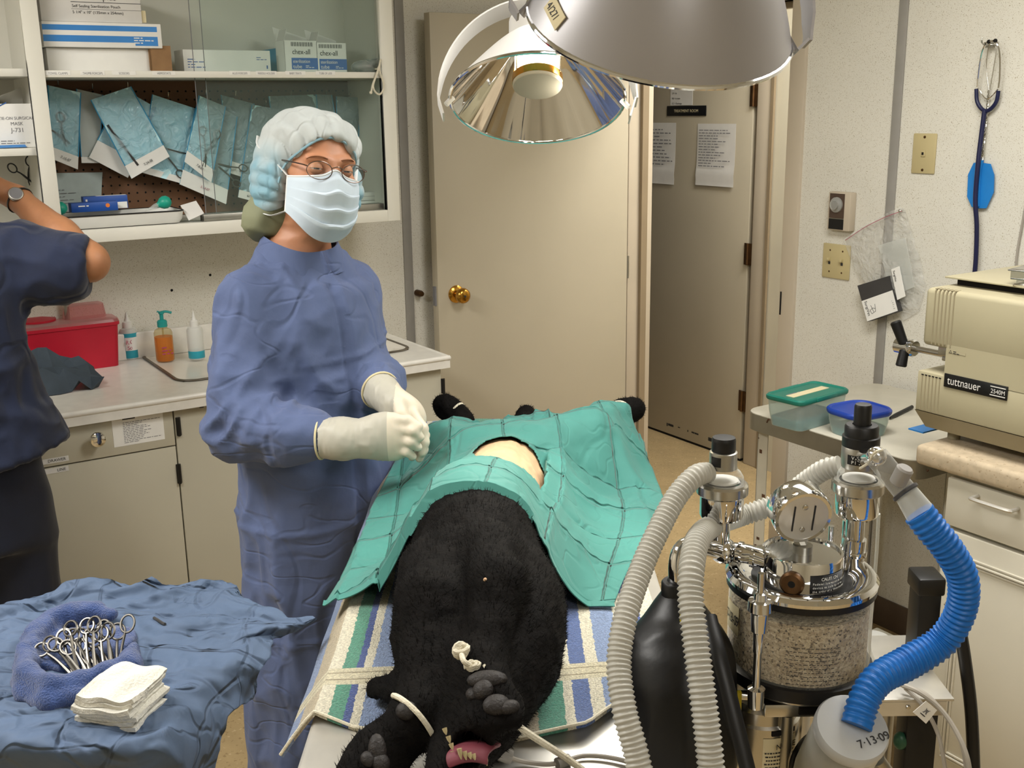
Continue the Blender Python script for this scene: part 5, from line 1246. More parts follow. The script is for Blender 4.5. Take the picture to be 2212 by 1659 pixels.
def dog_f(P):
    d = ell_d(P, (-.055, 1.475, 1.054), (.092, .19, .104))
    d = smin(d, seg_d(P, (-.05, 1.6, 1.03), (-.02, 1.88, 1.005), .09, .08), .06)
    d = smin(d, ell_d(P, (-.012, 2.02, 1.01), (.10, .11, .065)), .06)
    d = smin(d, ell_d(P, (-.098, 1.28, 1.035), (.052, .13, .08)), .05)
    d = smin(d, ell_d(P, (.012, 1.28, 1.03), (.053, .14, .08)), .05)
    d = smin(d, seg_d(P, (-.045, 1.30, 1.035), (-.045, 1.16, 1.02), .078, .062), .05)
    # head: skull, lower jaw above, upper jaw below, mouth gap
    h = ell_d(P, (-.046, 1.13, 1.012), (.062, .075, .056))
    h = smin(h, seg_d(P, (-.044, 1.12, 1.046), tuple(at_y(1028, 1588, 1.01)), .040, .021), .03)
    h = smin(h, seg_d(P, (-.052, 1.10, .995), tuple(at_y(968, 1688, .985)), .042, .026), .03)
    gap = seg_d(P, tuple(at_y(1006, 1636, .965)), (-.045, 1.07, 1.008), .021, .008)
    h = smax(h, -gap, .008); d = smin(d, h, .03)
    e = chain_d(P, EARL, .02); e = np.maximum(e, np.abs(P[:, 2]-(.972+.03*np.clip((P[:, 0]+.2)/.1, 0, 1)))-.009); d = smin(d, e, .02)
    # fore limbs
    fl = chain_d(P, [((-.105, 1.24, 1.03), .05), (elL, .032), ((-.108, 1.22, 1.092), .031), (wrL, .024), (pwL, .028), (tpL, .02)], .03)
    fr = chain_d(P, [((.0, 1.22, 1.02), .055), (elR, .038), ((-.018, 1.2, 1.118), .031), (wrR, .025), (pwR, .031)], .03)
    d = smin(smin(d, fl, .010), fr, .010)
    # hind limbs and tail
    d = smin(d, chain_d(P, hpL, .03), .03); d = smin(d, chain_d(P, hpR, .03), .03)
    d = smin(d, chain_d(P, [((.0, 2.08, 1.0), .035), ((.025, 2.3, .99), .026), (tuple(at_y(1137, 906, 2.40)), .025), (tuple(at_y(1136, 892, 2.41)), .017)], .02), .02)
    # toes of the paws
    for (c0, c1, rr_) in ((pwR, (.0, -.03, -.004), .013), (pwL, (-.012, -.03, -.002), .012)):
        for k in (-1.5, -.5, .5, 1.5):
            a = np.array(c0)+np.array([k*.013, -.010, .004]); d = smin(d, seg_d(P, tuple(a), tuple(a+np.array(c1)*(.95-.12*abs(k))), rr_, rr_*.9), .008)
    return d
V, Q = sdf_mesh(dog_f, (-.26, .9, .945), (.36, 2.47, 1.2), .0055)
V = relax(V, Q, 2); N_ = vnormals(V, Q)
V = V+N_*(.0016*vnoise(V, 60, 3)+.0012*vnoise(V*np.array([1, .35, 1]), 190, 4)+.003*vnoise(V, 18, 6))[:, None]
V[:, 2] = np.where((V[:, 2] < TZ+.012) & (V[:, 1] < 2.46) & (V[:, 0] > -.25) & (V[:, 0] < .22), np.maximum(V[:, 2], TZ+.0105), V[:, 2])
C = V[Q].mean(1)
sh = (np.abs((C[:, 0]-.01)/.105)**3+np.abs((C[:, 1]-1.83)/.15)**3 < 1) & (C[:, 2] > 1.03)
dog = from_arrays(V, Q, ['fur_black', 'shaved_skin'], 'dog', mi=np.where(sh, 1, 0))
tag(dog, 'black dog lying on its back on the striped towel under drape', 'dog')
dogV, dogQ = V, Q
from mathutils.bvhtree import BVHTree
BV = BVHTree.FromPolygons([tuple(p) for p in V], [tuple(int(i) for i in f) for f in Q])
def snap(p, push=0.):
    loc, nor, i, ds = BV.find_nearest(Vector(p)); return loc+nor*push
# coat: short hairs lying towards the tail
rg = np.random.RandomState(3); ar = np.linalg.norm(np.cross(V[Q[:, 2]]-V[Q[:, 0]], V[Q[:, 3]]-V[Q[:, 1]]), axis=1); ok = (~sh) & (C[:, 1] < 1.56) | (C[:, 1] > 2.2)
pi_ = np.where(ok)[0]; pick = rg.choice(pi_, 15000, p=ar[pi_]/ar[pi_].sum()); w4 = rg.dirichlet([1]*4, 15000)
bp_ = (V[Q[pick]]*w4[..., None]).sum(1); bn = N_[Q[pick]].mean(1); bn /= np.linalg.norm(bn, axis=1)[:, None]
dirn = np.array([0, 1., -.15])+rg.normal(0, .28, (15000, 3)); dirn -= bn*(dirn*bn).sum(1)[:, None]; dirn /= np.linalg.norm(dirn, axis=1)[:, None]
sd = np.cross(bn, dirn); Lh = rg.uniform(.006, .013, 15000)[:, None]; wd_ = .0006
A_ = bp_-bn*.001; tri = np.stack([A_-sd*wd_, A_+sd*wd_, A_+dirn*Lh+bn*(.0035+.25*Lh*rg.uniform(0, 1, (15000, 1)))], 1).reshape(-1, 3)
b = MB('fur_black'); b.v = [tuple(p) for p in tri]; b.f = [(3*i, 3*i+1, 3*i+2) for i in range(15000)]; b.mi = [0]*15000; fu = b.build('coat_hair', dog, smooth=0); fu['kind'] = 'stuff'
# paw pads, tongue, teeth
def pad(x, y, z, r, up=(0, -.6, .8)):
    p = at_z(x, y, z); h = BV.ray_cast(EYE, (p-EYE).normalized())
    if h[0] is None: h = (p, Vector(up))
    b = MB('pad_black'); b.ell((0, 0, 0), r, align(h[1], h[0]), 16, 10); return b.build('paw_pad', dog)
for x, y, rx in ((1052, 1468, (.022, .011, .009)), (1043, 1491, (.012, .012, .009)), (1072, 1523, (.012, .015, .009)), (1100, 1528, (.008, .012, .007)), (1020, 1500, (.007, .009, .006))): pad(x, y, 1.07, rx)
for x, y, rx in ((878, 1535, (.011, .012, .008)), (815, 1622, (.018, .010, .009)), (822, 1648, (.011, .010, .008)), (795, 1640, (.009, .008, .007))): pad(x, y, 1.0, rx)
b = MB('tongue'); tp = [at_y(x, y, z) for x, y, z in [(1030, 1612, 1.03), (1022, 1618, 1.0), (1008, 1632, .985), (1012, 1652, .978)]]
S_, _ = spline([tuple(p) for p in tp], 14)
b.grid([[(p[0]+w*.026*(1-.25*(i/13)), p[1]+.002*w, p[2]-.006*w*w+.002) for w in np.linspace(-1, 1, 7)] for i, p in enumerate(S_)], .006); b.build('tongue', dog, sub=1)
for x, y, z, L in ((992, 1617, 1.008, .016), (1003, 1623, 1.008, .012), (1013, 1626, 1.008, .008), (978, 1622, .998, .014), (1048, 1634, .998, .013), (968, 1590, 1.0, .009), (960, 1573, 1.004, .008), (974, 1606, 1.0, .008), (1022, 1629, 1.006, .007)):
    p = at_y(x, y, 1.985-z); b = MB('tooth'); L *= .62; b.tube([tuple(p), tuple(p+Vector((.001, -.002, -L*.5))), tuple(p+Vector((.002, -.004, -L)))], [.0028, .0022, .0006], 8); b.build('tooth', dog)
for x, y in ((1048, 1252), (1082, 1066)):
    h = BV.ray_cast(EYE, ray(x, y).normalized()); b = MB('shaved_skin'); b.ell((0, 0, 0), (.0024, .0024, .002), align(h[1], h[0]), 10, 8); b.build('nipple', dog)
# tie cords
def cord_loop(c, ax, r, label, extra=(), knots=(), rad_=.0032, squash=1.):
    b = MB('cord_white'); M = align(ax, c)
    b.tube([tuple(M @ Vector((r*math.cos(a), squash*r*math.sin(a), .003*math.sin(2*a)))) for a in np.linspace(0, 2*PI, 30, endpoint=False)], rad_, 8, closed=True)
    for e in extra: b.tube(e, rad_*1.15, 8, n=18)
    for kx, kr in knots:
        M2 = align((.3, -.6, .7), kx)
        for i in range(5): b.tube([tuple(M2 @ Vector((kr*(.55+.25*math.sin(i))*math.cos(a), kr*.8*math.sin(a), kr*(.35*math.sin(a+i)+.22*(i-2))))) for a in np.linspace(0, 2*PI, 12, endpoint=False)], kr*.3, 6, closed=True)
    return tag(b.build('tie_cord'), label, 'cord', 'white cords tying the dog\'s paws')
cord_loop(wrL, Vector(pwL)-Vector(wrL), .0365, 'white tie cord looped round the lower left front paw')
k1, k2 = at_z(1018, 1438, 1.09), at_z(995, 1405, 1.10)
cord_loop(tuple(Vector(wrR)+Vector((0, .008, 0))), Vector(pwR)-Vector(wrR), .031, 'white tie cord with fluffy knotted end on raised front paw',
          [[tuple(k1), tuple(at_z(1002, 1428, 1.098)), tuple(k2)], [tuple(at_z(1002, 1440, 1.09)), tuple(k1), tuple(at_z(1040, 1443, 1.085)), tuple(snap(at_z(1046, 1452, 1.08)))]], [(tuple(k2), .009), (tuple(k1), .006), (tuple(at_z(1028, 1437, 1.09)), .005)], .0026)
cord_loop(tuple(at_y(985, 893, 2.35)), Vector(hpL[5][0])-Vector(hpL[3][0]), .0245, 'white tie cord round the hind paw beside gloved hands', [[tuple(at_y(985, 905, 2.32)), tuple(at_y(975, 912, 2.33)), tuple(at_y(960, 912, 2.40))]], [(tuple(at_y(992, 908, 2.31)), .006)])
cord_loop(tuple(at_y(1340, 892, 2.32)), Vector(hpR[5][0])-Vector(hpR[3][0]), .026, 'white tie cord round the hind paw at right end of drape')
# ---------------------------------------------------------------- teal drape laid over the dog
ns, nt_ = 150, 130
NL, NR, FR, FL = np.array([-.285, 1.475]), np.array([.145, 1.45]), np.array([.292, 2.31]), np.array([-.24, 2.23])
s_, t_ = np.meshgrid(np.linspace(0, 1, ns), np.linspace(0, 1, nt_))
XY = ((1-s_)*(1-t_))[..., None]*NL+(s_*(1-t_))[..., None]*NR+(s_*t_)[..., None]*FR+((1-s_)*t_)[..., None]*FL
XY[..., 0] += .05*np.sin(PI*t_)*s_**2-.008*np.sin(3*PI*t_)*s_**3
XY[..., 1] += .018*np.sin(7*s_+1)*(1-t_)**3-.012*np.sin(PI*s_)*t_**3
base = np.full(s_.shape, TZ+.014)
for i in range(nt_):
    for j in range(ns):
        x, y = XY[i, j]
        if x < TX0-.012 or x > TX1+.012: base[i, j] = .80
        h = BV.ray_cast(Vector((x, y, 1.6)), Vector((0, 0, -1)))
        if h[0] is not None: base[i, j] = max(base[i, j], h[0].z+.006)
Zd = base.copy(); Zd[base < .9] = .96
edge_drop = np.zeros_like(Zd)
for it in range(700):
    Pd = np.pad(Zd, 1, mode='edge')
    Av = .25*(Pd[:-2, 1:-1]+Pd[2:, 1:-1]+Pd[1:-1, :-2]+Pd[1:-1, 2:])
    Zd = np.maximum(base, Av-.000012)
    Zd[:, 0] = .948; Zd[:, -1] = np.maximum(base[:, -1], np.where(XY[:, -1, 0] > TX1, .945, .966))
# fold marks of the unfolded cloth: straight creases with flat facets between
cre = np.zeros_like(Zd)
A1, A2 = s_*5.2+t_*.9, t_*6.6-s_*1.1
for f, am in ((A1, .010), (A2, .009)):
    q = f-np.round(f); sg = np.where(np.round(f) % 2 == 0, 1, -1); cre += am*sg*(.9*np.exp(-(np.abs(q)/.03))+.8*(1-2*np.abs(q)))
PP = np.stack([XY[..., 0].ravel(), XY[..., 1].ravel(), np.zeros(XY[..., 0].size)], 1)
big = (1.6*ridged(PP+.02*np.stack([vnoise(PP, 9, 3)]*3, 1), 8, 2)-.8).reshape(Zd.shape); med = vnoise(PP, 22, 5).reshape(Zd.shape)
slack = np.clip((Zd-np.maximum(base, .945))/.03, 0, 1)
Zd = Zd+cre*(.35+.65*slack)+(.012*big+.005*med)*(.12+.88*slack)+.002
Zd = np.maximum(Zd, base+.001)
hm = np.abs((XY[..., 0]+.006)/.066)**3+np.abs((XY[..., 1]-1.80)/.10)**3; wh = np.clip((3.2-hm)/2.2, 0, 1); wh = wh*wh*(3-2*wh)*(base > 1.0)
Zd = Zd*(1-wh)+(base+.0025)*wh
G = np.concatenate([XY, Zd[..., None]], 2)
hole = (np.abs((XY[..., 0]+.006)/.066)**3+np.abs((XY[..., 1]-1.80)/.10)**3) < 1
b = MB('drape_teal')
idx = {}; vs = []; fs = []
for i in range(nt_):
    for j in range(ns): vs.append(tuple(G[i, j]))
for i in range(nt_-1):
    for j in range(ns-1):
        if not (hole[i, j] and hole[i+1, j+1] and hole[i, j+1] and hole[i+1, j]): fs.append((i*ns+j, i*ns+j+1, (i+1)*ns+j+1, (i+1)*ns+j))
b.add(vs, fs)
dr = tag(b.build('surgical_drape', smooth=180), 'teal surgical drape with an opening spread over the dog', 'drape')
vx = np.array([v.co[:] for v in dr.data.vertices]); 
from mathutils.kdtree import KDTree
kd = KDTree(ns*nt_)
for i_, p_ in enumerate(G.reshape(-1, 3)): kd.insert(Vector(p_), i_)
kd.balance(); ii = [kd.find(Vector(p_))[1] for p_ in vx]
for nm_, A_ in (('fold_a', A1), ('fold_b', A2)):
    at_ = dr.data.attributes.new(nm_, 'FLOAT', 'POINT'); at_.data.foreach_set('value', (A_.ravel()[ii]+.5).astype(np.float32))
md = dr.modifiers.new('thickness', 'SOLIDIFY'); md.thickness = .0016; md.offset = 0
# stitched hem along the near edge, turned over on the chest
b = MB('drape_teal')
jj = [j for j in range(ns)]
hem = [[(G[0, j, 0], G[0, j, 1]-.012*q, G[0, j, 2]-.024*q*(1 if .2 < s_[0, j] < .72 else .1)+.002) for j in jj] for q in np.linspace(0, 1, 4)]
b.grid(hem, .0016); b.build('hem_flap', dr)
# ---------------------------------------------------------------- leads beside the head
b = MB('cord_white'); b.tube([at_z(1106, 1560, 1.01), at_z(1150, 1590, .99), at_z(1215, 1632, .965), at_z(1262, 1666, .955), at_z(1300, 1700, .955)], .0042, 8, n=30)
tag(b.build('white_tube'), 'stiff off-white tube slanting from the dog\'s jaw across the table', 'tube')
t = thing('monitor_lead', 'grey monitor lead with clip on the steel table near dog\'s mouth', 'lead', tuple(at_z(1200, 1648, TZ)))
b = MB('cord_grey'); b.tube([at_z(1100, 1636, .965), at_z(1130, 1645, .956), at_z(1180, 1651, .955), at_z(1215, 1646, .955), at_z(1260, 1633, .955), at_z(1320, 1637, .955), at_z(1380, 1655, .955), at_z(1420, 1690, .955)], .0028, 8, n=40); b.build('cable', t)
b = MB('grey_plastic'); p0, p1 = at_z(1203, 1650, .957), at_z(1230, 1640, .957); b.cyl(tuple(p0), tuple(p1), .0065, seg=10); b.build('joint_sleeve', t)
b = MB('grey_plastic'); b.cyl(tuple(at_z(1064, 1612, .985)), tuple(at_z(1102, 1630, .968)), .005, .006, 10); b.build('clip', t)
b = MB('grey_plastic'); b.cyl(tuple(at_z(1060, 1626, .98)), tuple(at_z(1100, 1640, .964)), .005, .006, 10); b.build('clip', t)
b = MB('clear_cloudy'); b.tube([at_z(1010, 1640, .995), at_z(1014, 1662, .985), at_z(1022, 1700, .97)], .006, 10, n=10); tag(b.build('airway_tube'), 'short clear airway tube coming out below the dog\'s tongue', 'tube')
# ---------------------------------------------------------------- the person in the blue gown
PC = Vector((-.425, 2.2, 0)); AF = math.atan2(-.66, .75)
MP = Matrix.Translation(PC) @ Matrix.Rotation(AF, 4, 'Z')      # x forward, y to their left, z up
iMP = np.array(MP.inverted())
def PL(x, y, z): return tuple(MP @ Vector((x, y, z)))
hc = at_y(681, 398, 2.19); hc.z += .032
hf = Vector((.53, -.85, 0)).normalized(); hx0 = Vector((.85, .53, 0)).normalized(); uz = Vector((0, 0, 1))
hz = uz*math.cos(rad(8))+hx0*math.sin(rad(8)); hx = hx0*math.cos(rad(8))-uz*math.sin(rad(8))
MH = Matrix((hx, -hf, hz)).transposed().to_4x4(); MH.translation = hc
iMH = np.array(MH.inverted())
def loc(P, iM): return P @ iM[:3, :3].T+iM[:3, 3]
sR, sL = PL(.0, -.118, 1.305), PL(.0, .116, 1.30)
eR = tuple(at_y(524, 914, 2.03)); wR = tuple(at_y(742, 950, 1.93)); eL = tuple(at_y(775, 800, 2.30)); wL = tuple(at_y(838, 852, 2.03))
def ellz(P, zs, a_, b_, ox=None):
    z = P[:, 2]; a = np.interp(z, zs, a_); b = np.interp(z, zs, b_); x = P[:, 0]-(np.interp(z, zs, ox) if ox else 0)
    return (np.sqrt((x/a)**2+(P[:, 1]/b)**2)-1)*np.minimum(a, b)
def head_f(P):
    d = ell_d(P, (0, .012, .03), (.073, .092, .076)); d = smin(d, ell_d(P, (0, -.025, -.03), (.062, .068, .082)), .03)
    d = smin(d, ell_d(P, (0, -.04, -.088), (.042, .042, .03)), .03)
    d = smin(d, seg_d(P, (0, -.092, .004), (0, -.110, -.034), .009, .014), .014)
    for s in (-1, 1):
        d = smin(d, seg_d(P, (s*.014, -.090, .017), (s*.046, -.078, .017), .009, .008), .012)
        d = smin(d, ell_d(P, (s*.038, -.066, -.03), (.026, .024, .02)), .02)
        d = smax(d, -ell_d(P, (s*.031, -.098, .0), (.017, .014, .0105)), .010)
        d = smin(d, ell_d(P, (s*.074, .012, -.012), (.008, .016, .028)), .01)
    return smin(d, seg_d(P, (0, .02, -.07), (-.012, .045, -.19), .05, .056), .03)
def body_f(P):
    d = head_f(loc(P, iMH)); L = loc(P, iMP)
    b = ellz(L, [.84, .95, 1.1, 1.25, 1.36, 1.42], [.10, .10, .09, .10, .07, .05], [.13, .13, .11, .11, .075, .05])
    b = np.maximum(b, np.maximum(.84-L[:, 2], L[:, 2]-1.42)); d = smin(d, b, .04)
    for (s, e, w) in ((sR, eR, wR), (sL, eL, wL)):
        d = smin(d, chain_d(P, [(s, .036), (e, .034), (w, .024)], .02), .03)
    for y in (-.08, .08): d = smin(d, chain_d(P, [(PL(0, y, .86), .08), (PL(.01, y, .48), .055), (PL(-.01, y, .1), .036), (PL(.09, y, .05), .035)], .03), .03)
    return d
V, Q = sdf_mesh(body_f, (-.76, 1.82, .0), (-.02, 2.56, 1.66), .007)
V = relax(V, Q, 1)
surg = from_arrays(V, Q, ['skin'], 'person'); tag(surg, 'person in blue surgical gown, cap, mask and glasses facing the camera', 'person')
# gown
GZ = [.22, .4, .62, .85, 1.0, 1.12, 1.25, 1.32, 1.38, 1.43]
def gown_f(P):
    L = loc(P, iMP)
    d = ellz(L, GZ, [.155, .155, .15, .15, .145, .14, .13, .115, .084, .07], [.185, .18, .175, .172, .163, .152, .148, .138, .098, .072], [.0, .0, .005, .01, .015, .02, .012, .006, 0, .0])
    d = np.maximum(d, np.maximum(.235-L[:, 2], L[:, 2]-1.398+.22*L[:, 0]))
    r = chain_d(P, [(sR, .072), (tuple((np.array(sR)+np.array(eR))/2+np.array([-.006, 0, -.01])), .070), (eR, .068), (tuple(np.array(eR)*.55+np.array(wR)*.45+np.array([0, 0, -.006])), .058), (tuple(np.array(eR)*.34+np.array(wR)*.66), .050), (tuple(np.array(eR)*.22+np.array(wR)*.78), .039), (tuple(np.array(eR)*.17+np.array(wR)*.83), .029), (wR, .026)], .014)
    l = chain_d(P, [(sL, .066), (eL, .060), (tuple(np.array(eL)*.45+np.array(wL)*.55), .05), (tuple(np.array(eL)*.2+np.array(wL)*.8), .036), (tuple(np.array(eL)*.1+np.array(wL)*.9), .028), (wL, .026)], .014)
    return smin(smin(d, r, .035), l, .035)
V, Q = sdf_mesh(gown_f, (-.80, 1.76, .22), (.02, 2.62, 1.45), .0064)
V = relax(V, Q, 3); N_ = vnormals(V, Q); L = loc(V, iMP); Ln = N_ @ iMP[:3, :3].T
def armw(P, a, b, w=.09):
    return np.clip(1-seg_d(P, a, b, 0, 0)/w, 0, 1)**.5
zz = L[:, 2]
arm = np.maximum(armw(V, sR, eR, .12), armw(V, eR, wR, .10)); arm = np.where((L[:, 1] < -.10) | (V[:, 1] < 2.0), arm, 0)
warp = V+.02*np.stack([vnoise(V, 9, 1), vnoise(V, 9, 2), vnoise(V, 9, 3)], 1)
skirt = np.clip((1.06-zz)/.25, 0, 1)
dsp = .009*skirt*(ridged(L*np.array([1, 1, .16])+.02*np.stack([vnoise(L, 6, 4)]*3, 1), 13, 5)-.2)*(1-arm)
dsp += (1-.75*skirt)*(.0050*(ridged(warp @ np.array([[.9, 0, .35], [0, 1, 0], [-.35, 0, .35]]).T, 12, 8)-.3)+.0022*(ridged(warp*np.array([1, 1, .6]), 27, 9)-.3))+skirt*.003*(ridged(warp*np.array([1, 1, .3]), 26, 19)-.3)
sE = np.exp(-(np.linalg.norm(V-np.array(eR), axis=1)/.11)**2)
axd = (np.array(eR)-np.array(sR)); axd /= np.linalg.norm(axd)
dsp += arm*.0045*(ridged(warp*np.array([.8, .8, 1.35]), 13, 12)-.2)
dsp += sE*.009*(ridged((warp@np.array([[.6, 0, .8], [0, .4, 0], [-.8, 0, .6]]).T)*np.array([1, 1, 2.4]), 13, 15)-.1)
# the overlapping front panel
fr_ = (Ln[:, 0] > .1) & (arm < .35) & (zz < 1.34)
yl = L[:, 1]
dsp += fr_*.005*np.clip((.062-np.abs(yl-.055))/.006, 0, 1)*np.clip((1.36-zz)/.05, 0, 1)
dsp -= fr_*.004*np.exp(-((yl+.018)/.006)**2)*np.clip((zz-.3)/.2, 0, 1)
for zf in (.62, .86, 1.08, 1.2): dsp += .0025*np.exp(-((zz-zf-.01*np.sin(9*yl))/.006)**2)*(1-arm)
for wq, rq in ((wR, .085), (wL, .07)): dsp *= np.clip((np.linalg.norm(V-np.array(wq), axis=1)-rq*.75)/(rq*.5), 0.05, 1)
V2 = V+N_*(1.7*dsp)[:, None]
from_arrays(V2, Q, ['gown_blue'], 'gown', surg)
b = MB('gown_blue')
cr_ = []
for q in np.linspace(0, 1, 5):
    cr_.append([PL(.006+(.090+.003*math.sin(5*a)-.018*q)*math.cos(a), (.100-.024*q)*math.sin(a), 1.376+.048*q-.020*math.cos(a)+.003*math.sin(3*a)) for a in np.linspace(0, 2*PI, 41)])
b.grid(cr_, .003); b.build('collar', surg)
b = MB('navy')
for y in (-.08, .08): b.tube([PL(0, y, .45), PL(-.005, y, .12)], [.075, .07], 16)
b.build('trousers', surg)
for y in (-.08, .08):
    b = MB('dark_grey'); b.ell((0, 0, 0), (.13, .045, .045), Matrix.Translation(Vector(PL(.05, y, .046))) @ Matrix.Rotation(AF, 4, 'Z'), 18, 10); b.build('shoe', surg)
# eyes, brows
for s in (-1, 1):
    M = MH @ T(s*.031, -.0815, 0)
    b = MB('eye_white', M); b.ell((0, 0, 0), .0122, None, 20, 14); e = b.build('eye', surg)
    b = MB('iris', M @ T(-.001, 0, 0) @ RX(90)); b.lathe([(.0066, .0104), (.0045, .0117), (.002, .01238), (0, .0126)], None, 18); b.use('black'); b.lathe([(.0024, .0124), (0, .0128)], None, 12); b.build('iris', e)
    b = MB('skin', M)       # eyelids: bands of a slightly larger sphere
    for lo, hi in ((2, 86), (-80, -13)):
        b.grid([[(.0140*math.cos(rad(t))*math.sin(rad(a)), -.0140*math.cos(rad(t))*math.cos(rad(a)), .0140*math.sin(rad(t+(6 if lo > 0 else -5)*(abs(a)/80)**2*-1))) for a in np.linspace(-88, 88, 17)] for t in np.linspace(lo, hi, 8)], .0008)
    b.build('eyelid', surg)
    b = MB('brow_hair', MH); b.tube([(s*.014, -.0975, .0185), (s*.026, -.0965, .0215), (s*.040, -.0885, .021), (s*.050, -.080, .015)], [.0016, .0024, .0022, .001], 8, n=14, flat=.6); b.build('eyebrow', surg)
# cap
def cap_f(P):
    d = ell_d(P, (.0, .025, .043), (.096, .115, .073))
    d = smin(d, ell_d(P, (-.078, .035, -.03), (.034, .06, .07)), .035)
    d = smin(d, ell_d(P, (.078, .035, -.04), (.040, .055, .058)), .035)
    d = smin(d, ell_d(P, (0, .085, -.03), (.08, .05, .075)), .04)
    o = ell_d(P, (0, -.115, -.052), (.088, .114, .118)); return smax(d, -o, .006)
V, Q = sdf_mesh(cap_f, (-.14, -.11, -.13), (.14, .16, .14), .004)
V = relax(V, Q, 1); N_ = vnormals(V, Q)
ang = np.arctan2(V[:, 0], V[:, 2]+.05); dist = np.sqrt((V[:, 0]/.079)**2+((V[:, 2]+.052)/.108)**2+((V[:, 1]+.08)/.2)**2)
puck = np.abs(np.sin(ang*12+1.0*vnoise(V, 16, 3)))**.7
V = V+N_*(.0085*(puck-.6)*np.exp(-((dist-1.05)/.55)**2)+.002*(ridged(V, 24, 6)-.2)+.003*vnoise(V, 14, 2))[:, None]
C = V[Q].mean(1)
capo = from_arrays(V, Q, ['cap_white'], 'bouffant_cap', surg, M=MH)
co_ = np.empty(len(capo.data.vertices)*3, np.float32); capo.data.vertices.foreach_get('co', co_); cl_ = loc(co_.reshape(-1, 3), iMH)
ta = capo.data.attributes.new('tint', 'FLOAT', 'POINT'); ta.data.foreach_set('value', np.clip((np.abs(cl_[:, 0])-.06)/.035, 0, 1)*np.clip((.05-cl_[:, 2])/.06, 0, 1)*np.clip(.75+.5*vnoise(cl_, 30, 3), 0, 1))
b = MB('mask_white', MH)
els = [(.0795*math.sin(a), -.115+.10*math.sqrt(max(0, 1-.0))*0-.0, 0) for a in (0,)]
ep = []
for a in np.linspace(-112, 112, 41):
    x = .080*math.sin(rad(a)); z = -.052+.109*math.cos(rad(a))
    y = -.071+.9*max(0, abs(x)-.02)**1.0*.85+.012*(1-math.cos(rad(a)))
    ep.append((x, y, z))
def capsnap(p):
    # push the elastic onto the cap opening edge
    q = np.array([p]); y = np.linspace(-.11, .05, 90); d = cap_f(np.stack([np.full(90, p[0]), y, np.full(90, p[2])], 1)); k = np.argmax(d < .0005); return (p[0], y[k]-.001 if (d < .0005).any() else p[1], p[2])
b.use('cap_blue'); b.tube([capsnap((p[0]*1.02, p[1], p[2]+.002)) for p in ep[4:-4]], .0026, 6); b.build('elastic', capo)
def tail_f(P):
    d = ell_d(P, (-.075, .06, -.116), (.042, .045, .040)); return smin(d, ell_d(P, (-.05, .055, -.085), (.05, .05, .05)), .03)
V, Q = sdf_mesh(tail_f, (-.16, .0, -.17), (.04, .14, -.01), .005); V = V+vnormals(V, Q)*(.004*(ridged(V, 26, 3)-.2))[:, None]
from_arrays(V, Q, ['cap_green'], 'cap_tail', surg, M=MH)
# mask
def mask_pt(s, q):
    x = -.0705+.141*s; ax = abs(x)/.0705
    zt = -.0120+.012*math.exp(-(x/.017)**2)-.008*ax**2; zb = -.138+.050*ax**2.2
    z = zt+(zb-zt)*q
    bulge = (1-ax**2.2)**.62
    yc = np.interp(q, [0, .12, .3, .55, .8, 1], [-.105, -.119, -.126, -.126, -.120, -.092])
    y = -.042+(yc+.042)*bulge-.006*math.exp(-((ax-.75)/.2)**2)
    for k, qc in enumerate((.30, .52, .72)):
        dq = q-qc-.03*(1-ax)*(k-1); y -= .0065*(1-ax**3)*np.clip(dq/.012, 0, 1)*np.clip(1-dq/.2, 0, 1)
    return (x, y-.0015*math.sin(9*x*30+q*5)*(1-ax)*.3, z)
b = MB('mask_blue', MH); b.grid([[mask_pt(s, q) for s in np.linspace(0, 1, 33)] for q in np.linspace(0, 1, 70)], .0012)
mk = b.build('face_mask', surg, smooth=30)
b = MB('mask_white', MH)
for s in (0, 1): b.tube([mask_pt(s, q) for q in np.linspace(0, 1, 16)], .0032, 6, flat=.5)
b.tube([tuple(np.array(mask_pt(s, .015))+np.array([0, -.001, 0])) for s in np.linspace(0, 1, 30)], .0022, 6); b.build('mask_binding', mk)
b = MB('mask_white', MH)
for s, x in ((0, -.0705), (1, .0705)):
    sg = -1 if s == 0 else 1
    p0 = mask_pt(s, 0); p1 = mask_pt(s, 1)
    b.tube([p0, (sg*.090, .0, .012), (sg*.104, .035, .03), (sg*.09, .08, .05)], .0035, 6, n=16, flat=.35)
    b.tube([p1, (sg*.085, .0, -.10), (sg*.095, .04, -.09), (sg*.07, .09, -.07)], .0035, 6, n=16, flat=.35)
b.build('mask_tie', mk)
# glasses
gl = None
b = MB('frame_metal', MH)
def rim(s): return [(s*.0345+.0245*math.cos(a), -.1135+.006*abs(math.cos(a))*(1 if s*math.cos(a) > 0 else 0), -.004+.0168*math.sin(a)) for a in np.linspace(0, 2*PI, 36, endpoint=False)]
for s in (-1, 1): b.tube(rim(s), .00095, 6, closed=True)
b.tube([(-.0105, -.1135, .002), (0, -.117, .0055), (.0105, -.1135, .002)], .001, 6, n=10)
for s in (-1, 1): b.tube([(s*.0585, -.108, .002), (s*.066, -.10, .004), (s*.079, -.03, .008), (s*.082, .03, .004)], .0014, 6, n=20)
gl = b.build('glasses', surg)
b = MB('lens', MH)
for s in (-1, 1): r_ = rim(s); b.add([(s*.0345, -.1137, -.004)]+r_, [(0, i+1, (i+1) % 36+1) for i in range(36)])
b.build('lens', gl)
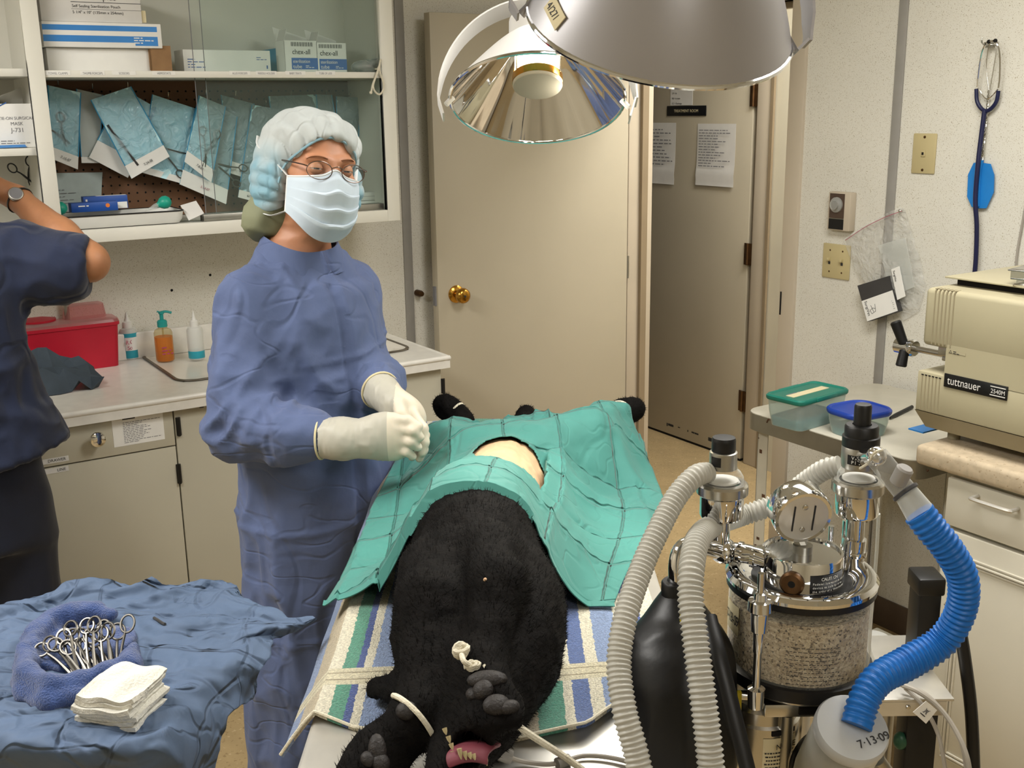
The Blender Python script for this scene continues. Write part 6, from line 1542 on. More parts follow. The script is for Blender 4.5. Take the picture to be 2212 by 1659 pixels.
# gloved hands
YR, YL = 1.925, 1.985
def pp(x, y, Y): return tuple(at_y(x, y, Y))
def gloveR(P):
    d = chain_d(P, [(pp(694, 947, 1.945), .0375), (pp(742, 948, 1.935), .0365), (pp(790, 948, 1.93), .033)], .02)
    c = np.array(pp(838, 943, YR)); R = Matrix.Rotation(rad(10), 4, 'Y')
    d = smin(d, ell_d(P, tuple(c), (.055, .027, .047), R), .025)
    for pts, r in (([(852, 905, 1.92), (882, 908, 1.91), (905, 921, 1.905)], .0098), ([(862, 926, 1.915), (892, 930, 1.90), (907, 944, 1.905)], .0100), ([(860, 950, 1.915), (889, 954, 1.902), (903, 966, 1.908)], .0096), ([(856, 970, 1.918), (879, 976, 1.907), (892, 986, 1.911)], .0086)):
        d = smin(d, chain_d(P, [(pp(*q), r*(1-.06*i)) for i, q in enumerate(pts)], .006), .006)
    return smin(d, chain_d(P, [(pp(838, 925, 1.95), .013), (pp(872, 922, 1.955), .0105), (pp(896, 930, 1.95), .0095)], .008), .012)
def gloveL(P):
    d = chain_d(P, [(pp(824, 846, 2.05), .036), (pp(846, 866, 2.01), .031)], .02)
    c = np.array(pp(874, 893, YL)); R = Matrix.Rotation(rad(48), 4, 'Y')
    d = smin(d, ell_d(P, tuple(c), (.047, .025, .036), R), .022)
    for pts, r in (([(893, 893, 1.965), (914, 925, 1.945), (917, 955, 1.94), (912, 978, 1.938)], .0100), ([(896, 905, 1.985), (917, 940, 1.965), (914, 972, 1.955), (906, 990, 1.95)], .0098), ([(888, 915, 1.995), (908, 955, 1.98), (902, 985, 1.965)], .0094), ([(880, 920, 2.0), (895, 960, 1.99), (890, 988, 1.975)], .0085)):
        d = smin(d, chain_d(P, [(pp(*q), r*(1-.05*i)) for i, q in enumerate(pts)], .006), .006)
    return smin(d, chain_d(P, [(pp(861, 872, 1.965), .013), (pp(866, 893, 1.948), .0112), (pp(877, 906, 1.942), .0098)], .008), .01)
for f, lo, hi, nm, xs_, lab in ((gloveR, (-.36, 1.86, .99), (-.13, 2.0, 1.17), 'glove', 842, 'right glove'), (gloveL, (-.30, 1.91, 1.0), (-.13, 2.11, 1.2), 'glove', 852, 'left glove')):
    V, Q = sdf_mesh(f, lo, hi, .003); V = relax(V, Q, 1); N_ = vnormals(V, Q)
    V = V+N_*(.0010*(ridged(V*np.array([1.6, 1, .6]), 60, 2)-.2)*np.clip((-.2-V[:, 0])/.05, 0, 1))[:, None]
    C = V[Q].mean(1); g = from_arrays(V, Q, ['latex', 'latex_grey'], nm, surg, mi=np.where(C[:, 0] < pp(xs_, 940, 1.95)[0], 1, 0))
for a_, b_, r in ((pp(692, 947, 1.945), pp(700, 947, 1.944), .0385), (pp(820, 842, 2.06), pp(825, 847, 2.05), .0375)):
    b = MB('paper_cream'); M = align(Vector(b_)-Vector(a_), a_); b.tube([tuple(M @ Vector((r*math.cos(t), r*math.sin(t), .002))) for t in np.linspace(0, 2*PI, 30, endpoint=False)], .0022, 6, closed=True); b.build('glove_cuff', surg)
# ---------------------------------------------------------------- the person in navy at the left edge
AC = Vector((-1.262, 2.385, 0)); AA = AROOM+PI/2
MA = Matrix.Translation(AC) @ Matrix.Rotation(AA, 4, 'Z'); iMA = np.array(MA.inverted())
def AL(x, y, z): return tuple(MA @ Vector((x, y, z)))
sr, sl = AL(.0, -.165, 1.365), AL(0, .165, 1.365)
er = tuple(at_y(192, 566, 2.50)); wr = tuple(at_y(38, 428, 2.60)); hr = tuple(at_y(-35, 395, 2.58)); el, wl, hl_ = AL(.10, .36, 1.34), AL(.20, .16, 1.50), AL(.15, .06, 1.55)
def abody(P):
    L = loc(P, iMA)
    d = ell_d(L, (.02, 0, 1.63), (.098, .075, .115)); d = smin(d, seg_d(L, (0, 0, 1.55), (-.01, 0, 1.43), .055, .06), .03); d = smin(d, seg_d(L, (.105, 0, 1.62), (.12, 0, 1.60), .01, .014), .015); d = smin(d, ell_d(L, (.055, 0, 1.565), (.05, .045, .035)), .03)
    b = ellz(L, [.9, 1.1, 1.3, 1.42, 1.46], [.11, .10, .11, .08, .05], [.16, .14, .16, .14, .06]); b = np.maximum(b, np.maximum(.9-L[:, 2], L[:, 2]-1.46)); d = smin(d, b, .03)
    d = smin(d, chain_d(P, [(sr, .055), (er, .043), (tuple(np.array(er)*.6+np.array(wr)*.4), .041), (wr, .027), (hr, .03)], .02), .03)
    d = smin(d, chain_d(P, [(sl, .055), (el, .043), (wl, .027), (hl_, .03)], .02), .03)
    for k in range(4):
        q = np.array(hr)+np.array([-.03, .0, .01*(k-1.5)*1.6]); d = smin(d, chain_d(P, [(tuple(np.array(hr)+np.array([-.012, 0, .009*(k-1.5)*1.6])), .01), (tuple(q), .0088), (tuple(q+np.array([-.03, .015, -.006])), .0075)], .006), .008)
    d = smin(d, chain_d(P, [(tuple(np.array(hr)+np.array([.01, 0, -.015])), .012), (tuple(np.array(hr)+np.array([-.025, .02, -.04])), .009)], .006), .01)
    return d
V, Q = sdf_mesh(abody, (-1.62, 2.1, .88), (-.8, 2.85, 1.76), .008); V = relax(V, Q, 1)
asst = from_arrays(V, Q, ['skin_arm'], 'person'); tag(asst, 'person in navy scrubs seen from behind at left edge, arm raised', 'person')
def shirt(P):
    L = loc(P, iMA)
    d = ellz(L, [.90, .96, 1.04, 1.15, 1.3, 1.40, 1.45], [.165, .158, .145, .135, .135, .10, .065], [.238, .222, .185, .165, .168, .13, .075]); d = np.maximum(d, np.maximum(.905-L[:, 2]-.12*L[:, 1], L[:, 2]-1.455))
    e2 = tuple(np.array(sr)*.04+np.array(er)*.96+np.array([0, 0, -.008]))
    r = chain_d(P, [(sr, .075), (tuple(np.array(sr)*.5+np.array(er)*.5+np.array([0, 0, -.02])), .078), (e2, .070)], .03)
    r = smax(r, ((P-np.array(e2)) @ ((np.array(er)-np.array(sr))/np.linalg.norm(np.array(er)-np.array(sr))))-.004, .012)
    l = chain_d(P, [(sl, .085), (tuple(np.array(sl)*.2+np.array(el)*.8), .075)], .04)
    return smin(smin(d, r, .06), l, .06)
V, Q = sdf_mesh(shirt, (-1.68, 2.06, .82), (-.82, 2.88, 1.5), .008); V = relax(V, Q, 2); N_ = vnormals(V, Q)
wp = V+.02*np.stack([vnoise(V, 9, 1), vnoise(V, 9, 2), vnoise(V, 9, 3)], 1)
V = V+N_*(.007*(ridged(wp, 10, 4)-.2)+.004*(ridged(wp, 21, 6)-.2))[:, None]
from_arrays(V, Q, ['navy'], 'scrub_top', asst)
def trou(P):
    L = loc(P, iMA); d = ellz(L, [.7, .85, 1.0], [.125, .135, .12], [.16, .165, .15]); d = np.maximum(d, np.maximum(.70-L[:, 2], L[:, 2]-1.0))
    for y in (-.085, .085): d = smin(d, chain_d(L, [((0, y, .78), .09), ((.0, y, .5), .083), ((0, y, .06), .075)], .03), .03)
    return d
V, Q = sdf_mesh(trou, (-1.55, 2.1, .02), (-.88, 2.75, 1.02), .01); V = relax(V, Q, 2); N_ = vnormals(V, Q); L = loc(V, iMA)
V = V+N_*(.008*(ridged(L*np.array([1, 1, .3]), 11, 4)-.2))[:, None]; V[:, 2] = np.maximum(V[:, 2], .004)
from_arrays(V, Q, ['navy_dark'], 'trousers', asst)
for y in (-.1, .1):
    b = MB('dark_grey', MA); b.ell((.06, y, .044), (.13, .045, .042), None, 16, 10); b.build('shoe', asst)
V, Q = sdf_mesh(lambda P: smax(ell_d(P, (.0, 0, 1.665), (.112, .092, .112)), -ell_d(P, (.11, 0, 1.60), (.10, .065, .10)), .01), (-.14, -.12, 1.52), (.14, .12, 1.80), .007)
V = V+vnormals(V, Q)*(.004*ridged(V*np.array([1, 1, .4]), 40, 2))[:, None]; from_arrays(V, Q, ['hair_brown'], 'hair', asst, M=MA)
b = MB('black'); wx = Vector(er)-Vector(wr); M = align(wx, tuple(at_y(40, 430, 2.597)))
b.tube([tuple(M @ Vector((.0305*math.cos(a), .0295*math.sin(a), 0))) for a in np.linspace(0, 2*PI, 28, endpoint=False)], .009, 8, closed=True, flat=.25)
wt = b.build('wristwatch', asst)
pw_ = at_y(34, 420, 2.568); b = MB('alu'); M2 = align((EYE-pw_).normalized()+Vector((.1, 0, .5)), tuple(pw_)); b.lathe([(.0165, -.003), (.0175, .003), (.016, .006), (.014, .0065)], M2, 24); b.use('ink_grey'); b.lathe([(.014, .0066), (0, .0067)], M2, 20); b.build('watch_case', wt)
# ---------------------------------------------------------------- instrument stand with blue paper drape
MZ = .95
t = thing('instrument_stand', 'steel instrument stand hidden under the blue paper drape', 'stand', (-.56, 1.32, 0))
b = MB('steel_brushed'); loops(b, [lift(rr(-.74, -.43, 1.20, 1.455, .03), MZ-.022), lift(rr(-.745, -.425, 1.195, 1.46, .03), MZ-.006), lift(rr(-.735, -.435, 1.205, 1.45, .03), MZ-.008), lift(rr(-.73, -.44, 1.21, 1.445, .03), MZ-.014)]); b.build('tray', t)
b = MB('steel_brushed'); b.cyl((-.70, 1.32, .04), (-.70, 1.32, MZ-.03), .014, seg=14); b.box((-.72, 1.3, MZ-.035), (-.4, 1.34, MZ-.022)); b.build('pole', t)
b = MB('steel_brushed'); b.tube([(-.72, 1.20, .05), (-.72, 1.44, .05)], .016, 8, n=4); b.tube([(-.72, 1.20, .05), (-.46, 1.20, .05)], .014, 8, n=4); b.tube([(-.72, 1.44, .05), (-.46, 1.44, .05)], .014, 8, n=4)
for x, y in ((-.72, 1.2), (-.72, 1.44), (-.46, 1.2), (-.46, 1.44)): b.cyl((x-.012, y, .025), (x+.012, y, .025), .025, seg=14)
b.build('base', t)
out = [(-240, 1335, .945), (-120, 1335, .95), (0, 1322, .957), (70, 1296, .962), (140, 1272, .966), (200, 1258, .968), (280, 1263, .964), (350, 1262, .964), (430, 1262, .96), (485, 1257, .958), (512, 1276, .955), (540, 1310, .952), (580, 1326, .948), (618, 1338, .95), (655, 1332, .956), (684, 1336, .962), (668, 1345, .957), (640, 1362, .945), (612, 1374, .94), (590, 1386, .938),
       (585, 1425, .93), (560, 1452, .925), (552, 1475, .905), (556, 1498, .885), (545, 1520, .875), (515, 1540, .885), (492, 1562, .89), (486, 1590, .875), (478, 1620, .86), (470, 1660, .83), (440, 1730, .78), (330, 1760, .78), (200, 1760, .78), (60, 1755, .78), (-120, 1740, .8), (-260, 1640, .85), (-280, 1480, .93)]
cen = (240, 1440)
OP = np.array(out, float); n_o = len(OP); OPc = np.vstack([OP, OP[:1]])
sa = np.r_[0, np.cumsum(np.linalg.norm(np.diff(OPc[:, :2], axis=0), axis=1))]
NA, NR_ = 260, 80
ua = np.linspace(0, sa[-1], NA, endpoint=False); ox, oy, oz = [np.interp(ua, sa, OPc[:, k]) for k in range(3)]
rg = np.random.RandomState(5); jag = vnoise(np.stack([ua/14, ua*0, ua*0], 1), 1, 3)*3.
G = np.zeros((NR_, NA, 3))
for i, s in enumerate(np.linspace(0, 1, NR_)):
    px_ = cen[0]+(ox-cen[0])*s; py_ = cen[1]+(oy-cen[1])*s
    if i == NR_-1: px_ = px_+jag; py_ = py_+jag*.6
    zf = MZ+.003+(oz-MZ-.003)*np.clip((s-.55)/.45, 0, 1)**1.6
    for k in range(NA): G[i, k] = at_z(px_[k], py_[k], zf[k])
F_ = G.reshape(-1, 3); F2 = F_*np.array([1, 1, 0.3])
wp = F2+.03*np.stack([vnoise(F2, 8, 1), vnoise(F2, 8, 2), vnoise(F2, 8, 3)], 1)
rot = np.array([[.8, .6, 0], [-.6, .8, 0], [0, 0, 1]])
r1 = np.clip(ridged(wp @ rot.T*np.array([.45, 1.3, 1]), 17, 4), -.2, 1); r2 = np.clip(ridged(wp*np.array([.6, 1.1, 1]), 33, 7), -.2, 1); r3 = ridged(wp, 62, 9)
dz = .007*r1+.0042*r2+.0016*r3+.004*vnoise(F2, 7, 5)
rr_s = np.repeat(np.linspace(0, 1, NR_), NA); dz = dz*(.55+.9*rr_s)
nn = np.array([0.15, -.35, .92])
F_ = F_+dz[:, None]*nn; inside = (F_[:, 0] > -.755) & (F_[:, 0] < -.415) & (F_[:, 1] > 1.185) & (F_[:, 1] < 1.47)
F_[:, 2] = np.where(inside, np.maximum(F_[:, 2], MZ-.001), F_[:, 2])
vs = [tuple(p) for p in F_]; fs = [(i*NA+k, i*NA+(k+1) % NA, (i+1)*NA+(k+1) % NA, (i+1)*NA+k) for i in range(NR_-1) for k in range(NA)]
b = MB('paper_blue'); b.add(vs, fs); tag(b.build('paper_drape', smooth=180, solid=.001), 'crumpled blue paper drape covering the instrument stand', 'drape')
BD = BVHTree.FromPolygons(vs, fs)
def drz(x, y):
    h = BD.ray_cast(Vector((x, y, 1.3)), Vector((0, 0, -1))); return h[0].z if h[0] else MZ
# rolled towel nest
nest = [(238, 1328), (205, 1322), (165, 1330), (120, 1340), (80, 1368), (58, 1410), (58, 1462), (110, 1486), (175, 1478), (232, 1460), (280, 1438), (288, 1412)]
NP = [tuple(at_z(x, y, MZ+.021)) for x, y in nest]; rs = [.011, .013, .015, .015, .015, .014, .014, .014, .014, .014, .014, .013]
fl = [tuple(at_z(x, y, MZ+.012)) for x, y in [(110, 1400), (170, 1400), (220, 1390)]]
def nest_f(P):
    d = chain_d(P, list(zip(NP, rs)), .012)
    d2 = chain_d(P, [(tuple(np.array(p)+np.array([.002, -.012, -.013])), .015) for p in NP[5:11]], .01)
    d = smin(d, d2, .004)
    f = chain_d(P, [(fl[0], .045), (fl[1], .055), (fl[2], .045)], .02); f = np.maximum(f, np.abs(P[:, 2]-(MZ+.012))-.006)
    return smin(d, f, .012)
lo = np.min(NP, 0)-.04; hi = np.max(NP, 0)+.04
V, Q = sdf_mesh(nest_f, lo, hi, .004); V = relax(V, Q, 1); N_ = vnormals(V, Q)
V = V+N_*(.003*(ridged(V, 34, 3)-.2)+.0022*vnoise(V, 60, 5))[:, None]; V[:, 2] = np.maximum(V[:, 2], MZ+.0035)
tag(from_arrays(V, Q, ['huck_blue'], 'huck_towel'), 'rolled dark blue cloth towel nesting the steel clamps', 'towel')
rings = [(114, 1388, .995), (130, 1374, 1.004), (146, 1382, 1.0), (163, 1364, 1.008), (180, 1362, 1.01), (172, 1386, 1.0), (194, 1382, 1.0), (210, 1376, 1.002), (228, 1372, 1.002), (250, 1352, 1.01)]
tips = [(146, 1448), (158, 1450), (170, 1450), (180, 1446), (190, 1444), (198, 1440), (208, 1438), (220, 1430), (232, 1424), (238, 1416)]
first = None
for i, ((x, y, z), (tx, ty)) in enumerate(zip(rings, tips)):
    a = at_z(x, y, z-.010); c = at_z(tx+14, ty+14, .966); Y = (c-a).normalized(); tw_ = Vector((.9, .25, .3+.25*math.sin(i*2.1)))
    X = (tw_-Y*tw_.dot(Y)).normalized(); L = (c-a).length/.95
    M = frame(a+Y*.082, X, Y) @ Matrix.Scale(.9, 4)
    if first is None:
        first = hemostat('artery_clamp', 'steel ring handled clamp lying in rolled blue towel', 'clamp', M, .125, 3.5, 'clamps in the blue towel', 'dark_steel'); fM = M.copy()
    else:
        o = dup(first, M); 
for o in [first]+[o for o in COL.objects if o.name.startswith('artery_clamp.')]: pass
# gauze pads
gc = [at_z(x, y, MZ+.03) for x, y in [(236, 1452), (346, 1492), (292, 1538), (172, 1524)]]
gcen = sum(gc, Vector())/4
gx = (gc[2]-gc[3]).normalized(); gy = (gc[0]-gc[3]); gy = (gy-gx*gy.dot(gx)).normalized(); gw, gh = (gc[2]-gc[3]).length, (gc[0]-gc[3]).length
zb = drz(gcen.x, gcen.y)
for k in range(7):
    rg2 = random.Random(k); z0 = zb+.003+k*.0062; o = Vector((gcen.x, gcen.y, 0))+gx*rg2.uniform(-.004, .004)+gy*rg2.uniform(-.004, .004)
    b = MB('gauze'); G2 = []
    for q in np.linspace(-.5, .5, 14):
        G2.append([tuple(o+gx*(s*gw*(1+.02*rg2.uniform(-1, 1)))+gy*(q*gh)+Vector((0, 0, z0+(.003*math.sin(5*s+3*q)+.0035*k/6*math.sin(9*s-4*q)+(.006 if k == 6 else .002)*math.exp(-((s-.15)/.12)**2-((q+.1)/.2)**2))))) for s in np.linspace(-.5, .5, 14)])
    b.grid(G2, .0058); tag(b.build('gauze_pad', smooth=70), 'white folded gauze pad in the stack on blue paper drape', 'gauze', 'stack of gauze pads')
b = MB('dark_grey'); q = [at_z(x, y, MZ+.012) for x, y in [(333, 1338), (342, 1345), (352, 1350), (357, 1353)]]
q = [(p.x, p.y, drz(p.x, p.y)+.003) for p in q]; b.tube(q, .0022, 6, n=8); tag(b.build('suture_needle'), 'tiny dark needle lying on the blue paper drape', 'needle')
# ---------------------------------------------------------------- anaesthetic machine
YM = 1.14
c0 = at_y(1722, 1400, YM); CXm, CYm = c0.x, c0.y
RC = .080
zt = at_y(1722, 1326, YM-RC).z; zb = at_y(1722, 1502, YM-RC).z
def Mz(z, x=CXm, y=CYm): return T(x, y, z)
am = thing('anaesthesia_machine', 'chrome anaesthetic machine with a clear granule canister', 'machine', (CXm, CYm, 0))
b = MB('canister_glass'); b.lathe([(RC, zb), (RC, zt)], Mz(0), 56, cap=False); b.build('canister', am)
b = MB('granule'); b.lathe([(RC-.004, zb+.002), (RC-.004, zt-.018), (0, zt-.018)], Mz(0), 56); gr = b.build('granules', am); gr['kind'] = 'stuff'
b = MB('black_rubber'); b.lathe([(RC-.002, zb-.012), (RC+.004, zb-.010), (RC+.004, zb+.004), (RC-.002, zb+.006)], Mz(0), 56); b.build('base_ring', am)
b = MB('black_rubber'); b.lathe([(RC-.004, zt-.003), (RC+.003, zt-.002), (RC+.003, zt+.005), (RC-.004, zt+.006)], Mz(0), 56); b.build('seal', am)
dr_top = at_y(1728, 1222, YM-.044).z
b = MB('chrome')
b.lathe([(RC, zt+.004), (RC+.004, zt+.006), (RC+.0045, zt+.010), (RC+.001, zt+.0145), (RC-.008, zt+.016), (RC-.018, zt+.011), (.053, zt+.004), (.0468, zt+.005), (.0458, zt+.009), (.0455, dr_top-.004), (.0445, dr_top), (.042, dr_top), (.0415, dr_top-.003), (0, dr_top-.003)], Mz(0), 64); lid = b.build('dome_lid', am)
# print on the canister
def on_can(ang, z, r=RC+.0006): return (CXm+r*math.sin(ang), CYm-r*math.cos(ang), z)
def canM(ang, z, r=RC+.0006): return frame(on_can(ang, z, r), (math.cos(ang), math.sin(ang), 0), (0, 0, 1))
b = MB('dark_grey'); rg = random.Random(2)
for k in range(13):
    z = zt-.042-k*.0048
    a = -.45+.05*rg.random()
    while a < .45-(.25*rg.random()):
        w_ = rg.uniform(.02, .06); b.grid([[on_can(a+w_*s, z+q*.0014) for s in (0, .5, 1)] for q in (0, .6)]); a += w_+.02
b.build('instruction_print', am)
a0 = -1.62
b = MB('paper_cream'); b.grid([[on_can(a0+.42*s, zb+.045+.034*q, RC+.001) for s in np.linspace(0, 1, 6)] for q in (0, 1)]); b.use('ink')
for i_, ch in enumerate('7-13-09'): b.text(ch, .017, canM(a0+.03+i_*.055, zb+.056, RC+.0018), sx=.8)
b.use('paper_cream'); b.build('tape_label', am, label='cream tape dated in black')
# caution label and port on the drum
def on_dr(ang, z, r=.0462): return (CXm+r*math.sin(ang), CYm-r*math.cos(ang), z)
la0, la1 = -.06, .95; lz0, lz1 = at_y(1776, 1281, YM-.042).z, at_y(1776, 1241, YM-.042).z
b = MB('black'); b.grid([[on_dr(la0+(la1-la0)*s, lz0+(lz1-lz0)*q, .0464) for s in np.linspace(0, 1, 8)] for q in (0, 1)]); b.use('paper_white')
lm = (la0+la1)/2
def ltext(t, z, size):
    a = la0+.06
    for ch in t:
        if ch != ' ': b.text(ch, size, frame(on_dr(a, z, .0468), (math.cos(a), math.sin(a), 0), (0, 0, 1)))
        a += size*(.60 if ch not in 'ilrtf ' else .36)/.0468
for t_, z, sz in (('     CAUTION', lz1-.0062, .0052), ('Federal law restricts this', lz1-.0108, .0036), ('device to sale by or on', lz1-.0152, .0036), ('the order of a Veterinarian', lz1-.0196, .0036)): ltext(t_, z, sz)
b.build('caution_label', am)
b = MB('bronze'); pa = -.47; M = align((math.sin(pa), -math.cos(pa), 0), on_dr(pa, (lz0+lz1)/2+.001, .0455)); b.lathe([(.0135, 0), (.0135, .004), (.011, .006), (.004, .005)], M, 24); b.use('hole_dark'); b.lathe([(.004, .0052), (0, .005)], M, 14); b.build('port', am)
# pressure gauge seen from behind
gcn = at_y(1727, 1105, YM+.005); ga = Vector((.10, -.95, -.22)).normalized(); M = align(ga, tuple(gcn), (0, 0, 1))
b = MB('chrome'); b.lathe([(0, -.018), (.031, -.018), (.0335, -.014), (.0335, .010), (.032, .0135), (.0285, .0135), (.0285, .0125)], M, 44, cap=False); g = b.build('pressure_gauge', am)
b = MB('steel_brushed', M); b.lathe([(.029, .0132), (0, .0136)], None, 36); b.build('gauge_back', g)
Mg = M
up_ = (Vector((0, 0, 1))-ga*ga.z).normalized(); rt_ = up_.cross(ga)
def gp(x, y, z): return tuple(gcn+rt_*x+up_*y+ga*z)
b = MB('ink'); 
for sx in (-.0115, .0115): b.tube([gp(sx, -.016, .0140), gp(sx, .016, .0140)], .0009, 5)
b.build('bracket_slot', g)
b = MB('steel')
for yy in (.0145, -.0145): b.lathe([(.0032, 0), (.003, .0016), (0, .002)], align(ga, gp(0, yy, .0136)), 10)
b.build('gauge_screw', g)
b = MB('alu'); b.cyl((CXm+.002, CYm, dr_top-.004), gp(0, -.030, 0), .0075, .0085, 8); b.cyl((CXm, CYm, dr_top-.003), (CXm, CYm, dr_top+.006), .011, seg=16); b.build('gauge_stem', g)
# the two valve towers
def tower(px, y_ring, Y, name, kind):
    p = at_y(px, y_ring, Y); M = T(p.x, p.y, p.z)
    b = MB('chrome', M); b.lathe([(.0105, -.062), (.0105, -.034), (.023, -.031), (.0245, -.028), (.0245, .0), (.022, .001)], None, 36); tw_ = b.build(name, am)
    b = MB('steel', M); n = 72; pr = [(.0265, -.004), (.0285, -.002), (.0285, .008), (.0265, .0105), (.021, .011)]
    vs = []; fs = []
    for (r, z) in pr:
        for k in range(n): a = 2*PI*k/n; rr2 = r+(.0005 if (k % 2 and r > .028) else 0); vs.append((rr2*math.cos(a), rr2*math.sin(a), z))
    fs = [(i*n+k, i*n+(k+1) % n, (i+1)*n+(k+1) % n, (i+1)*n+k) for i in range(len(pr)-1) for k in range(n)]; b.add(vs, fs); b.build('knurled_ring', tw_)
    b = MB('clear_plastic', M); b.lathe([(.0235, .010), (.0235, .017), (.020, .023), (.0165, .0255), (.0165, .028)], None, 36, cap=False); b.build('clear_dome', tw_)
    b = MB('plastic_white', M); b.lathe([(.018, .0115), (.018, .0135), (0, .014)], None, 28); b.build('valve_disc', tw_)
    if kind == 'left':
        b = MB('alu', M); b.lathe([(.0155, .027), (.0155, .046), (.014, .047)], None, 32); b.build('collar', tw_)
        b = MB('black', M); b.grid([[(.0158*math.sin(a), -.0158*math.cos(a), z) for a in np.linspace(-1.15, -.35, 6)] for z in (.032, .043)]); b.build('plate', tw_)
        b = MB('black', M); b.lathe([(.0125, .045), (.0135, .048), (.0135, .059), (.0135, .060), (.0125, .063), (0, .0635)], None, 32); b.build('cap', tw_)
    else:
        b = MB('alu', M); b.lathe([(.0195, .026), (.0205, .030), (.0205, .050), (.019, .052)], None, 36); b.build('collar', tw_)
        b = MB('black', M); b.grid([[(.0208*math.sin(a), -.0208*math.cos(a), z) for a in np.linspace(-1.0, .15, 8)] for z in (.033, .044)]); b.use('paper_white')
        for i, (t_, z) in enumerate((('VALVE', .0395), ('PILOT', .0345))):
            a = -.75
            for ch in t_: b.text(ch, .0055, frame((.0213*math.sin(a), -.0213*math.cos(a), z), (math.cos(a), math.sin(a), 0), (0, 0, 1))); a += .19
        b.build('plate', tw_)
        b = MB('black', M); b.lathe([(.0205, .051), (.0205, .062), (.0185, .063), (.0185, .073), (.017, .075), (.0105, .0755), (.0105, .073)], None, 36); b.build('knob_ring', tw_)
        b = MB('black', M); b.lathe([(.0095, .07), (.0095, .096), (.0085, .0985), (0, .099)], None, 24); b.build('knob', tw_)
    return p, tw_
pl_, tl_ = tower(1560, 1060, 1.16, 'valve_tower', 'left')
pr_, tr_ = tower(1853, 1055, 1.16, 'valve_tower', 'right')
b = MB('chrome')
b.cyl((pl_.x, pl_.y, pl_.z-.06), tuple(at_y(1563, 1190, 1.16)), .0105, seg=20)
j = at_y(1563, 1190, 1.16)
b.tube([tuple(at_y(1466, 1262, 1.12)), tuple(at_y(1466, 1215, 1.12)), tuple(at_y(1478, 1185, 1.125)), tuple(at_y(1510, 1178, 1.14)), tuple(j), tuple(at_y(1610, 1196, 1.155)), tuple(at_y(1660, 1210, YM))], .0112, 16, n=50)
b.ell(tuple(j), .0155); b.build('tee_pipe', am)
b = MB('chrome')
for x, y in ((1598, 1193), (1628, 1203)): M = align(at_y(1660, 1210, YM)-at_y(1600, 1195, 1.155), tuple(at_y(x, y, 1.15))); b.lathe([(.0125, -.002), (.0128, .002)], M, 24)
b.build('pipe_collar', am)
b = MB('chrome'); b.cyl((pr_.x, pr_.y, pr_.z-.06), (pr_.x-.004, pr_.y+.0, zt-.03), .0135, seg=24); b.lathe([(.0148, 0), (.0152, .003), (.0148, .006)], T(pr_.x, pr_.y, pr_.z-.105), 24); b.lathe([(.0148, 0), (.0152, .003), (.0148, .006)], T(pr_.x, pr_.y, pr_.z-.08), 24); b.cyl((pr_.x+.004, pr_.y+.03, pr_.z-.05), (pr_.x, pr_.y+.03, zb-.3), .009, seg=16); b.build('valve_column', am)
# tie rods
def tie(x, yt, yb, Y, part):
    p1 = at_y(x, yt, Y); p0 = at_y(x-6, yb, Y); X_, Y_ = p1.x, p1.y
    z1, z0 = p1.z, p0.z
    b = MB('chrome', T(X_, Y_, 0)); b.lathe([(.0035, z1), (.0035, z1-.022), (.006, z1-.023), (.007, z1-.03), (.0125, z1-.031), (.013, z1-.042), (.0095, z1-.045), (.0085, z1-.066), (.006, z1-.068), (.0055, z1-.09), (.0045, z1-.092), (.0045, z0+.016), (.0095, z0+.014), (.0085, z0-.008), (0, z0-.008)], None, 24); b.build(part, am)
tie(1645, 1238, 1512, YM-RC-.006, 'tie_rod'); tie(1797, 1136, 1400, YM+RC-.01, 'tie_rod')
# bracket, vaporiser and pipes under the canister
b = MB('steel'); zbr = zb-.012
b.lathe([(.0, zbr), (.062, zbr), (.066, zbr-.004), (.066, zbr-.010), (0, zbr-.010)], Mz(0), 40); b.box((CXm-.05, CYm-.062, zbr-.026), (CXm+.02, CYm-.02, zbr-.01), .002); b.use('hole_dark'); b.box((CXm-.012, CYm-.0635, zbr-.022), (CXm+.018, CYm-.0615, zbr-.013)); b.build('bracket', am)
b = MB('steel'); b.cyl(tuple(at_y(1555, 1500, 1.10)), tuple(at_y(1625, 1503, 1.10)), .006, seg=12); b.build('side_bar', am)
b = MB('yellow'); p = at_y(1592, 1512, 1.085); b.box((p.x-.005, p.y-.002, p.z-.014), (p.x+.005, p.y+.004, p.z+.010), .001); b.build('yellow_tab', am, label='yellow tab')
pv = at_y(1640, 1600, 1.13); pvz = at_y(1640, 1545, 1.08).z
b = MB('steel', T(pv.x, pv.y, 0)); b.lathe([(0, pvz), (.036, pvz), (.042, pvz-.006), (.042, pvz-.02), (.045, pvz-.023), (.045, pvz-.13), (.04, pvz-.135), (0, pvz-.135)], None, 44); va = b.build('vaporiser', am)
b = MB('plastic_white', T(pv.x, pv.y, 0)); b.lathe([(.0, pvz+.008), (.018, pvz+.008), (.02, pvz+.004), (.02, pvz)], None, 28); b.use('steel'); b.box((-.012, -.0025, pvz+.0082), (.012, .0025, pvz+.011)); b.build('filler_cap', va)
b = MB('paper_cream'); 
def on_v_(a, z, r=.0456): return (pv.x+r*math.sin(a), pv.y-r*math.cos(a), z)
b.grid([[on_v_(-.15+.95*s, pvz-.095+.062*q) for s in np.linspace(0, 1, 8)] for q in (0, 1)]); b.use('ink'); b.text('NOTE', .010, frame(on_v_(.42, pvz-.045, .0475), (math.cos(.42), math.sin(.42), 0), (0, 0, 1)), align_='CENTER')
for k in range(9):
    a = -.1+.02*(k % 3)
    while a < .72: w_ = .03+.05*random.random(); b.grid([[on_v_(a+w_*s, pvz-.052-k*.0046+.0018*q, .0462) for s in (0, 1)] for q in (0, 1)]); a += w_+.02
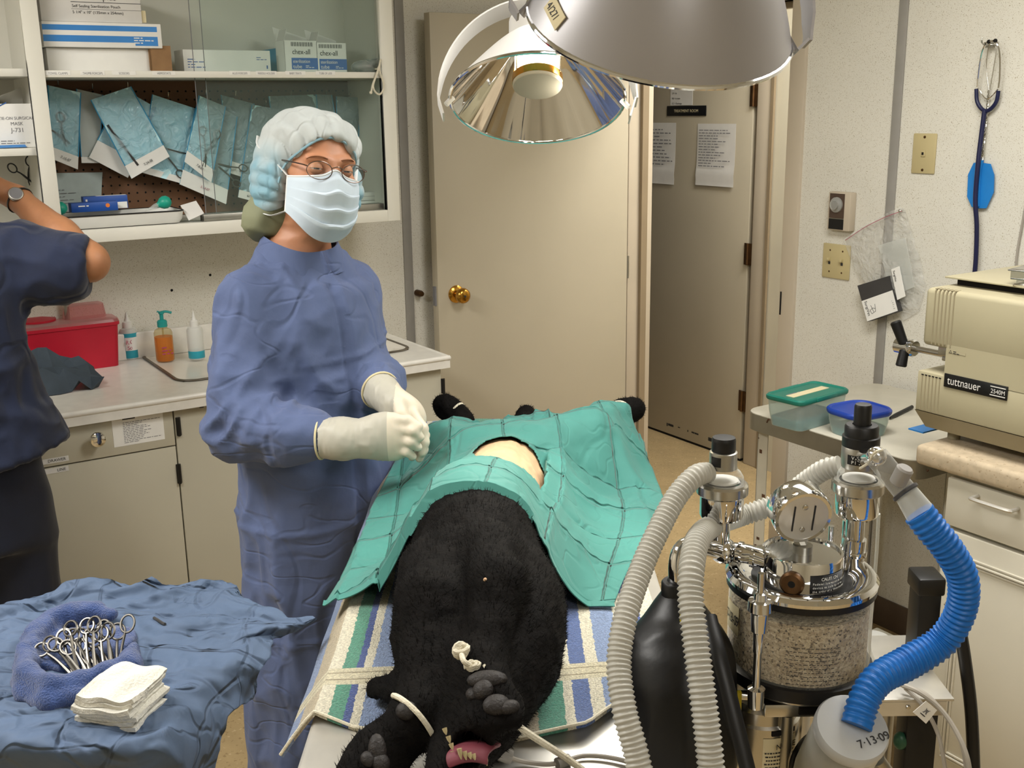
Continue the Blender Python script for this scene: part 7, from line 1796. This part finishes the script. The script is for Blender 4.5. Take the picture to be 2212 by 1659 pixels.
b.use('hole_dark'); b.grid([[on_v_(.05+.7*s, pvz-.03+.006*q, .0458) for s in np.linspace(0, 1, 6)] for q in (0, 1)]); b.build('label', va)
for x, Y, r in ((1700, 1.09, .0075), (1722, 1.12, .006)):
    b = MB('alu'); p = at_y(x, 1560, Y); b.cyl((p.x, p.y, p.z+.01), (p.x-.004, p.y, p.z-.25), r, seg=14); b.build('gas_pipe', am)
b = MB('black_rubber'); b.tube([tuple(at_y(1765, 1580, 1.13)), tuple(at_y(1735, 1600, 1.10)), tuple(at_y(1712, 1640, 1.08)), tuple(at_y(1706, 1700, 1.08))], .003, 8, n=20); b.build('gas_line', am)
# post and wheeled base below the frame
b = MB('steel_brushed'); b.cyl((CXm+.02, CYm+.07, .10), (CXm+.02, CYm+.07, zb-.01), .02, seg=20); b.box((CXm-.04, CYm+.04, zb-.05), (CXm+.04, CYm+.09, zb-.024)); b.build('post', am)
b = MB('dark_grey'); b.box((CXm-.16, CYm-.15, .07), (CXm+.2, CYm+.27, .11), .015)
for dx in (-.14, .18):
    for dy in (-.13, .25): b.cyl((CXm+dx-.012, CYm+dy, .035), (CXm+dx+.012, CYm+dy, .035), .035, seg=16)
b.build('base', am)
# elbow outlet with clear adapter on the right tower
b = MB('chrome'); e0 = Vector((pr_.x, pr_.y, pr_.z+.036)); e1 = at_y(1893, 985, 1.10)
b.cyl(tuple(e0), tuple(e1), .010, seg=20); b.ell(tuple(e1), .0108); b.build('elbow', tr_)
b = MB('clear_tube'); e2 = at_y(1955, 1062, 1.075); b.cyl(tuple(e1), tuple(e2), .0125, .0125, 20); b.build('clear_elbow', tr_)
b = MB('grey_plastic'); ek = at_y(1938, 1030, 1.065); b.cyl(tuple(ek-Vector((0.0, 0, .008))), tuple(ek+Vector((.006, -.006, .012))), .0085, .009, 18, .002); b.build('relief_knob', tr_)
b = MB('dark_grey'); dd = (e2-e1).normalized(); M = align(dd, tuple(e2)); b.lathe([(.0125, -.002), (.0150, -.001), (.0150, .002), (.0125, .003)], M, 24); b.build('sealing_ring', tr_)
b = MB('cord_white'); b.tube([tuple(at_y(1858, 1012, 1.13)), tuple(at_y(1876, 1000, 1.10)), tuple(at_y(1888, 978, 1.085)), tuple(at_y(1905, 972, 1.09))], .0015, 6, n=16); b.build('rubber_band', tr_)
e3 = at_y(1990, 1112, 1.06)
b = MB('clear_cloudy'); b.cyl(tuple(e2), tuple(e3), .0125, .0155, 20); b.build('tube_adapter', tr_)
# ---------------------------------------------------------------- corrugated hoses
def hose(name, pts, r, pitch, amp, m, label, seg=16, rr_=None):
    P = [tuple(at_y(x, y, Y)) for x, y, Y in pts]
    S_, L_ = spline(P, 40); n = int(L_/pitch*8); S_, L_ = spline(P, n)
    u = np.linspace(0, L_, n); base = np.interp(np.linspace(0, 1, n), np.linspace(0, 1, len(rr_)), rr_) if rr_ else np.full(n, r)
    R = base+amp*np.sin(2*PI*u/pitch)*np.clip(np.minimum(u, L_-u)/.012, 0, 1)
    b = MB(m); vs = []
    b.tube([tuple(p) for p in S_], list(R), seg)
    return tag(b.build(name, smooth=75), label, 'hose')
hose('breathing_hose', [(1530, 1020, 1.155), (1500, 1030, 1.14), (1460, 1075, 1.12), (1420, 1150, 1.09), (1385, 1230, 1.06), (1352, 1330, 1.02), (1337, 1430, .99), (1348, 1530, .96), (1372, 1620, .94), (1395, 1720, .92)], .0125, .0052, .0009, 'hose_white', 'white ribbed breathing hose curving down beside the table edge', rr_=[.0115, .012, .0122, .0122, .0122])
hose('breathing_hose', [(1815, 1005, 1.19), (1780, 1015, 1.20), (1735, 1045, 1.215), (1690, 1082, 1.225), (1640, 1102, 1.225), (1590, 1118, 1.215), (1540, 1135, 1.16), (1508, 1165, 1.09), (1495, 1220, 1.045), (1492, 1290, 1.02), (1502, 1380, .995), (1515, 1480, .97), (1528, 1580, .95), (1540, 1700, .93)], .0125, .0056, .0012, 'hose_white', 'white ribbed breathing hose hanging in front of black bag', rr_=[.0115, .0115, .0125, .0128, .0128])
hose('scavenging_hose', [(1985, 1108, 1.06), (2010, 1140, 1.055), (2050, 1190, 1.05), (2080, 1250, 1.05), (2075, 1320, 1.055), (2035, 1385, 1.06), (1960, 1432, 1.05), (1900, 1465, 1.03), (1868, 1510, 1.015), (1850, 1568, 1.0)], .0155, .0066, .0010, 'hose_blue', 'bright blue ribbed hose looping down to the grey lidded canister', rr_=[.0165, .0158, .0155, .0155, .0155, .0165, .0175, .0165, .0158, .0158])
# ---------------------------------------------------------------- charcoal canister with dated lid
lc = at_y(1842, 1570, 1.005); la = Vector((.06, -.50, .86)).normalized(); M = align(la, tuple(lc), (0, 1, .4))
t = thing('charcoal_canister', 'grey canister with dated round lid at the blue hose end', 'canister', tuple(lc))
RL = .0385
b = MB('scav_lid', M); b.lathe([(RL*.995, -.014), (RL, -.012), (RL, -.004), (RL*.95, .0), (RL*.5, .0015), (0, .002)], None, 48); ld = b.build('lid', t)
b = MB('clear_cloudy', M); b.lathe([(RL*.9, -.12), (RL*.95, -.10), (RL*.97, -.012)], None, 44); b.build('shell', t)
b = MB('grey_plastic', M); b.lathe([(RL*.88, -.115), (RL*.9, -.10), (RL*.9, -.03), (0, -.03)], None, 36); b.build('filling', t)
tx = Vector((1, .12, 0)); tx = (tx-la*tx.dot(la)).normalized(); ty = la.cross(tx)
b = MB('ink'); b.text('7·13·09', .0125, frame(lc+tx*.017-ty*.021+la*.0022, tx*.97+ty*.22, ty), align_='CENTER'); b.build('handwritten_date', ld)
b = MB('alu'); p = at_y(1895, 1640, 1.02); b.cyl(tuple(p), tuple(p+Vector((.02, .01, -.03))), .008, seg=12); b.build('outlet', t)
# ---------------------------------------------------------------- black reservoir bag
def bag_f(P):
    d = chain_d(P, [(tuple(at_y(1463, 1262, 1.12)), .0135), (tuple(at_y(1462, 1300, 1.12)), .016)], .01)
    d = smin(d, chain_d(P, [(tuple(at_y(1463, 1330, 1.12)), .022), (tuple(at_y(1465, 1400, 1.11)), .05), (tuple(at_y(1462, 1490, 1.09)), .058), (tuple(at_y(1480, 1600, 1.07)), .055), (tuple(at_y(1500, 1720, 1.05)), .04)], .03), .02)
    return d
lo = np.array([at_y(1340, 1800, 1.05).x-.02, .97, .62]); hi = np.array([at_y(1600, 1250, 1.1).x+.03, 1.2, at_y(1463, 1245, 1.12).z+.02])
V, Q = sdf_mesh(bag_f, lo, hi, .005); V = relax(V, Q, 1); V = V+vnormals(V, Q)*(.003*(ridged(V*np.array([1, 1, .3]), 20, 3)-.2))[:, None]
bg = tag(from_arrays(V, Q, ['black_rubber'], 'reservoir_bag'), 'black rubber reservoir bag hanging from the chrome elbow', 'bag')
b = MB('black_rubber'); p = at_y(1462, 1280, 1.12); b.lathe([(.0165, -.02), (.0175, -.018), (.0175, .012), (.016, .014)], T(p.x, p.y, p.z), 28); b.build('neck_cuff', bg)
b = MB('yellow'); p = at_y(1476, 1332, 1.075); b.box((p.x-.004, p.y-.004, p.z-.004), (p.x+.008, p.y-.002, p.z+.005)); b.build('yellow_tag', bg, label='yellow tag')
b = MB('black'); b.tube([tuple(at_y(1532, 1330, 1.08)), tuple(at_y(1555, 1420, 1.04)), tuple(at_y(1585, 1540, 1.01)), tuple(at_y(1622, 1690, .98))], .0085, 8, n=20, flat=.5)
tag(b.build('black_strap'), 'flat black strap running down between bag and canister', 'strap')
# ---------------------------------------------------------------- rear shelf with devices and cables
zs = .735
s0, s1, s2 = at_z(1880, 1512, zs), at_z(2064, 1512, zs), at_z(2030, 1480, zs)
t = thing('side_shelf', 'grey metal shelf behind the grey lidded canister', 'shelf', (s0.x, s0.y, 0))
b = MB('steel_brushed'); b.box((s0.x-.10, s0.y, zs-.005), (s1.x, s0.y+.22, zs), .001); b.box((s0.x-.10, s0.y, zs-.03), (s1.x-.012, s0.y+.003, zs-.005)); b.build('shelf_plate', t)
b = MB('steel_brushed'); b.cyl((s0.x+.0, s0.y+.15, 0), (s0.x+.0, s0.y+.15, zs-.005), .012, seg=12); b.cyl((s1.x-.05, s0.y+.15, 0), (s1.x-.05, s0.y+.15, zs-.005), .012, seg=12); b.build('support', t)
b = MB('steel'); p = at_y(1962, 1528, s0.y-.001); b.lathe([(.004, 0), (.003, .002), (0, .0025)], T(*p) @ RX(90), 12); b.build('rivet', t)
cy = s0.y+.10
pa, pb, pc = at_y(1984, 1262, cy), at_y(2046, 1262, cy), at_y(2010, 1250, cy)
t = thing('power_unit', 'tall narrow black power unit standing on the grey shelf', 'power unit', (pa.x, cy, zs))
b = MB('black'); b.box((pa.x+.004, cy, zs+.0005), (pb.x-.006, cy+.05, pc.z-.03), .004); b.box((pa.x, cy-.004, pc.z-.032), (pb.x-.002, cy+.054, pc.z), .005); b.build('case', t)
b = MB('alu'); q = at_y(2044, 1300, cy-.006); b.cyl((q.x, q.y, q.z), (q.x+.014, q.y-.014, q.z-.012), .006, seg=12); b.build('plug', t)
b = MB('black_rubber'); b.tube([(q.x+.012, q.y-.012, q.z-.010), tuple(at_y(2072, 1350, cy-.03)), tuple(at_y(2085, 1430, cy-.04)), tuple(at_y(2098, 1540, cy-.05)), tuple(at_y(2104, 1680, cy-.06)), tuple(at_y(2106, 1800, cy-.06))], .0105, 10, n=40); b.build('power_cord', t)
q = at_y(1985, 1600, s0.y+.04)
t = thing('regulator_post', 'black post with green knob under the grey shelf', 'post', (q.x, q.y, 0))
b = MB('black'); b.box((q.x-.022, q.y, .0), (q.x+.03, q.y+.05, zs-.034), .004); b.build('body', t)
b = MB('green_knob'); k = at_y(1945, 1600, s0.y+.05); b.ell(tuple(k), (.012, .012, .016)); b.cyl(tuple(k), (q.x-.02, q.y+.02, k.z), .005, seg=8); b.build('knob', t)
for i, pts in enumerate(([(1945, 1478, .02), (1985, 1495, .0), (2030, 1530, -.01), (2065, 1580, -.03), (2090, 1640, -.05), (2100, 1720, -.06)], [(1955, 1486, .02), (1990, 1520, .0), (2020, 1570, -.01), (2035, 1620, -.02), (2050, 1720, -.03)], [(1950, 1482, .03), (2000, 1500, .01), (2050, 1555, -.01), (2078, 1610, -.03), (2095, 1720, -.05)])):
    b = MB('cord_grey'); b.tube([tuple(at_y(x, y, s0.y+d-.012)) for x, y, d in pts], .0035 if i else .0042, 8, n=40)
    tag(b.build('grey_cable'), ('thick grey cable, outermost of three drooping over the shelf edge', 'thin grey cable, innermost of three drooping over the shelf edge', 'grey cable, middle of three drooping over the shelf edge')[i], 'cable')
cs = [at_y(x, y, s0.y-.03) for x, y in [(2000, 1514), (2024, 1534), (2000, 1563), (1972, 1538)]]
b = MB('paper_white'); quad_box([tuple(p) for p in cs], .0, 'paper_white', b) if False else b.grid([[tuple(cs[0]), tuple(cs[1])], [tuple(cs[3]), tuple(cs[2])]], .0006)
b.use('ink'); X = (cs[1]-cs[0]).normalized(); Y = (cs[0]-cs[3]).normalized(); mid = sum(cs, Vector())/4-Vector((0, .0014, 0))
for a_, c_ in (((-.004, -.003), (.004, .006)), ((.004, -.003), (-.004, .006)), ((-.003, .004), (.003, .004)), ((-.0026, .003), (-.002, -.003)), ((.0026, .003), (.002, -.003))): b.cyl(tuple(mid+X*a_[0]+Y*a_[1]), tuple(mid+X*c_[0]+Y*c_[1]), .0004, seg=5)
b.cyl(tuple(mid-X*.005-Y*.0065), tuple(mid+X*.005-Y*.0065), .0008, seg=5)
tag(b.build('cable_tag'), 'white cable tag with a crossed bin symbol on grey cables', 'tag')
# clear hanging line, jug and pots low behind the machine
b = MB('clear_cloudy'); b.tube([tuple(at_y(1898, 1110, 1.30)), tuple(at_y(1893, 1200, 1.32)), tuple(at_y(1885, 1300, 1.34)), tuple(at_y(1878, 1395, 1.36)), tuple(at_y(1890, 1430, 1.36)), tuple(at_y(1905, 1460, 1.36))], .0022, 8, n=40); tag(b.build('clear_line'), 'thin clear plastic line hanging behind the right valve', 'line')
t = thing('low_stool', 'low cream stool against the skirting behind the machine', 'stool', (.9, 2.45, 0))
sz = .30; q0, q1 = at_z(1880, 1395, sz), at_z(1965, 1440, sz)
M = ROOM; r0 = IROOM @ q0; r1 = IROOM @ q1
b = MB('cab_front', ROOM); b.box((r0.x-.14, r1.y-.12, sz-.02), (r0.x+.10, r0.y+.06, sz), .003); b.build('seat', t)
for du in (-.12, .07):
    for dv in (r1.y-.11, r0.y+.03): b = MB('cab_front', ROOM); b.box((r0.x+du, dv, 0), (r0.x+du+.025, dv+.025, sz-.02)); b.build('leg', t)
jz = at_z(1880, 1470, sz)
b = MB('milky', T(jz.x, jz.y, sz+.0005)); b.lathe([(.04, 0), (.043, .004), (.046, .10), (.04, .115), (.028, .12)], None, 28); b.use('ink_grey')
tag(b.build('plastic_jug'), 'cloudy plastic jug on the low cream stool', 'jug')
for x, y, lb in ((1898, 1378, 'white round pot lid, left of pair on low stool'), (1930, 1402, 'white round pot lid, right of pair on low stool')):
    p = at_z(x, y, sz+.02); b = MB('plastic_white', T(p.x, p.y, sz+.0005)); b.lathe([(.030, 0), (.032, .003), (.032, .018), (.030, .02), (0, .02)], None, 28); tag(b.build('pot_lid'), lb, 'lid')
# ---------------------------------------------------------------- surgical lamps
def lamp(name, label, px, py, depth_y, n, energy, outer, tilt, tape=None, R=.148, pw_=.78, lean=.65, drop=.035):
    c = at_y(px, py, depth_y); n = Vector(n).normalized(); X = Vector((1, 0, -tilt)); X = (X-n*X.dot(n)).normalized()
    Y = n.cross(X); M = Matrix((X, Y, n)).transposed().to_4x4(); M.translation = c
    t = thing(name, label, 'lamp', tuple(c))
    D = .14
    prof = [(R*(i/20)**.62, -D+D*(i/20)**1.25) for i in range(21)]
    prof = [(R*(i/22)**pw_*(1-.04*math.sin(PI*i/22)*(pw_ > .7)), -D*(1-(i/22)**(1.25 if pw_ > .7 else 1.5))) for i in range(23)]
    b = MB(outer, M); b.lathe([(r+.0025, z-.002) for r, z in prof if r > .035], None, 72, cap=False); b.lathe([(.05, -D*.955-.02), (.05, -D*.84)], None, 32); b.lathe([(0, -D-.022), (.038, -D-.022), (.04, -D-.018)], None, 32); b.build('shade', t)
    b = MB('reflector', M); n_ = 96; vs = []; fs = []
    pr = [(r, z) for r, z in prof if r > .03]
    for r, z in pr:
        for k in range(n_):
            f = 1-.012*(k % 4 in (0,))*(r/R); vs.append((r*f*math.cos(2*PI*k/n_), r*f*math.sin(2*PI*k/n_), z))
    fs = [(i*n_+k, i*n_+(k+1) % n_, (i+1)*n_+(k+1) % n_, (i+1)*n_+k) for i in range(len(pr)-1) for k in range(n_)]
    b.add(vs, fs); b.build('reflector', t, smooth=60)
    b = MB('chrome', M); b.tube([(R*1.012*math.cos(a), R*1.012*math.sin(a), 0) for a in np.linspace(0, 2*PI, 90, endpoint=False)], .0032, 8, closed=True); b.build('rim', t)
    hb = .043
    b = MB('bulb_glow', M); b.lathe([(hb*.9, -D*.86), (hb*.93, -.046)], None, 36); b.build('bulb_glass', t)
    b = MB('brass', M); b.lathe([(hb*.9, -.049), (hb*1.02, -.047), (hb*1.02, -.034), (hb*.96, -.032)], None, 40); b.build('bulb_ring', t)
    b = MB('lamp_end', M); b.lathe([(hb*1.0, -.046), (hb*1.0, -.030), (hb*.97, -.027), (0, -.025)], None, 40); b.build('bulb_cap', t)
    b = MB('steel', M)
    for k in range(3): a = .5+k*2*PI/3; b.cyl((hb*.99*math.cos(a), hb*.99*math.sin(a), -D*.8), (hb*.99*math.cos(a), hb*.99*math.sin(a), -.045), .0016, seg=6)
    b.build('bulb_guard', t)
    # yoke: flat band from side to side over the shade, lugs down at the rim
    up = (uz+Vector((0, lean, 0))); up = (up-X*up.dot(X)).normalized(); wd = X.cross(up)
    b = MB(outer); G = []
    for a in np.linspace(0, PI, 41):
        p = c+X*(R*1.14*math.cos(a))+up*(.195*math.sin(a)**1.05)
        G.append([tuple(p+wd*(s*(.021 if 5 < math.degrees(a) < 175 else .015))) for s in (-1, -.3, .3, 1)])
    b.grid(G, .003)
    for s in (-1, 1):
        p = c+X*(s*R*1.14); b.grid([[tuple(p+wd*(w_*(.016-.003*q))+up*(-drop*q)-X*(s*.010*q)) for w_ in (-1, 0, 1)] for q in (0, .5, 1)], .003)
        b.cyl(tuple(p-X*(s*.012)-up*.01), tuple(c+X*(s*R*.98)-n*.004), .005, seg=10)
    yk = b.build('yoke', t)
    apex = c+up*.195
    b = MB('lamp_grey'); b.cyl(tuple(apex-uz*.004), tuple(apex+uz*.03), .015, .012, 20); b.use('dark_grey'); b.lathe([(.006, 0), (.006, .004), (0, .005)], align(-wd if wd.y > 0 else wd, tuple(apex-up*.025+(-wd if wd.y > 0 else wd)*.021)), 12); b.build('pivot', t)
    b = MB('lamp_grey'); top = Vector((apex.x-.05*(1 if depth_y > 1.5 else -1), apex.y+.02, ZC))
    b.tube([tuple(apex+uz*.02), tuple(apex+uz*.10+Vector((-.01, 0, 0))), tuple(Vector((top.x, top.y, apex.z+.22))), tuple(top)], .011, 12, n=40); b.lathe([(.06, 0), (.06, .02), (.02, .03)], T(top.x, top.y, ZC-.03), 28); b.build('drop_arm', t)
    if tape:
        b = MB('paper_cream'); h = at_y(1200, 28, 1.0); d_ = (h-EYE).normalized()
        ob = [o for o in t.children if o.name.startswith('shade')][0]
        me = ob.data; bv = BVHTree.FromPolygons([ob.matrix_parent_inverse.inverted() @ v.co if False else v.co for v in me.vertices], [tuple(p.vertices) for p in me.polygons])
        hh = bv.ray_cast(EYE, d_)
        if hh[0] is not None:
            nn_ = hh[1] if hh[1].dot(d_) < 0 else -hh[1]; tx = Vector((.75, 0, -.65)); Mt = frame(hh[0]+nn_*.0012, tx-nn_*tx.dot(nn_), nn_.cross(tx))
            b.box((-.017, -.009, -.0006), (.017, .009, .0006), 0, Mt); b.use('ink'); b.text('4/27/', .0125, Mt @ T(-.015, -.005, .0008), sx=.9); b.build('tape_label', t, label='cream tape dated in ink')
    la = bpy.data.lights.new('lamp_beam', 'SPOT'); la.energy = energy; la.color = (1, .95, .84); la.spot_size = rad(62); la.spot_blend = .75; la.shadow_soft_size = .04
    lo = bpy.data.objects.new('lamp_beam', la); COL.objects.link(lo); lo.matrix_world = align(-n, tuple(c+n*.02))
    lb = bpy.data.lights.new('lamp_bulb', 'POINT'); lb.energy = energy*.05; lb.color = (1, .94, .8); lb.shadow_soft_size = .02
    l2 = bpy.data.objects.new('lamp_bulb', lb); COL.objects.link(l2); l2.location = c-n*.02+X*.07
    return t
lamp('surgical_lamp', 'lit surgical lamp showing its mirrored reflector in front of tan door', 1161, 218, 1.93, (-.02, -.49, -.87), 16, 'lamp_white', .05)
lamp('surgical_lamp', 'large grey surgical lamp seen from behind at top of view', 1424, 52, 1.25, (-.12, .46, -.86), 7, 'lamp_grey', .16, True, R=.143, pw_=.58, lean=.25, drop=.012)
